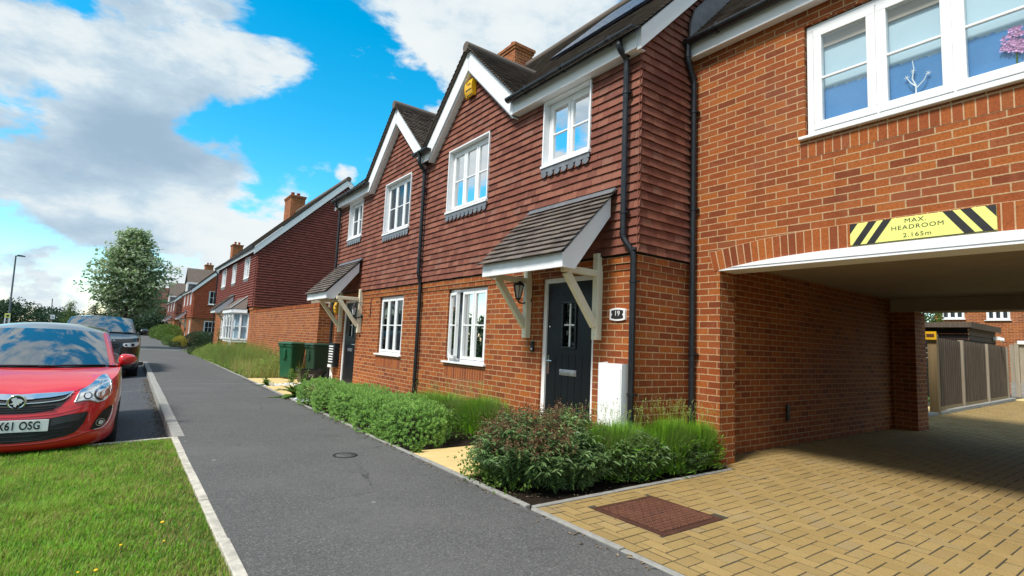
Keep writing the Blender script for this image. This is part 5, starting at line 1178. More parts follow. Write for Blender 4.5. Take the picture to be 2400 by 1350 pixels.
hebe(3.62, 7.4, .40, .9, .37, 'low green shrub behind the pavement row, near the lavender', 31, 800); hebe(3.62, 9.1, .42, .8, .36, 'low green shrub behind the pavement row, by the brick wall', 32, 700)
def lavender(x, y, a, b, h, label, seed, n=2600, spikes=60, lean=(0, 0)):
    n = int(n*.72)
    g = np.random.default_rng(seed); t_ = thing('lavender_bush', (x, y, 0), label, 'lavender', 'bright green lavender bushes by the brick walls')
    th = g.uniform(0, 6.28, n); q = np.sqrt(g.random(n)); ox, oy = x+a*.62*q*np.cos(th), y+b*.62*q*np.sin(th)
    base = g.uniform(.02, .55, n)*h*(1-.25*q); out = .10+.20*q**1.5*g.random(n)
    hh = (h*(1-.16*q**2)-base)*g.uniform(.72, 1.05, n); az = th+g.normal(0, .5, n)
    n = int(n); rnd = np.clip(.12+.78*g.random(n)**1.2 - .10*q + .25*(hh/h-.5), 0, .93)
    A = blades(ox, oy, base, hh, g.uniform(.006, .015, n), (a+b)*.35*out*2, rnd, az, 3)
    m = n//2; th = g.uniform(0, 6.28, m); z = g.uniform(.02, .62, m)*h; P = np.stack([x+a*.93*np.cos(th)*np.sqrt(g.uniform(.4, 1, m)), y+b*.93*np.sin(th)*np.sqrt(g.uniform(.4, 1, m)), z], 1)
    D = np.stack([np.cos(th), np.sin(th), g.uniform(.1, 1.1, m)], 1)+g.normal(0, .4, (m, 3)); B = leaves(P, D, rdir(m, 1), g.uniform(.05, .085, m), .011, np.clip(g.normal(.22, .14, m), 0, .6))
    np_mesh('foliage', *join([A, B]), M['lavender'], t_)
    th = g.uniform(0, 6.28, spikes); q = np.sqrt(g.random(spikes)); sx, sy = x+a*.7*q*np.cos(th), y+b*.7*q*np.sin(th); hz = h*g.uniform(1.05, 1.32, spikes); ln = g.uniform(.02, .10, spikes)
    A = blades(sx, sy, np.full(spikes, h*.5), hz-h*.5, np.full(spikes, .0035), ln, np.full(spikes, .9), th, 3)
    tips = np.stack([sx+np.cos(th)*ln, sy+np.sin(th)*ln, h*.5+(hz-h*.5)*(1-.25*np.minimum(ln/(hz-h*.5), 1))], 1); k = 6; P = np.repeat(tips, k, 0)+g.normal(0, .004, (spikes*k, 3)); P[:, 2] -= np.tile(np.arange(k)*.007, spikes)
    B = leaves(P, rdir(spikes*k, 1.2), rdir(spikes*k), .013, .007, g.uniform(.94, 1, spikes*k)); np_mesh('flower_spikes', *join([A, B]), M['lavender'], t_)
    ends = [(x+a*.6*math.cos(t2), y+b*.6*math.sin(t2), h*.5) for t2 in np.linspace(0, 6, 16)]; twigs('stem', t_, (x, y, -.02), ends, .009)
    return t_
lavender(3.95, 5.85, .45, .42, .56, 'lavender bush against the wall left of the dark door, nearest the path', 41, 3000, 50); lavender(3.85, 6.65, .48, .50, .52, 'lavender bush below the half open window', 42, 3000, 50); lavender(4.0, 7.5, .38, .46, .46, 'small lavender bush by the wall, next to the low shrubs', 43, 1800, 30)
lavender(4.02, 3.60, .56, .40, .54, 'bright lavender bush in front of the white meter box', 44, 3600, 90); lavender(4.62, 3.45, .50, .28, .57, 'lavender bush at the foot of the two black downpipes, by the arch pier', 45, 2800, 90); lavender(3.70, 3.62, .40, .30, .55, 'lavender bush beside the brown seed heads, facing the block paving', 46, 2400, 30); lavender(5.05, 3.40, .36, .22, .53, 'smallest lavender bush tucked against the arch pier', 47, 1500, 50)
def salvia(x, y, a, b, h, label, seed, stems=170, heads=.55, leafL=.062):
    g = np.random.default_rng(seed); t_ = thing('leafy_shrub', (x, y, 0), label, 'shrub', 'dusky leafy shrubs at the corner bed')
    parts = []; hp = []; tb = MB()
    for i in range(stems):
        t2 = g.uniform(0, 6.28); q = math.sqrt(g.random()); e = np.array([x+a*q*math.cos(t2), y+b*q*math.sin(t2), h*(1-.45*q**2.2)*g.uniform(.62, 1.08)]); s = np.array([x+a*.35*q*math.cos(t2), y+b*.35*q*math.sin(t2), 0.0])
        k = int(g.integers(16, 26)); u = np.linspace(.12, 1, k); ctrl = s*.5+e*.5; ctrl[2] = e[2]*.8
        P = ((1-u)**2)[:, None]*s + (2*u*(1-u))[:, None]*ctrl + (u**2)[:, None]*e
        an = np.arange(k)*1.57+g.uniform(0, 6); an2 = np.repeat(an, 2)+np.tile([0, np.pi], k); PP = np.repeat(P, 2, 0)
        D = np.stack([np.cos(an2), np.sin(an2), g.uniform(-.25, .55, 2*k)], 1); tone = np.clip(g.normal(.45, .17)+g.normal(0, .10, 2*k), 0, 1)
        parts.append(leaves(PP, D, np.tile([[0, 0, 1.]], (2*k, 1))+g.normal(0, .25, (2*k, 3)), g.uniform(.7, 1.15, 2*k)*leafL, leafL*.30, tone, droop=.28))
        if i % 3 == 0: tb.tube([s, ctrl*.5+(s+e)*.25, e], [.005, .004, .002], 4, cap=False)
        if g.random() < heads and e[2] > h*.5:
            c = int(g.integers(34, 60)); Q = e + g.normal(0, 1, (c, 3))*np.array([.022, .022, .030]) + np.array([0, 0, .02]); hp.append(leaves(Q, rdir(c, .4), rdir(c), .019, .011, g.random(c)))
    np_mesh('foliage', *join(parts), M['salvia'], t_)
    if hp: np_mesh('seed_heads', *join(hp), M['salvia_head'], t_)
    tb.build('stem', M['stem'], t_); return t_
salvia(2.97, 3.76, .46, .50, .62, 'dusky shrub with brown seed heads at the corner of the pavement and the path', 51, 220, .75, .072); salvia(3.52, 3.82, .46, .42, .62, 'leafy green shrub just in front of the dark door', 52, 200, .30, .072); salvia(3.25, 3.45, .46, .24, .46, 'low dark leafy shrub spilling towards the block paving', 53, 170, 0, .078)
salvia(4.05, 3.42, .55, .20, .42, 'low green leafy shrub filling the front of the bed below the lavender', 54, 190, 0, .072); salvia(4.78, 3.36, .42, .15, .36, 'lowest leafy green shrub along the block paving by the arch pier', 55, 130, 0, .066)
# low mint-like patch at the bed corner
g = np.random.default_rng(5); t_ = thing('ground_plant', (2.78, 4.0, 0), 'small bright green leafy plant at the pavement edge below the dusky shrub', 'plant')
m = 1700; P = np.stack([g.normal(2.80, .09, m), g.normal(3.95, .19, m), np.abs(g.normal(.10, .09, m))], 1); P[:, 2] = np.clip(P[:, 2], .005, .3); np_mesh('foliage', *leaves(P, rdir(m, .4), np.tile([[0, 0, 1.]], (m, 1))+g.normal(0, .4, (m, 3)), .034, .024, g.uniform(.3, 1, m)), M['weed'], t_)
twigs('stem', t_, (2.79, 3.98, -.02), [(2.79+random.uniform(-.12, .12), 3.98+random.uniform(-.2, .2), .15) for _ in range(10)], .004)
# weeds
def rosette(x, y, r, h, label, seed, n=34, w=.30, cat='weed', stalks=3):
    g = np.random.default_rng(seed); t_ = thing('leafy_weed', (x, y, 0), label, cat, 'leafy weeds in the front gardens'); parts = []
    for i in range(n):
        az = i*2.4+g.normal(0, .2); el = g.uniform(.15, 1.15); L = r*g.uniform(.6, 1.1); k = 4; d = np.array([math.cos(az)*math.cos(el), math.sin(az)*math.cos(el), math.sin(el)]); u = np.linspace(0, 1, k+1)
        c = np.array([x, y, .01])+np.outer(u*L, d) - np.outer(u**2*L*.45, [0, 0, 1.]); c[:, 2] = np.maximum(c[:, 2], .008); s = np.array([-math.sin(az), math.cos(az), 0]); ww = L*w*np.sin(np.clip(u*.92+.08, 0, 1)*np.pi)*.5
        V = np.stack([c-s*ww[:, None], c+np.array([0, 0, -.1])*ww[:, None], c+s*ww[:, None]], 1).reshape(-1, 3); F = []
        for q in range(k): F += [[3*q, 3*q+1, 3*q+4, 3*q+3], [3*q+1, 3*q+2, 3*q+5, 3*q+4]]
        parts.append((V, np.array(F), np.full(len(F), np.clip(g.normal(.5, .2), 0, 1))))
    np_mesh('foliage', *join(parts), M['weed'], t_, smooth=True)
    mb = MB(); q = []
    for i in range(stalks):
        a = g.uniform(0, 6.28); e = (x+.12*r*math.cos(a)*3, y+.12*r*math.sin(a)*3, h*g.uniform(.7, 1)); mb.tube([(x, y, 0), ((x+e[0])/2, (y+e[1])/2, e[2]*.6), e], [.006, .005, .002], 5)
        m = 26; P = np.array(e)+g.normal(0, .03, (m, 3)); P[:, 2] = e[2]*g.uniform(.25, 1.02, m); P[:, 0] = x+(e[0]-x)*P[:, 2]/e[2]; P[:, 1] = y+(e[1]-y)*P[:, 2]/e[2]; q.append(leaves(P, rdir(m, .3), rdir(m, 1), .075, .028, g.uniform(.3, 1, m), droop=.2))
    mb.build('stalk', M['weed'], t_)
    if q: np_mesh('stalk_leaves', *join(q), M['weed'], t_)
    return t_
rosette(2.92, 10.9, .58, .55, 'large leafy weed by the white pebbles at the pavement edge', 61, 46, .32, stalks=5); rosette(2.85, 13.3, .26, .2, 'low leafy weed between the two buff paths', 62, 26, .3, stalks=2); rosette(3.0, 10.45, .2, .12, 'small weed among the white pebbles', 63, 18, .35, stalks=1)
rosette(3.35, 18.9, .55, .5, 'pale green broad-leaved weed in the overgrown bed', 64, 34, .22, stalks=2); rosette(3.5, 13.75, .22, .34, 'small weed growing in front of the black recycling box', 65, 14, .26, stalks=3)
rosette(3.75, 27.8, .5, 1.5, 'tall leafy weed standing at the far end of the overgrown bed', 66, 26, .3, stalks=9); rosette(2.72, 5.33, .12, .08, 'tuft of green weeds at the corner of the near buff path', 67, 22, .2, stalks=1)
def wild():
    g = np.random.default_rng(71); P = []
    def patch(n, x0, x1, y0, y1, h0, h1, lo, hi, w=.008, ln=.25):
        x = g.uniform(x0, x1, n); y = g.uniform(y0, y1, n); h = g.uniform(h0, h1, n)*(.55+.75*vnoise(x, y, 1.1, 5)); return blades(x, y, np.full(n, -.01), h, np.full(n, w), h*g.uniform(.05, 2*ln, n), np.clip(g.uniform(lo, hi, n)+.25*(vnoise(x, y, 1.6, 8)-.5), 0, 1), None, 3)
    P.append(patch(7000, 3.1, 4.25, 18.4, 26.5, .5, 1.0, .05, .52)); P.append(patch(2000, 3.5, 4.25, 16.2, 18.6, .2, .6, .25, .8)); P.append(patch(5000, 2.85, 3.7, 17.5, 27.0, .2, .6, .05, .55)); P.append(patch(4200, 2.85, 4.2, 15.4, 18.3, .20, .60, .55, 1.0)); P.append(patch(2200, 2.8, 4.2, 25.0, 33.5, .10, .5, .05, .55)); P.append(patch(700, 3.9, 4.25, 14.9, 15.6, .2, .8, .3, .9)); P.append(patch(1200, 3.5, 4.25, 18, 24.5, .7, 1.05, .4, .8, .005))
    m = 14000; x = g.uniform(2.85, 4.25, m); y = g.uniform(15.6, 30, m); z = g.uniform(.02, .75, m)*vnoise(x, y, 1.2, 4)*np.clip((x-2.6), .2, 1.2); Q = np.stack([x, y, z], 1); P.append(leaves(Q, rdir(m, .5), rdir(m, 1), .075, .036, g.uniform(.1, .68, m)))
    return join([(v, f, r) for v, f, r in P])
stuff(np_mesh('wild_grass', *wild(), M['wild']), 'tall wild grass and dry stalks in front of the garden wall', 'wild grass')
def clump(name, c, rad, n, L, mat, label, cat, seed, group=None, trunk=True, lump=.18, fill=.35):
    """dense rounded bush of many leaves in lumps"""
    g = np.random.default_rng(seed); t_ = thing(name, (c[0], c[1], 0), label, cat, group); d = unit(g.normal(size=(n, 3))); k = unit(g.normal(size=(14, 3)))
    b = np.max(d@k.T, axis=1); r = (1-lump+lump*2*np.clip(b-.55, 0, .5))*np.where(g.random(n) < fill, g.uniform(.4, 1, n), g.uniform(.9, 1.04, n)); P = np.array(c)+d*np.array(rad)*r[:, None]; P[:, 2] = np.maximum(P[:, 2], .03)
    D = unit(d+g.normal(0, .7, (n, 3))+np.array([0, 0, .3])); np_mesh('foliage', *leaves(P, D, d+g.normal(0, .4, (n, 3)), L*g.uniform(.7, 1.3, n), L*.5, np.clip(g.normal(.5, .22, n), 0, 1)), M[mat], t_)
    if trunk: twigs('stem', t_, (c[0], c[1], -.05), [(c[0]+rad[0]*.6*math.cos(q), c[1]+rad[1]*.6*math.sin(q), c[2]+rad[2]*.3) for q in np.linspace(0, 5.6, 8)], .02)
    return t_
HG = 'garden hedges further up the street'
clump('hedge', (4.55, 43.4, .42), (.95, 1.6, .62), 7000, .07, 'hedge_dark', 'dark clipped hedge below the orange tile-hung house', 'hedge', 81, HG); clump('hedge', (5.2, 44.8, .42), (.8, 1.5, .66), 4500, .07, 'hedge_dark', 'dark hedge nearest the brick corner of the bay window house', 'hedge', 82, HG)
clump('yellow_shrub', (3.35, 42.4, .3), (.42, .5, .42), 2200, .06, 'hedge_yellow', 'golden yellow shrub beside the dark clipped hedge', 'shrub', 83); clump('shrub', (2.95, 44.2, .3), (.55, 1.3, .42), 3200, .06, 'hedge_green', 'pale green low shrub left of the golden one', 'shrub', 84, HG)
clump('shrub', (2.95, 40.7, .15), (.35, .45, .22), 1200, .05, 'hedge_dark', 'small dark low shrub at the pavement edge before the golden one', 'shrub', 85, HG); clump('shrub', (3.0, 29.8, .16), (.30, .5, .22), 1200, .05, 'hedge_dark', 'low dark cushion plant at the far pavement edge', 'shrub', 86, HG)
clump('hedge', (3.9, 62, .6), (1.1, 4.5, 1.0), 6500, .12, 'hedge_green', 'tall green hedge by the pavement before the porches', 'hedge', 87, HG); clump('hedge', (3.7, 70, .6), (1.2, 4, .9), 4500, .13, 'hedge_green', 'green hedge just beyond the tall one up the pavement', 'hedge', 88, HG); clump('hedge', (3.6, 92, .6), (1.5, 5, .95), 4000, .16, 'hedge_dark', 'furthest dark hedge at the top of the pavement', 'hedge', 89, HG)
# whitebeam street tree
def whitebeam(x, y):
    g = np.random.default_rng(90); t_ = thing('whitebeam_tree', (x, y, 0), 'grey green leafy tree standing behind the black car', 'tree'); mb = MB()
    mb.tube([(x, y, -.1), (x+.02, y, 1.4), (x+.05, y-.02, 3.2), (x+.12, y, 5.0), (x+.18, y, 6.4)], [.12, .10, .08, .05, .015], 10); tips = []
    prof = lambda z: np.interp(z, [1.6, 2.3, 3.0, 3.9, 4.6, 5.3, 6.0, 6.75], [1.5, 1.95, 1.75, 2.0, 1.55, 1.15, .85, .15])
    N = 135
    for i in range(N):
        z = 2.2+4.55*(i/N)**.95; az = i*2.399+g.normal(0, .25); r = prof(z)*g.uniform(.5, 1.04)*(1.24 if g.random() < .14 else 1); e = np.array([x+.1+r*math.cos(az), y+r*math.sin(az), z+.12*r+g.normal(0, .08)]); s = np.array([x+.03*z, y, max(1.3, z-.6*r)])
        mb.tube([s, (s+e)/2+np.array([0, 0, .05]), e], [.028, .016, .006], 5, cap=False)
        for u in (.45, .7, 1.0) if r > .5 else (.6, 1.0): tips.append(s*(1-u)+e*u+np.array([0, 0, .04]))
    mb.build('trunk', M['bark'], t_); tips = np.array(tips); parts = []
    for p in tips:
        m = int(g.integers(34, 58)); s = g.uniform(.20, .34); Q = p+np.clip(g.normal(0, 1, (m, 3)), -1.5, 1.5)*np.array([s*1.15, s*1.15, s*.24]); tone = np.clip(g.normal(.40, .14)+g.normal(0, .13, m), 0, .8); wh = g.random(m) < .24; tone[wh] = g.uniform(.82, 1, wh.sum())
        parts.append(leaves(Q, unit(rdir(m, .1)*np.array([1, 1, .6])), np.tile([[0, 0, 1.]], (m, 1))+g.normal(0, .45, (m, 3)), g.uniform(.15, .24, m), .12, tone, droop=.15))
    np_mesh('crown', *join(parts), M['whitebeam'], t_)
whitebeam(.12, 38)
def sapling(x, y, h, label, seed, n=700, mat='hedge_green', w=.8):
    g = np.random.default_rng(seed); t_ = thing('young_tree', (x, y, 0), label, 'tree'); mb = MB(); mb.tube([(x, y, -.2), (x, y, h)], [.05, .01], 6); P = []
    for i in range(22):
        z = h*(.35+.65*i/22); a = i*2.4; r = w*(1-.75*i/22); e = (x+r*math.cos(a), y+r*math.sin(a), z+.3*r); mb.tube([(x, y, z-.1), e], [.015, .005], 4, cap=False)
        k = n//22; u = g.random(k)[:, None]; P.append(np.array([x, y, z])*(1-u)+np.array(e)*u+g.normal(0, .13, (k, 3)))
    mb.build('trunk', M['bark'], t_); P = np.concatenate(P); m = len(P); np_mesh('crown', *leaves(P, rdir(m), rdir(m, 1), .15, .08, g.random(m)), M[mat], t_)
sapling(-3.75, 62, 3.1, 'sparse young tree between the lamp post and the big leafy tree', 95); sapling(-1.9, 58, 2.9, 'young open tree beside the left edge of the big leafy tree', 96, 800, 'hedge_dark', 1.0)
# far wood across the road: one mass of foliage
def farwood():
    g = np.random.default_rng(99); P = []; N = []
    for i in range(260):
        x = g.uniform(-42, 5); y = g.uniform(86, 100); hgt = 2.5+.55*math.sin(x*.42)+.35*math.sin(x*1.1+2)+g.uniform(-.5, .35)+(y-86)*.06+max(0, (-9-x)*.02); r = g.uniform(1.0, 2.0); m = 320; d = unit(g.normal(size=(m, 3))); P.append(np.array([x, y, hgt-r*.9])+d*np.array([r*1.2, r, r*.9])*g.uniform(.75, 1.03, m)[:, None]); N.append(d)
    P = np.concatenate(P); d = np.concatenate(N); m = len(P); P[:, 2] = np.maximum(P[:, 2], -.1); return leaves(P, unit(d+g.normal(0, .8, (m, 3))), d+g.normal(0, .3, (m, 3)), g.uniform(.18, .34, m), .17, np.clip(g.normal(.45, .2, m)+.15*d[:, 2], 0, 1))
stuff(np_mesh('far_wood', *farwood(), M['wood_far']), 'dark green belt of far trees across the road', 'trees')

def roadside():  # unseen tree band, added to darken window reflections and block low sky
    g = np.random.default_rng(101); P = []; N = []
    for i in range(190):
        y = g.uniform(-30, 84); x = g.uniform(-30, -21); hgt = 3.6+.9*math.sin(y*.21)+.5*math.sin(y*.7+1)+g.uniform(-.6, .4); r = g.uniform(1.4, 2.4); m = 110; d = unit(g.normal(size=(m, 3))); P.append(np.array([x, y, hgt-r*.9])+d*np.array([r, r*1.3, r*1.3])*g.uniform(.7, 1.03, m)[:, None]); N.append(d)
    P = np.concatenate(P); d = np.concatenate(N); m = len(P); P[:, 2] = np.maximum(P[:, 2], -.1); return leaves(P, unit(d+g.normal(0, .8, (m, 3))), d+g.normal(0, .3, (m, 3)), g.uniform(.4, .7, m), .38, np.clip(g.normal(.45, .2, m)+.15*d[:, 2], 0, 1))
stuff(np_mesh('added_roadside_trees', *roadside(), M['wood_far']), 'unseen green trees added across the road to darken window reflections', 'trees')
# ------------------------------------------------------------------ street furniture
M['lamp_grey'] = simple('galvanised_grey', (.10, .12, .13), .5, .4, var=.1)
lp = thing('street_lamp', (-6.45, 52, 0), 'tall dark grey street lamp with a flat head across the road', 'street lamp')
mb = MB(); mb.tube([(-6.47, 52, -.2), (-6.47, 52, 1.4), (-6.50, 52, 1.45), (-6.58, 52, 5.95)], [.09, .09, .06, .045], 10); mb.build('pole', M['lamp_grey'], lp)
mb = MB(); mb.tube([(-6.58, 52, 5.90), (-6.45, 52, 5.96)], .035, 8); mb.prism([(-6.50, 5.92), (-6.50, 6.0), (-6.35, 6.02), (-6.08, 5.97), (-6.08, 5.93)], 51.88, 52.12, 'Y'); mb.build('lamp_head', M['lamp_grey'], lp, bevel=.01)
mb = MB(); mb.box(-6.42, -6.12, 51.92, 52.08, 5.905, 5.922); mb.build('diffuser', M['lamp_glass'], lp)
bs_ = thing('bus_stop_sign', (-5.05, 40, 0), 'yellow topped roadside sign on two white legs', 'sign')
mb = MB(); mb.box(-5.17, -4.93, 39.98, 40.0, 1.38, 1.62); mb.build('panel', M['sign_yellow'], bs_, bevel=.01)
for x in (-5.14, -4.96): mb = MB(); mb.box(x-.03, x+.03, 39.98, 40.02, -.2, 1.38); mb.build('leg', M['white'], bs_)
mb = MB(); mb.lathe([(.001, -.004), (.06, -.003), (.062, 0)], (-5.05, 39.978, 1.50), 'Y', 16); mb.build('symbol', M['black'], bs_)
rs = thing('road_sign', (-3.95, 50, 0), 'small white road sign on a thin post before the far trees', 'sign')
mb = MB(); mb.tube([(-4.0, 50.02, -.2), (-4.1, 50.02, 2.93)], .028, 8); mb.build('post', M['lamp_grey'], rs)
mb = MB(); mb.box(-4.07, -3.83, 49.96, 49.98, 1.47, 1.77); mb.build('panel', M['white'], rs, bevel=.01); mb = MB(); mb.box(-4.02, -3.88, 49.955, 49.962, 1.58, 1.61); mb.box(-4.02, -3.93, 49.955, 49.962, 1.66, 1.69); mb.build('symbol', M['black'], rs)
# ------------------------------------------------------------------ bins
M['bin_green'] = simple('green_bin_plastic', (.010, .080, .036), .42, var=.12, vscale=4); M['bin_dark'] = simple('dark_green_bin_plastic', (.015, .048, .026), .5, var=.12, vscale=4)
def bin_(x, y, rz, mat, label):
    t_ = thing('wheelie_bin', (x, y, 0), label, 'wheelie bin', 'green wheelie bins by the garden wall')
    mb = MB(); n = 9; rings = []
    def rect(w, d, z, dy=0, r=.05):
        pts = []
        for cx, cy, a0 in ((1, 1, 0), (-1, 1, 90), (-1, -1, 180), (1, -1, 270)):
            for k in range(4): a = R(a0+30*k); pts.append((x+cx*(w-r)+r*math.cos(a), y+dy+cy*(d-r)+r*math.sin(a), z))
        return pts
    prof = [(.215, .20, .05), (.222, .21, .30), (.245, .26, .86), (.262, .285, .87), (.262, .285, .93)]
    vs = []; [vs.extend(rect(w, d, z)) for w, d, z in prof]; m = 16; fs = [(i*m+k, i*m+(k+1) % m, (i+1)*m+(k+1) % m, (i+1)*m+k) for i in range(len(prof)-1) for k in range(m)] + [tuple(range(m))[::-1]]
    mb.add(vs, fs, .5, False); mb.box(x-.06, x+.06, y-.285, y-.20, .55, .80); mb.build('body', M[mat], t_, bevel=.008)
    mb = MB(); vs = []; pl_ = [(.268, .30, .935), (.270, .302, .955), (.24, .27, .985), (.12, .14, 1.0)]; [vs.extend(rect(w, d, z)) for w, d, z in pl_]; fs = [(i*m+k, i*m+(k+1) % m, (i+1)*m+(k+1) % m, (i+1)*m+k) for i in range(len(pl_)-1) for k in range(m)] + [tuple(range(m))[::-1], tuple(range(3*m, 4*m))]
    mb.add(vs, fs); mb.tube([(x-.22, y+.33, .93), (x+.22, y+.33, .93)], .017, 8); mb.box(x-.23, x-.19, y+.27, y+.34, .90, .95); mb.box(x+.19, x+.23, y+.27, y+.34, .90, .95); mb.box(x-.05, x+.05, y-.33, y-.29, .93, .955); mb.build('lid', M[mat], t_, bevel=.006)
    for s in (-1, 1):
        mb = MB(); mb.lathe([(.001, 0), (.10, 0), (.105, .01), (.105, .045), (.10, .055), (.001, .055)], (x+s*.23-(.0 if s > 0 else .055), y+.20, .105), 'X', 18); mb.build('wheel', M['rubber'], t_)
    t_.rotation_euler.z = rz; return t_
bin_(3.84, 15.2, R(-62), 'bin_green', 'bright green wheelie bin standing on the left, turned towards the street'); bin_(4.36, 14.62, R(-80), 'bin_dark', 'darker green wheelie bin on the right, close to the slatted wall box')
bx = thing('recycling_box', (4.02, 14.02, 0), 'low black recycling box in front of the wheelie bins', 'recycling box')
mb = MB(); x, y = 4.02, 14.05
def rr_(w, d, z): return [(x-w, y-d, z), (x+w, y-d, z), (x+w, y+d, z), (x-w, y+d, z)]
vs = rr_(.25, .17, .01)+rr_(.285, .20, .29)+rr_(.31, .225, .295)+rr_(.31, .225, .33)+rr_(.285, .20, .33)+rr_(.245, .165, .03); fs = [(3, 2, 1, 0)]+[(i*4+k, i*4+(k+1) % 4, (i+1)*4+(k+1) % 4, (i+1)*4+k) for i in range(5) for k in range(4)]+[(20, 21, 22, 23)]
mb.add(vs, fs); mb.build('tub', M['black'], bx, bevel=.01)
mb = MB()
for i, (a, b) in enumerate(((-.07, .2), (-.02, .2), (.03, .2), (-.06, .16), (.02, .16))): mb.box(x+a-.018, x+a+.018, y-.197-.004, y-.18, b-.012, b+.012)
mb.build('logo', M['silver'], bx)
# ------------------------------------------------------------------ behind the archway
bf = thing('board_fence', (19.5, 4.2, 0), 'close boarded brown fence seen through the archway', 'fence')
fx = [15.45, 18.2, 21.4, 24.7]; fy = lambda x_: 4.10+(x_-15.45)*.045
for i in range(3):
    a, b = fx[i]+.06, fx[i+1]-.05; n = int((b-a)/.105); mb = MB()
    for k in range(n):
        u0 = a+(b-a)*k/n; u1 = a+(b-a)*(k+1)/n+.012; o = .012 if k % 2 else 0; tz = 1.80+.006*math.sin(k)+(.02*i)
        mb.add([(u0, fy(u0)-.012-o, .17), (u1, fy(u1)-.004-o, .17), (u1, fy(u1)-.004-o, tz), (u0, fy(u0)-.012-o, tz), (u0, fy(u0)+.012, .17), (u1, fy(u1)+.012, .17), (u1, fy(u1)+.012, tz), (u0, fy(u0)+.012, tz)], ((0, 1, 2, 3), (4, 7, 6, 5), (3, 2, 6, 7), (0, 3, 7, 4), (1, 5, 6, 2)), random.random())
    mb.build('panel', M['fence'], bf)
    mb = MB(); mb.bar((a, fy(a), .08), (b, fy(b), .08), .05, .17); mb.build('gravel_board', M['post'], bf)
for i, x_ in enumerate(fx): mb = MB(); w = .075 if i == 0 else .045; mb.box(x_-w, x_+w, fy(x_)-w-.02, fy(x_)+w, -.1, 1.88 if i == 0 else 1.83, random.random()); mb.build('post', M['post'] if i == 0 else M['post_grey'], bf)
ys_ = thing('warning_sign', (15.45, 4.0, 1.85), 'small yellow notice on top of the tan fence post', 'sign')
mb = MB(); mb.box(15.30, 15.315, 3.98, 4.21, 1.74, 1.93); mb.build('panel', M['alarm_yellow'], ys_); mb = MB(); mb.box(15.294, 15.3, 4.02, 4.17, 1.80, 1.875); mb.build('marking', M['rust'], ys_)
gp = thing('gate_post', (14.5, 4.2, 0), 'grey timber gate post beside the dark archway pier', 'post'); mb = MB(); mb.box(14.44, 14.56, 4.10, 4.22, -.1, 1.85, .4); mb.box(14.42, 14.58, 4.08, 4.24, 1.85, 1.88, .6); mb.build('shaft', M['post_grey'], gp)
mb = MB(); stones(mb, (14.2, 4.0), (16.3, 4.02), .14, -.1, .06, .9, .004, -1); stones(mb, (16.3, 4.02), (25.2, 4.38), .14, -.1, .09, .9, .004, -1); struct(mb.build('yard_kerb', M['conc'], bevel=.01))
mb = MB(); mb.quad((14.3, 4.16, .03), (17.5, 4.3, .03), (17.5, 8.2, .03), (14.3, 8.2, .03)); mb.quad((24.9, 4.5, .012), (31.9, 4.5, .012), (31.9, -6, .012), (26.9, -6, .012)); struct(mb.build('yard_path', M['slab']))
yw = thing('yard_wall', (16, 8.4, 0), 'dark red brick wall seen through the gap by the tan fence post', 'wall'); mb = MB(); mb.box(13.0, 19.5, 8.3, 8.5, -.1, 2.0); mb.build('brick_wall', M['brick'], yw, uv=True); mb = MB(); mb.box(12.98, 19.5, 8.27, 8.53, 2.0, 2.06); mb.build('coping', M['conc'], yw)
M['shed_dark'] = wood_mat('dark_stained_board', (.010, .009, .009), (.020, .018, .018), (.035, .03, .03))
sh_ = thing('garden_shed', (22, 6, 0), 'dark timber shed with a flat felt roof rising behind the fence', 'shed')
mb = MB()
for k in range(15): z = .1+k*.155; mb.box(20.75-.012*(k % 2), 20.78, 4.62, 8.0, z, z+.15, random.random())
mb.build('front_wall', M['shed_dark'], sh_); mb = MB()
for k in range(15): z = .1+k*.152; mb.add([(20.76, 4.60, z), (24.0, 4.60, z), (24.0, 4.63, z+.16), (20.76, 4.63, z+.16), (20.76, 4.64, z), (24, 4.64, z)], ((0, 1, 2, 3), (0, 4, 5, 1)), random.random())
mb.build('side_wall', M['fence'], sh_); mb = MB(); mb.box(20.55, 24.1, 4.50, 8.1, 2.42, 2.46); mb.box(20.55, 24.1, 4.48, 4.50, 2.28, 2.47); mb.box(20.53, 20.55, 4.48, 8.1, 2.30, 2.46); mb.build('roof', M['fence'], sh_)
mb = MB(); mb.box(20.535, 20.545, 4.5, 8.1, 2.40, 2.425); mb.build('roof_edge', M['white'], sh_)
sl = thing('security_light', (23.8, 4.48, 2.1), 'small white security lamp on the shed corner', 'lamp'); mb = MB(); mb.box(23.55, 23.75, 4.42, 4.6, 2.02, 2.14); mb.lathe([(.001, -.10), (.07, -.08), (.075, 0)], (23.65, 4.42, 2.04), 'Y', 12); mb.build('case', M['white'], sl, bevel=.01)
bh = thing('brick_house', (32, 2, 0), 'red brick house with white windows facing the yard behind the archway', 'house'); PB = lambda u, z, n: (32-n, u, z)
bw_ = ((7.22, 8.10, 3.28, 4.5), (5.62, 6.44, 3.22, 4.5), (2.6, 3.8, 3.22, 4.5), (2.2, 3.1, 0, 2.1)); mb = MB(); rect_wall(mb, PB, -8, 8.35, -.2, 6, bw_, 0, .1); mb.box(32.01, 40, 8.25, 8.35, -.2, 6); mb.build('brick_wall', M['brick_far'], bh, uv=True)
for q in bw_[:3]: window(bh, PB, q[0], q[1], q[2], q[3], 3, -.02, bars=0, curtain='curtain_dark')
mb = MB(); mb.box(32.05, 32.1, 2.2, 3.1, 0, 2.1); mb.build('door', M['door'], bh)
lb_ = thing('letter_plate', (27.6, 3.9, 1.9), 'white plastic box standing on the far fence top', 'box'); mb = MB(); mb.box(27.9, 28.0, 4.35, 4.75, 2.02, 2.16); mb.build('case', M['white'], lb_, bevel=.02)
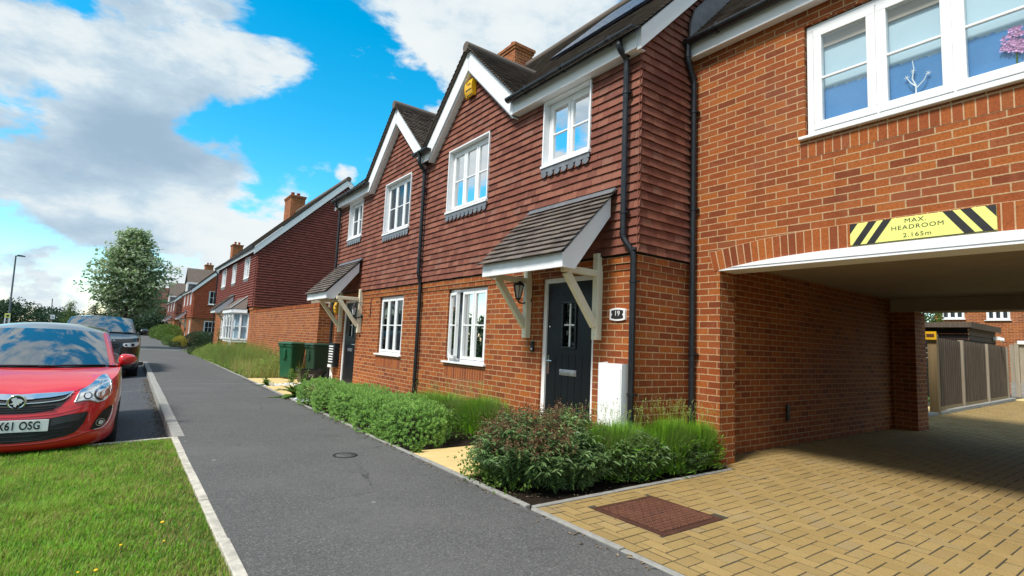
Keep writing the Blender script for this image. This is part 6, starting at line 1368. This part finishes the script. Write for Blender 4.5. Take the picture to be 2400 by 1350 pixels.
f2 = thing('board_fence', (28, 1.5, 0), 'greyer far fence crossing in front of the yard house', 'fence'); mb = MB(); y = -2.0
while y < 5.0: mb.box(28.0-.015*(int(y*100/14) % 2), 28.03, y, y+.135, .55, 2.02, random.random()); y += .14
mb.build('panel', M['post_grey'], f2); mb = MB(); mb.box(27.98, 28.06, -2, 5, -.1, .55); mb.build('gravel_board', M['conc'], f2); mb = MB(); mb.box(27.93, 28.05, 4.72, 4.84, -.1, 2.08); mb.build('post', M['post_grey'], f2)
clump('bush', (27.5, 8.1, 2.9), (1.2, 1.15, 1.2), 4200, .14, 'hedge_green', 'bright green bush above the dark shed roof', 'bush', 120)
# ------------------------------------------------------------------ cars
def carpaint(name, col, coat=1.0, rough=.35):
    t = NT(name); n = t.noise(900, 2); c = t.mix(t.rng(n, .3, .7, 0, .25), col, tuple(min(1, x*1.3+.01) for x in col)); t.pbr(c, rough, .0, .5, None, coat, .02); return t.m
M['paint_red'] = carpaint('red_car_paint', (.56, .005, .009)); M['paint_black'] = carpaint('black_car_paint', (.004, .006, .008), .7, .3)
M['paint_roof'] = carpaint('black_roof_paint', (.012, .013, .016), 1.0, .25)
t = NT('car_glass'); t.pbr((.012, .018, .024), .02, 0, 1.0, None, 1.0, .01, IOR=2.1); M['car_glass'] = t.m
t = NT('lamp_cover'); lw = t.n('ShaderNodeFresnel'); lw.inputs[0].default_value = 1.5; tr = t.n('ShaderNodeBsdfTransparent'); gl = t.n('ShaderNodeBsdfGlossy'); gl.inputs['Roughness'].default_value = .02
ms = t.n('ShaderNodeMixShader'); t.l(t.math('MULTIPLY', lw.outputs[0], .7), ms.inputs[0]); t.l(tr.outputs[0], ms.inputs[1]); t.l(gl.outputs[0], ms.inputs[2]); t.l(ms.outputs[0], t.out.inputs[0]); M['lamp_cover'] = t.m
M['lamp_inner'] = simple('lamp_reflector', (.60, .62, .62), .35, .0, var=.3, vscale=40); M['plate'] = simple('number_plate_white', (.78, .80, .80), .35, var=.02); M['ink'] = simple('black_ink', (.008, .008, .009), .5)
def crom(pts, n):
    """Catmull-Rom through rows of values, n samples evenly by index"""
    P = np.array(pts, float); P = np.vstack([2*P[0]-P[1], P, 2*P[-1]-P[-2]]); out = []; m = len(P)-3
    for i in range(n):
        x = i/(n-1)*m; k = min(int(x), m-1); u = x-k; p0, p1, p2, p3 = P[k:k+4]
        out.append(.5*((2*p1)+(-p0+p2)*u+(2*p0-5*p1+4*p2-p3)*u*u+(-p0+3*p1-3*p2+p3)*u**3))
    return np.array(out)
def grid(mb, G, mirror=None, smooth=True, sides=(1, -1)):
    """G[i][j] points -> quads; mirror about x=mirror as well"""
    h, w = len(G), len(G[0])
    for s in (sides if mirror is not None else (1,)):
        vs = [((p[0] if s > 0 else 2*mirror-p[0]), p[1], p[2]) for r_ in G for p in r_]
        mb.add(vs, [(i*w+j, i*w+j+1, (i+1)*w+j+1, (i+1)*w+j) if s > 0 else (i*w+j, (i+1)*w+j, (i+1)*w+j+1, i*w+j+1) for i in range(h-1) for j in range(w-1)], .5, smooth)
def weld(ob, d=.0015):
    bm = bmesh.new(); bm.from_mesh(ob.data); bmesh.ops.remove_doubles(bm, verts=bm.verts, dist=d); bmesh.ops.recalc_face_normals(bm, faces=bm.faces); bm.to_mesh(ob.data); bm.free(); ob.data.update()
class Car:
    def __init__(s, name, xc, y0, zg, sc, label, plan, prof, hbot, cowl, roof, paint, roofpaint, arch, beltfrom, group=None):
        s.xc, s.y0, s.zg, s.sc = xc, y0, zg, sc; s.t = thing(name, (xc, y0+1.9, zg), label, 'car', group)
        Wd = s.W = lambda w, l, h: (xc+w*sc, y0+l*sc, zg+h*sc)
        NTt, NS = 96, 26; pl = crom(plan, NTt)                       # w, l, htop
        pr = np.array(prof); G = []; s.edge = None
        for i in range(NS):
            q = i/(NS-1); df = np.interp(q, pr[:, 0], pr[:, 1]); dw = np.interp(q, pr[:, 0], pr[:, 2]); row = []
            for w, l, ht in pl:
                ff = math.exp(-(l/.5)**2); L_ = plan[-1][1]; fr = math.exp(-((L_-l)/.5)**2)
                row.append((max(0, w-dw*min(1, w/.4)), l+df*ff-.5*df*fr, hbot+q*(ht-hbot)))
            G.append(row)
        top = np.array(G[-1]); mb = MB(); ac, ah, ar, rear_c = arch
        keep = [[Wd(*p) for p in r_] for r_ in G]; h, w = NS, NTt
        for sg in (1, -1):
            vs = [(p[0] if sg > 0 else 2*xc-p[0], p[1], p[2]) for r_ in keep for p in r_]; fs = []
            for i in range(h-1):
                for j in range(w-1):
                    c = (np.array(G[i][j])+np.array(G[i+1][j+1]))/2
                    if c[0] > .55 and min(math.hypot(c[1]-ac, c[2]-ah), math.hypot(c[1]-rear_c, c[2]-ah)) < ar: continue
                    fs.append((i*w+j, i*w+j+1, (i+1)*w+j+1, (i+1)*w+j) if sg > 0 else (i*w+j, (i+1)*w+j, (i+1)*w+j+1, i*w+j+1))
            mb.add(vs, fs, .5, True)
        # shoulder strip from the top edge in to the glass line
        jj = [j for j in range(NTt) if top[j][1] > cowl[1][1]-.05 and top[j][1] < plan[-1][1]-.35 and top[j][0] > .5]
        grid(mb, [[Wd(*top[j]) for j in jj], [Wd(top[j][0]-.05, top[j][1], top[j][2]+.018) for j in jj], [Wd(top[j][0]-.12, top[j][1], top[j][2]+.02) for j in jj]], xc)
        s.body = mb.build('body', M[paint], s.t); weld(s.body)
        # bonnet: Coons patch between the leading edge, the wings and the cowl
        jc = next(j for j in range(NTt) if top[j][0] > cowl[2]); je = next(j for j in range(NTt) if top[j][1] > cowl[1][1] and top[j][0] > .5)
        nf, nb = 22, 26
        def rs(P, n): 
            P = np.array(P); d = np.r_[0, np.cumsum(np.linalg.norm(np.diff(P, axis=0), axis=1))]; u = np.linspace(0, d[-1], n); return np.stack([np.interp(u, d, P[:, k]) for k in range(3)], 1)
        Fc = rs(top[:jc+1], nf); Ec = rs(top[jc:je+1], nb); c0, c1 = np.array(cowl[0]), top[je]
        a = np.linspace(0, 1, nf); Cc = np.stack([a*c1[0], c0[1]+(c1[1]-c0[1])*a**2.2, c0[2]+(c1[2]-c0[2])*a**2.5], 1); b = np.linspace(0, 1, nb); Z0, Z1 = Fc[0], Cc[0]
        Zc = np.stack([0*b, Z0[1]+(Z1[1]-Z0[1])*b, Z0[2]+(Z1[2]-Z0[2])*(1.55*b-.55*b*b)], 1); Gh = []
        for i, bb in enumerate(b):
            r_ = []
            for k, aa in enumerate(a):
                p = (1-bb)*Fc[k]+bb*Cc[k]+(1-aa)*Zc[i]+aa*Ec[i]-((1-aa)*(1-bb)*Fc[0]+aa*(1-bb)*Fc[-1]+(1-aa)*bb*Cc[0]+aa*bb*Cc[-1])
                crease = cowl[3]*math.exp(-((aa-.80)/.07)**2)*math.sin(math.pi*min(1, bb*1.1))
                p[2] += crease; r_.append(Wd(*p))
            Gh.append(r_)
        mb = MB(); grid(mb, Gh, xc); s.bonnet = mb.build('bonnet', M[paint], s.t); weld(s.bonnet)
        # windscreen, pillars and roof
        (lc0, hc0), (lc1, hc1), (we0, le0, he0), (we1, le1, he1) = roof['c0'], roof['c1'], roof['e0'], roof['e1']; nv = 16; na = 16; GW = []; GP = []
        def scr(v, aa):
            lc = lc0+(lc1-lc0)*v; hc = hc0+(hc1-hc0)*v+.035*math.sin(math.pi*v)*.6; we = we0+(we1-we0)*v; le = le0+(le1-le0)*v; he = he0+(he1-he0)*v+.03*math.sin(math.pi*v)*.6
            return np.array([aa*we, lc+(le-lc)*aa**2.2, hc+(he-hc)*aa**2.6])
        for i in range(nv):
            v = i/(nv-1); GW.append([Wd(*scr(v, k/(na-1))) for k in range(na)]); e = scr(v, 1); GP.append([Wd(*(e+np.array([q*.058, q*.085, -q*q*.012+.004*math.sin(math.pi*q)]))) for q in (-.12, .2, .5, .8, 1)])
        mb = MB(); grid(mb, GW, xc); s.glass = mb.build('windscreen', M['car_glass'], s.t); weld(s.glass)
        for q_ in (1, -1): mb = MB(); grid(mb, GP, xc, sides=(q_,)); mb.build('pillar', M[paint], s.t)
        # dark edge band at the screen base
        mb = MB(); GB = [[Wd(*(scr(v, k/(na-1))+np.array([0, -.004, .003]))) for k in range(na)] for v in (0, .05)]; grid(mb, GB, xc); mb.build('screen_surround', M['black'], s.glass)
        GR = []; lr, hr = roof['rear']; nr = 14
        for i in range(nr):
            v = i/(nr-1); r_ = []
            for k in range(na):
                aa = k/(na-1); f0 = scr(1, aa); l = f0[1]+(lr-f0[1])*v; bl = roof['bulge']*math.sin(math.pi*min(1, v*.9+.0)); hh = f0[2]*(1-v)+(hr-.05*aa**2.6)*v+bl*(1-.3*aa*aa); r_.append(Wd(f0[0], l, hh))
            for q in (.4, 1.0): f0 = scr(1, 1); r_.append(Wd(f0[0]+.058*q, (f0[1]+.085*q)*(1-v)+lr*v, (f0[2]-.012*q)*(1-v)+(hr-.05-.03*q)*v+roof['bulge']*.7*math.sin(math.pi*min(1, v*.9))*(1-.25*q)))
            GR.append(r_)
        mb = MB(); grid(mb, GR, xc); s.roof = mb.build('roof', M[roofpaint], s.t); weld(s.roof)
        # side and rear glass
        mb = MB(); GS = []
        for i in range(16):
            v = i/15; e = scr(1, 1)+np.array([.058, .085, -.012]); b0 = scr(0, 1)+np.array([.058, .085, -.012]); lb = b0[1]+(lr+.25-b0[1])*v; lt = e[1]+(lr-e[1])*v
            wb = np.interp(lb, top[jj, 1], top[jj, 0])-.10; hb = np.interp(lb, top[jj, 1], top[jj, 2])+.015; ht = GR[min(nr-1, round(v*(nr-1)))][-1][2]; wt = e[0]-.02*v; z2h = (ht-zg)/sc
            GS.append([Wd(wb+(wt-wb)*u+.015*math.sin(math.pi*u), lb+(lt-lb)*u, hb+(z2h-hb)*u) for u in np.linspace(0, 1, 6)])
        for q_ in (1, -1): mb = MB(); grid(mb, GS, xc, sides=(q_,)); mb.build('side_window', M['car_glass'], s.t)
        mb = MB(); a_ = GS[-1]; grid(mb, [[(xc+(p[0]-xc)*u, p[1]+.12*sc*(1-u), p[2]) for u in (0, .4, .7, 1)] for p in a_], xc); mb.build('rear_window', M['car_glass'], s.t)
        L_ = plan[-1][1]; mb = MB(); jr = [j for j in range(NTt) if top[j][1] >= plan[-1][1]-.5 and top[j][1] > 2]; grid(mb, [[Wd(*top[j]) for j in jr], [Wd(top[j][0]*.8, min(top[j][1], L_-.3)-.05, top[j][2]+.02) for j in jr]], xc); mb.build('tailgate', M[paint], s.t)
        # dark floor
        mb = MB(); mb.box(xc-.62*sc, xc+.62*sc, y0+.25*sc, y0+(L_-.3)*sc, zg+.17*sc, zg+.40*sc); mb.build('underbody', M['dark'], s.t)
        s.bvh = None; s.plan = pl; s.top = top
    def tree(s):
        if s.bvh is None:
            bm = bmesh.new()
            for o in (s.body, s.bonnet):
                m = o.data.copy(); m.transform(Matrix.Translation(Vector(o['abs']))); bm.from_mesh(m)
            s.bvh = BVHTree.FromBMesh(bm); bm.free()
        return s.bvh
    def onto(s, w, h, off):
        """point on the nose at lateral w and height h, lifted off the skin"""
        p = Vector(s.W(w, -.6, h)); hit = s.tree().ray_cast(p, Vector((0, 1, 0)))
        if hit[0] is None: return Vector(s.W(w, .9, h))
        n = hit[1] if hit[1].y < 0 else -hit[1]; return hit[0]+n*off
    def patch(s, name, outline, mat, off, parent=None, rings=7, both=True, thick=0):
        """surface-hugging shape from an outline in (w, h)"""
        o = np.array(outline); d = np.r_[0, np.cumsum(np.linalg.norm(np.diff(np.vstack([o, o[:1]]), axis=0), axis=1))]; n = 64; u = np.linspace(0, d[-1], n, endpoint=False); oc = np.vstack([o, o[:1]]); P = np.stack([np.interp(u, d, oc[:, k]) for k in range(2)], 1); c = P.mean(0); ob = None; res = []
        for sg in ((1, -1) if both else (1,)):
            mb = MB(); vs = []
            for k in range(rings):
                f = 1-k/rings
                for q in P:
                    p = c+(q-c)*f; vs.append(s.onto(sg*p[0], p[1], off))
            vs.append(s.onto(sg*c[0], c[1], off)); fs = [(k*n+i, k*n+(i+1) % n, (k+1)*n+(i+1) % n, (k+1)*n+i) for k in range(rings-1) for i in range(n)]+[((rings-1)*n+i, (rings-1)*n+(i+1) % n, rings*n) for i in range(n)]
            mb.add(vs, fs, .5, True)
            res.append(mb.build(name, mat, parent or s.t, fixn=True))
        return res
    def strip(s, name, pts, r, mat, off, parent=None, both=True, closed=False):
        res = []
        for sg in ((1, -1) if both else (1,)):
            mb = MB(); P = crom(pts, max(12, 6*len(pts))) if len(pts) > 2 else np.array(pts); mb.tube([s.onto(sg*p[0], p[1], off) for p in P], r*s.sc, 6); res.append(mb.build(name, mat, parent or s.t))
        return res
    def wheels(s, lf, lr, r, w, wd=.20):
        for l in (lf, lr):
            for sg in (1, -1):
                x = s.xc+sg*(w-wd/2)*s.sc; c = (x, s.y0+l*s.sc, s.zg+r*s.sc); k = s.sc; mb = MB()
                mb.lathe([(r*.62*k, -wd/2*k), (r*.93*k, -wd/2*k), (r*k, -wd*.38*k), (r*k, wd*.38*k), (r*.93*k, wd/2*k), (r*.62*k, wd/2*k)], c, 'X', 36); ty = mb.build('tyre', M['rubber'], s.t)
                mb = MB(); e = sg*wd*.5*k; mb.lathe([(r*.64*k, e*.9), (r*.60*k, e*.96), (r*.56*k, e*.7), (r*.20*k, e*.78), (r*.12*k, e*.9), (.001, e*.92)], c, 'X', 30); mb.build('rim', M['silver'], s.t)
    def mirror(s, w, l, h, rw, rl, rh, mat, body='black'):
        for sg in (1, -1):
            mb = MB(); G = []
            for i in range(13):
                th = math.pi*i/12; r_ = []
                for j in range(21):
                    ph = 2*math.pi*j/20; x, y, z = math.cos(th), math.sin(th)*math.cos(ph), math.sin(th)*math.sin(ph); sx = np.sign(x)*abs(x)**.8; sz = np.sign(z)*abs(z)**.75
                    r_.append(s.W(sg*(w+rw*sx), l+rl*y*(1.0 if y < 0 else .45)+.05*x, h+rh*sz*(1-.22*x)))
                G.append(r_)
            grid(mb, G); m_ = mb.build('door_mirror', M[mat], s.t, fixn=True)
            mb = MB(); mb.tube([s.W(sg*(w-rw*1.15), l+.08, h-rh*1.15), s.W(sg*(w-rw*.5), l+.02, h-rh*.8)], .035*s.sc, 8); mb.build('mirror_arm', M[body], m_)
    def wiper(s, pts, cowl_h):
        mb = MB(); mb.tube([s.W(*p) for p in pts], .010*s.sc, 6); return mb.build('wiper', M['black'], s.t)
# red hatchback, nose towards us, over the end of the bay
plan = [(0, 0, .720), (.20, .004, .724), (.40, .030, .738), (.56, .085, .765), (.68, .17, .800), (.765, .30, .845), (.815, .47, .885), (.842, .72, .925), (.852, 1.02, .955), (.856, 1.5, .975), (.856, 2.2, .995), (.845, 2.9, 1.01), (.81, 3.45, 1.02), (.73, 3.78, 1.0), (.48, 3.93, .99), (0, 3.98, .99)]
prof = [(0, .07, .09), (.05, .015, .035), (.14, 0, .006), (.40, .006, .0), (.62, .020, .002), (.80, .055, .010), (.92, .10, .022), (1, .16, .040)]
rc = Car('parked_car', -.735, 6.95, -.185, .965, 'red hatchback with a black roof parked at the end of the grass verge', plan, prof, .17, ((0, .98, .945), (0, 1.10), .60, .010), dict(c0=(.985, .945), c1=(1.74, 1.395), e0=(.715, 1.17, .950), e1=(.585, 1.90, 1.365), rear=(3.25, 1.40), bulge=.075), 'paint_red', 'paint_roof', (.80, .30, .335, 3.30), 1.2)

def sym(pts):
    """half outline given from the centre line: close it with its mirror image"""
    return [(w, h) for w, h in pts] + [(-w, h) for w, h in reversed(pts)]
M['grille'] = simple('black_grille', (.008, .008, .009), .55)
g_, = rc.patch('grille', sym([(.001, .716), (.20, .724), (.33, .732), (.43, .738), (.385, .665), (.336, .605), (.257, .568), (.145, .552), (.001, .549)]), M['grille'], .006, both=False, rings=9)
k_, = rc.patch('chrome_bar', sym([(.001, .717), (.20, .726), (.33, .733), (.435, .741), (.37, .708), (.25, .687), (.12, .677), (.001, .673)]), M['chrome'], .017, g_, both=False, rings=6)
rc.strip('chrome_strip', [(-.428, .736), (-.36, .672), (-.25, .650), (-.12, .639), (0, .636), (.12, .639), (.25, .650), (.36, .672), (.428, .736)], .007, M['chrome'], .014, g_, both=False)
for q in range(3): rc.strip('grille_slat', [(-.30+.045*q*0, .618-.021*q), (-.1, .607-.021*q), (.1, .607-.021*q), (.30, .618-.021*q)], .0035, M['rubber'], .009, g_, both=False)
ec = rc.onto(0, .648, .030); em = MB(); em.lathe([(.001, -.002), (.058, -.002), (.060, .0), (.060, .012), (.001, .012)], (ec.x, ec.y, ec.z), 'Y', 36); eb = em.build('emblem', M['black'], rc.t)
em = MB(); em.lathe([(.056, -.006), (.066, -.010), (.074, -.004), (.074, .012)], (ec.x, ec.y, ec.z), 'Y', 40); em.build('emblem_ring', M['chrome'], eb)
em = MB(); bird = [(-.054, -.020), (-.030, -.012), (-.024, .004), (-.034, .012), (-.040, .026), (-.026, .040), (-.008, .044), (.004, .036), (-.004, .026), (.012, .030), (.030, .026), (.046, .014), (.050, .002), (.036, .004), (.040, -.014), (.022, -.010), (.020, -.030), (.006, -.026), (-.002, -.050), (-.020, -.038), (-.016, -.024), (-.034, -.022)]
em.prism([(ec.x-0+a, ec.z+b) for a, b in bird], ec.y-.008, ec.y-.002, 'Y'); em.build('emblem_figure', M['plate'], eb)
i_, = rc.patch('bumper_intake', sym([(.001, .492), (.277, .496), (.414, .524), (.578, .544), (.548, .432), (.49, .342), (.41, .306), (.241, .278), (.001, .266)]), M['grille'], .006, both=False, rings=9)
for q in range(3): rc.strip('intake_slat', [(-.44+.05*q, .40-.042*q), (-.2, .375-.042*q), (0, .370-.042*q), (.2, .375-.042*q), (.44-.05*q, .40-.042*q)], .0045, M['rubber'], .010, i_, both=False)
M['trim_grey'] = simple('grey_trim', (.035, .038, .042), .4)
rc.patch('bumper_insert', [(.285, .488), (.41, .514), (.555, .532), (.535, .49), (.50, .462), (.40, .445), (.285, .420)], M['trim_grey'], .012, i_, rings=5)
py = min(rc.onto(0, .43, 0).y, rc.onto(.24, .43, 0).y)-.018; pm = MB(); zp = rc.zg+.432*rc.sc; pm.box(rc.xc-.262, rc.xc+.262, py-.004, py+.004, zp-.057, zp+.057); pb = pm.build('number_plate', M['plate'], rc.t, bevel=.003)
text_obj('lettering', 'X61 OSG', .108, M['ink'], pb, (rc.xc+.045, py-.006, zp), (1, 0, 0), (0, 0, 1), .0008, sx=.70, bold=.0022, space=1.05)
HL = [(.452, .640), (.468, .70), (.485, .748), (.53, .775), (.58, .815), (.628, .870), (.662, .893), (.697, .885), (.728, .843), (.745, .775), (.736, .700), (.696, .648), (.64, .630), (.572, .655), (.52, .655)]
hl = rc.patch('headlight', HL, M['lamp_inner'], .004, rings=8)
def shrink(o, f): c = np.mean(o, 0); return [tuple(c+(np.array(q)-c)*f) for q in o]
for sg, ob in zip((1, -1), hl):
    def one(fn, *a, **k):
        r_ = fn(*a, both=False, **k); return r_
    P_ = [(sg*w, h) for w, h in HL]
    m_ = MB(); cl_ = P_+[P_[0]]; m_.tube([rc.onto(w, h, .006) for w, h in cl_], .0085, 6); m_.build('lamp_rim', M['silver'], ob)
    for (cw, ch, rr, mt) in ((.668, .715, .068, 'dark'), (.668, .715, .050, 'chrome'), (.668, .715, .028, 'lamp_cover'), (.552, .700, .036, 'dark'), (.552, .700, .026, 'chrome')):
        off = {'dark': .008, 'chrome': .012, 'lamp_cover': .016}[mt]; rc.patch('lens', [(sg*(cw+rr*math.cos(a)), ch+rr*math.sin(a)) for a in np.linspace(0, 2*math.pi, 20, endpoint=False)], M[mt], off, ob, rings=3, both=False)
    rc.patch('lamp_band', [(sg*w, h) for w, h in ((.50, .752), (.58, .812), (.63, .868), (.66, .886), (.69, .876), (.70, .84), (.62, .80), (.55, .755))], M['silver'], .011, ob, rings=3, both=False)
    rc.patch('lamp_cover', P_, M['lamp_cover'], .022, ob, rings=7, both=False)
fg = rc.patch('fog_surround', [(.603, .353), (.622, .40), (.638, .441), (.693, .536), (.755, .580), (.774, .566), (.757, .470), (.727, .398), (.692, .362), (.639, .349)], M['grille'], .005, rings=6)
rc.strip('chrome_fin', [(.770, .578), (.768, .50), (.745, .412), (.70, .358), (.632, .347)], .005, M['chrome'], .010)
for sg, ob in zip((1, -1), fg):
    for rr, mt, off in ((.040, 'silver', .008), (.033, 'dark', .010), (.022, 'lamp_inner', .013)): rc.patch('fog_lamp', [(sg*(.683+rr*math.cos(a)), .415+rr*math.sin(a)) for a in np.linspace(0, 2*math.pi, 18, endpoint=False)], M[mt], off, ob, rings=3, both=False)
rc.strip('panel_gap', [(0, .722), (.25, .734), (.436, .748), (.475, .765)], .0035, M['dark'], .001); rc.strip('panel_gap', [(.475, .765), (.53, .785), (.58, .826), (.625, .88)], .0035, M['dark'], .001)
rc.strip('bumper_crease', [(0, .247), (.25, .256), (.42, .280), (.58, .325), (.74, .33)], .010, M['paint_red'], .0); rc.strip('bumper_crease', [(.60, .62), (.45, .57), (.30, .535), (0, .515)], .006, M['paint_red'], -.002)
rc.wiper([(-.62, 1.10, .962), (-.2, 1.0, .972), (.15, .995, .972)], 0); rc.wiper([(.05, .99, .962), (.30, 1.01, .978), (.66, 1.15, .975)], 0)

rc.wheels(.80, 3.30, .30, .845); rc.mirror(.885, 1.40, 1.035, .100, .11, .072, 'paint_red')

# black four-wheel-drive parked behind it
plan = [(0, 0, 1.085), (.30, .006, 1.09), (.58, .03, 1.10), (.78, .10, 1.12), (.90, .24, 1.14), (.955, .50, 1.17), (.975, .95, 1.20), (.98, 1.5, 1.215), (.985, 2.4, 1.225), (.98, 3.4, 1.23), (.96, 4.3, 1.22), (.90, 4.72, 1.2), (.55, 4.84, 1.2), (0, 4.87, 1.2)]
prof = [(0, .10, .08), (.06, .02, .03), (.2, .0, .0), (.55, .0, 0), (.75, .010, .004), (.90, .04, .012), (1, .10, .03)]
sv = Car('parked_car', -.435, 17.3, -.185, .97, 'black four-wheel-drive car parked behind the red hatchback', plan, prof, .25, ((0, 1.24, 1.245), (0, 1.38), .74, .018), dict(c0=(1.25, 1.245), c1=(1.92, 1.715), e0=(.80, 1.43, 1.245), e1=(.665, 2.06, 1.675), rear=(4.35, 1.70), bulge=.05), 'paint_black', 'paint_black', (.95, .37, .42, 3.87), 1.5)
sv.wheels(.95, 3.87, .37, .965, .26); sv.mirror(1.06, 1.78, 1.30, .12, .12, .085, 'paint_black')
g_, = sv.patch('grille', sym([(.001, 1.00), (.40, 1.005), (.50, 1.0), (.47, .86), (.40, .83), (.001, .825)]), M['grille'], .006, both=False)
for q in range(3): sv.strip('grille_slat', [(-.46, .965-.045*q), (-.2, .97-.045*q), (.2, .97-.045*q), (.46, .965-.045*q)], .006, M['trim_grey'], .012, g_, both=False)
sv.patch('bumper_intake', sym([(.001, .60), (.50, .62), (.72, .60), (.62, .36), (.001, .34)]), M['grille'], .006, both=False)
hl = sv.patch('headlight', [(.56, .985), (.70, 1.0), (.86, 1.03), (.925, 1.035), (.92, .98), (.87, .905), (.74, .885), (.60, .885), (.55, .93)], M['lamp_inner'], .006)
for sg, ob in zip((1, -1), hl):
    for cw, ch, rr, mt in ((.625, .935, .045, 'white'), (.625, .935, .030, 'dark'), (.77, .945, .040, 'dark'), (.865, .965, .034, 'white')): sv.patch('lens', [(sg*(cw+rr*math.cos(a)), ch+rr*math.sin(a)) for a in np.linspace(0, 2*math.pi, 18, endpoint=False)], M[mt], .010 if rr > .031 else .013, ob, rings=3, both=False)
p_ = sv.onto(0, 1.045, .012); text_obj('lettering', 'RANGE ROVER', .062, M['silver'], sv.t, (sv.xc, p_.y-.02, p_.z), (1, 0, 0), (0, .25, 1), .004, sx=1.25, space=1.55)
pm = MB(); p_ = sv.onto(0, .70, 0); pm.box(sv.xc-.26, sv.xc+.26, p_.y-.02, p_.y-.01, p_.z-.055, p_.z+.055); pm.build('number_plate', M['plate'], sv.t)
sv.wiper([(-.1, 1.24, 1.262), (.3, 1.27, 1.268), (.74, 1.40, 1.262)], 0)
# ------------------------------------------------------------------ tidy
for o in bpy.data.objects:
    if 'abs' in o: del o['abs']
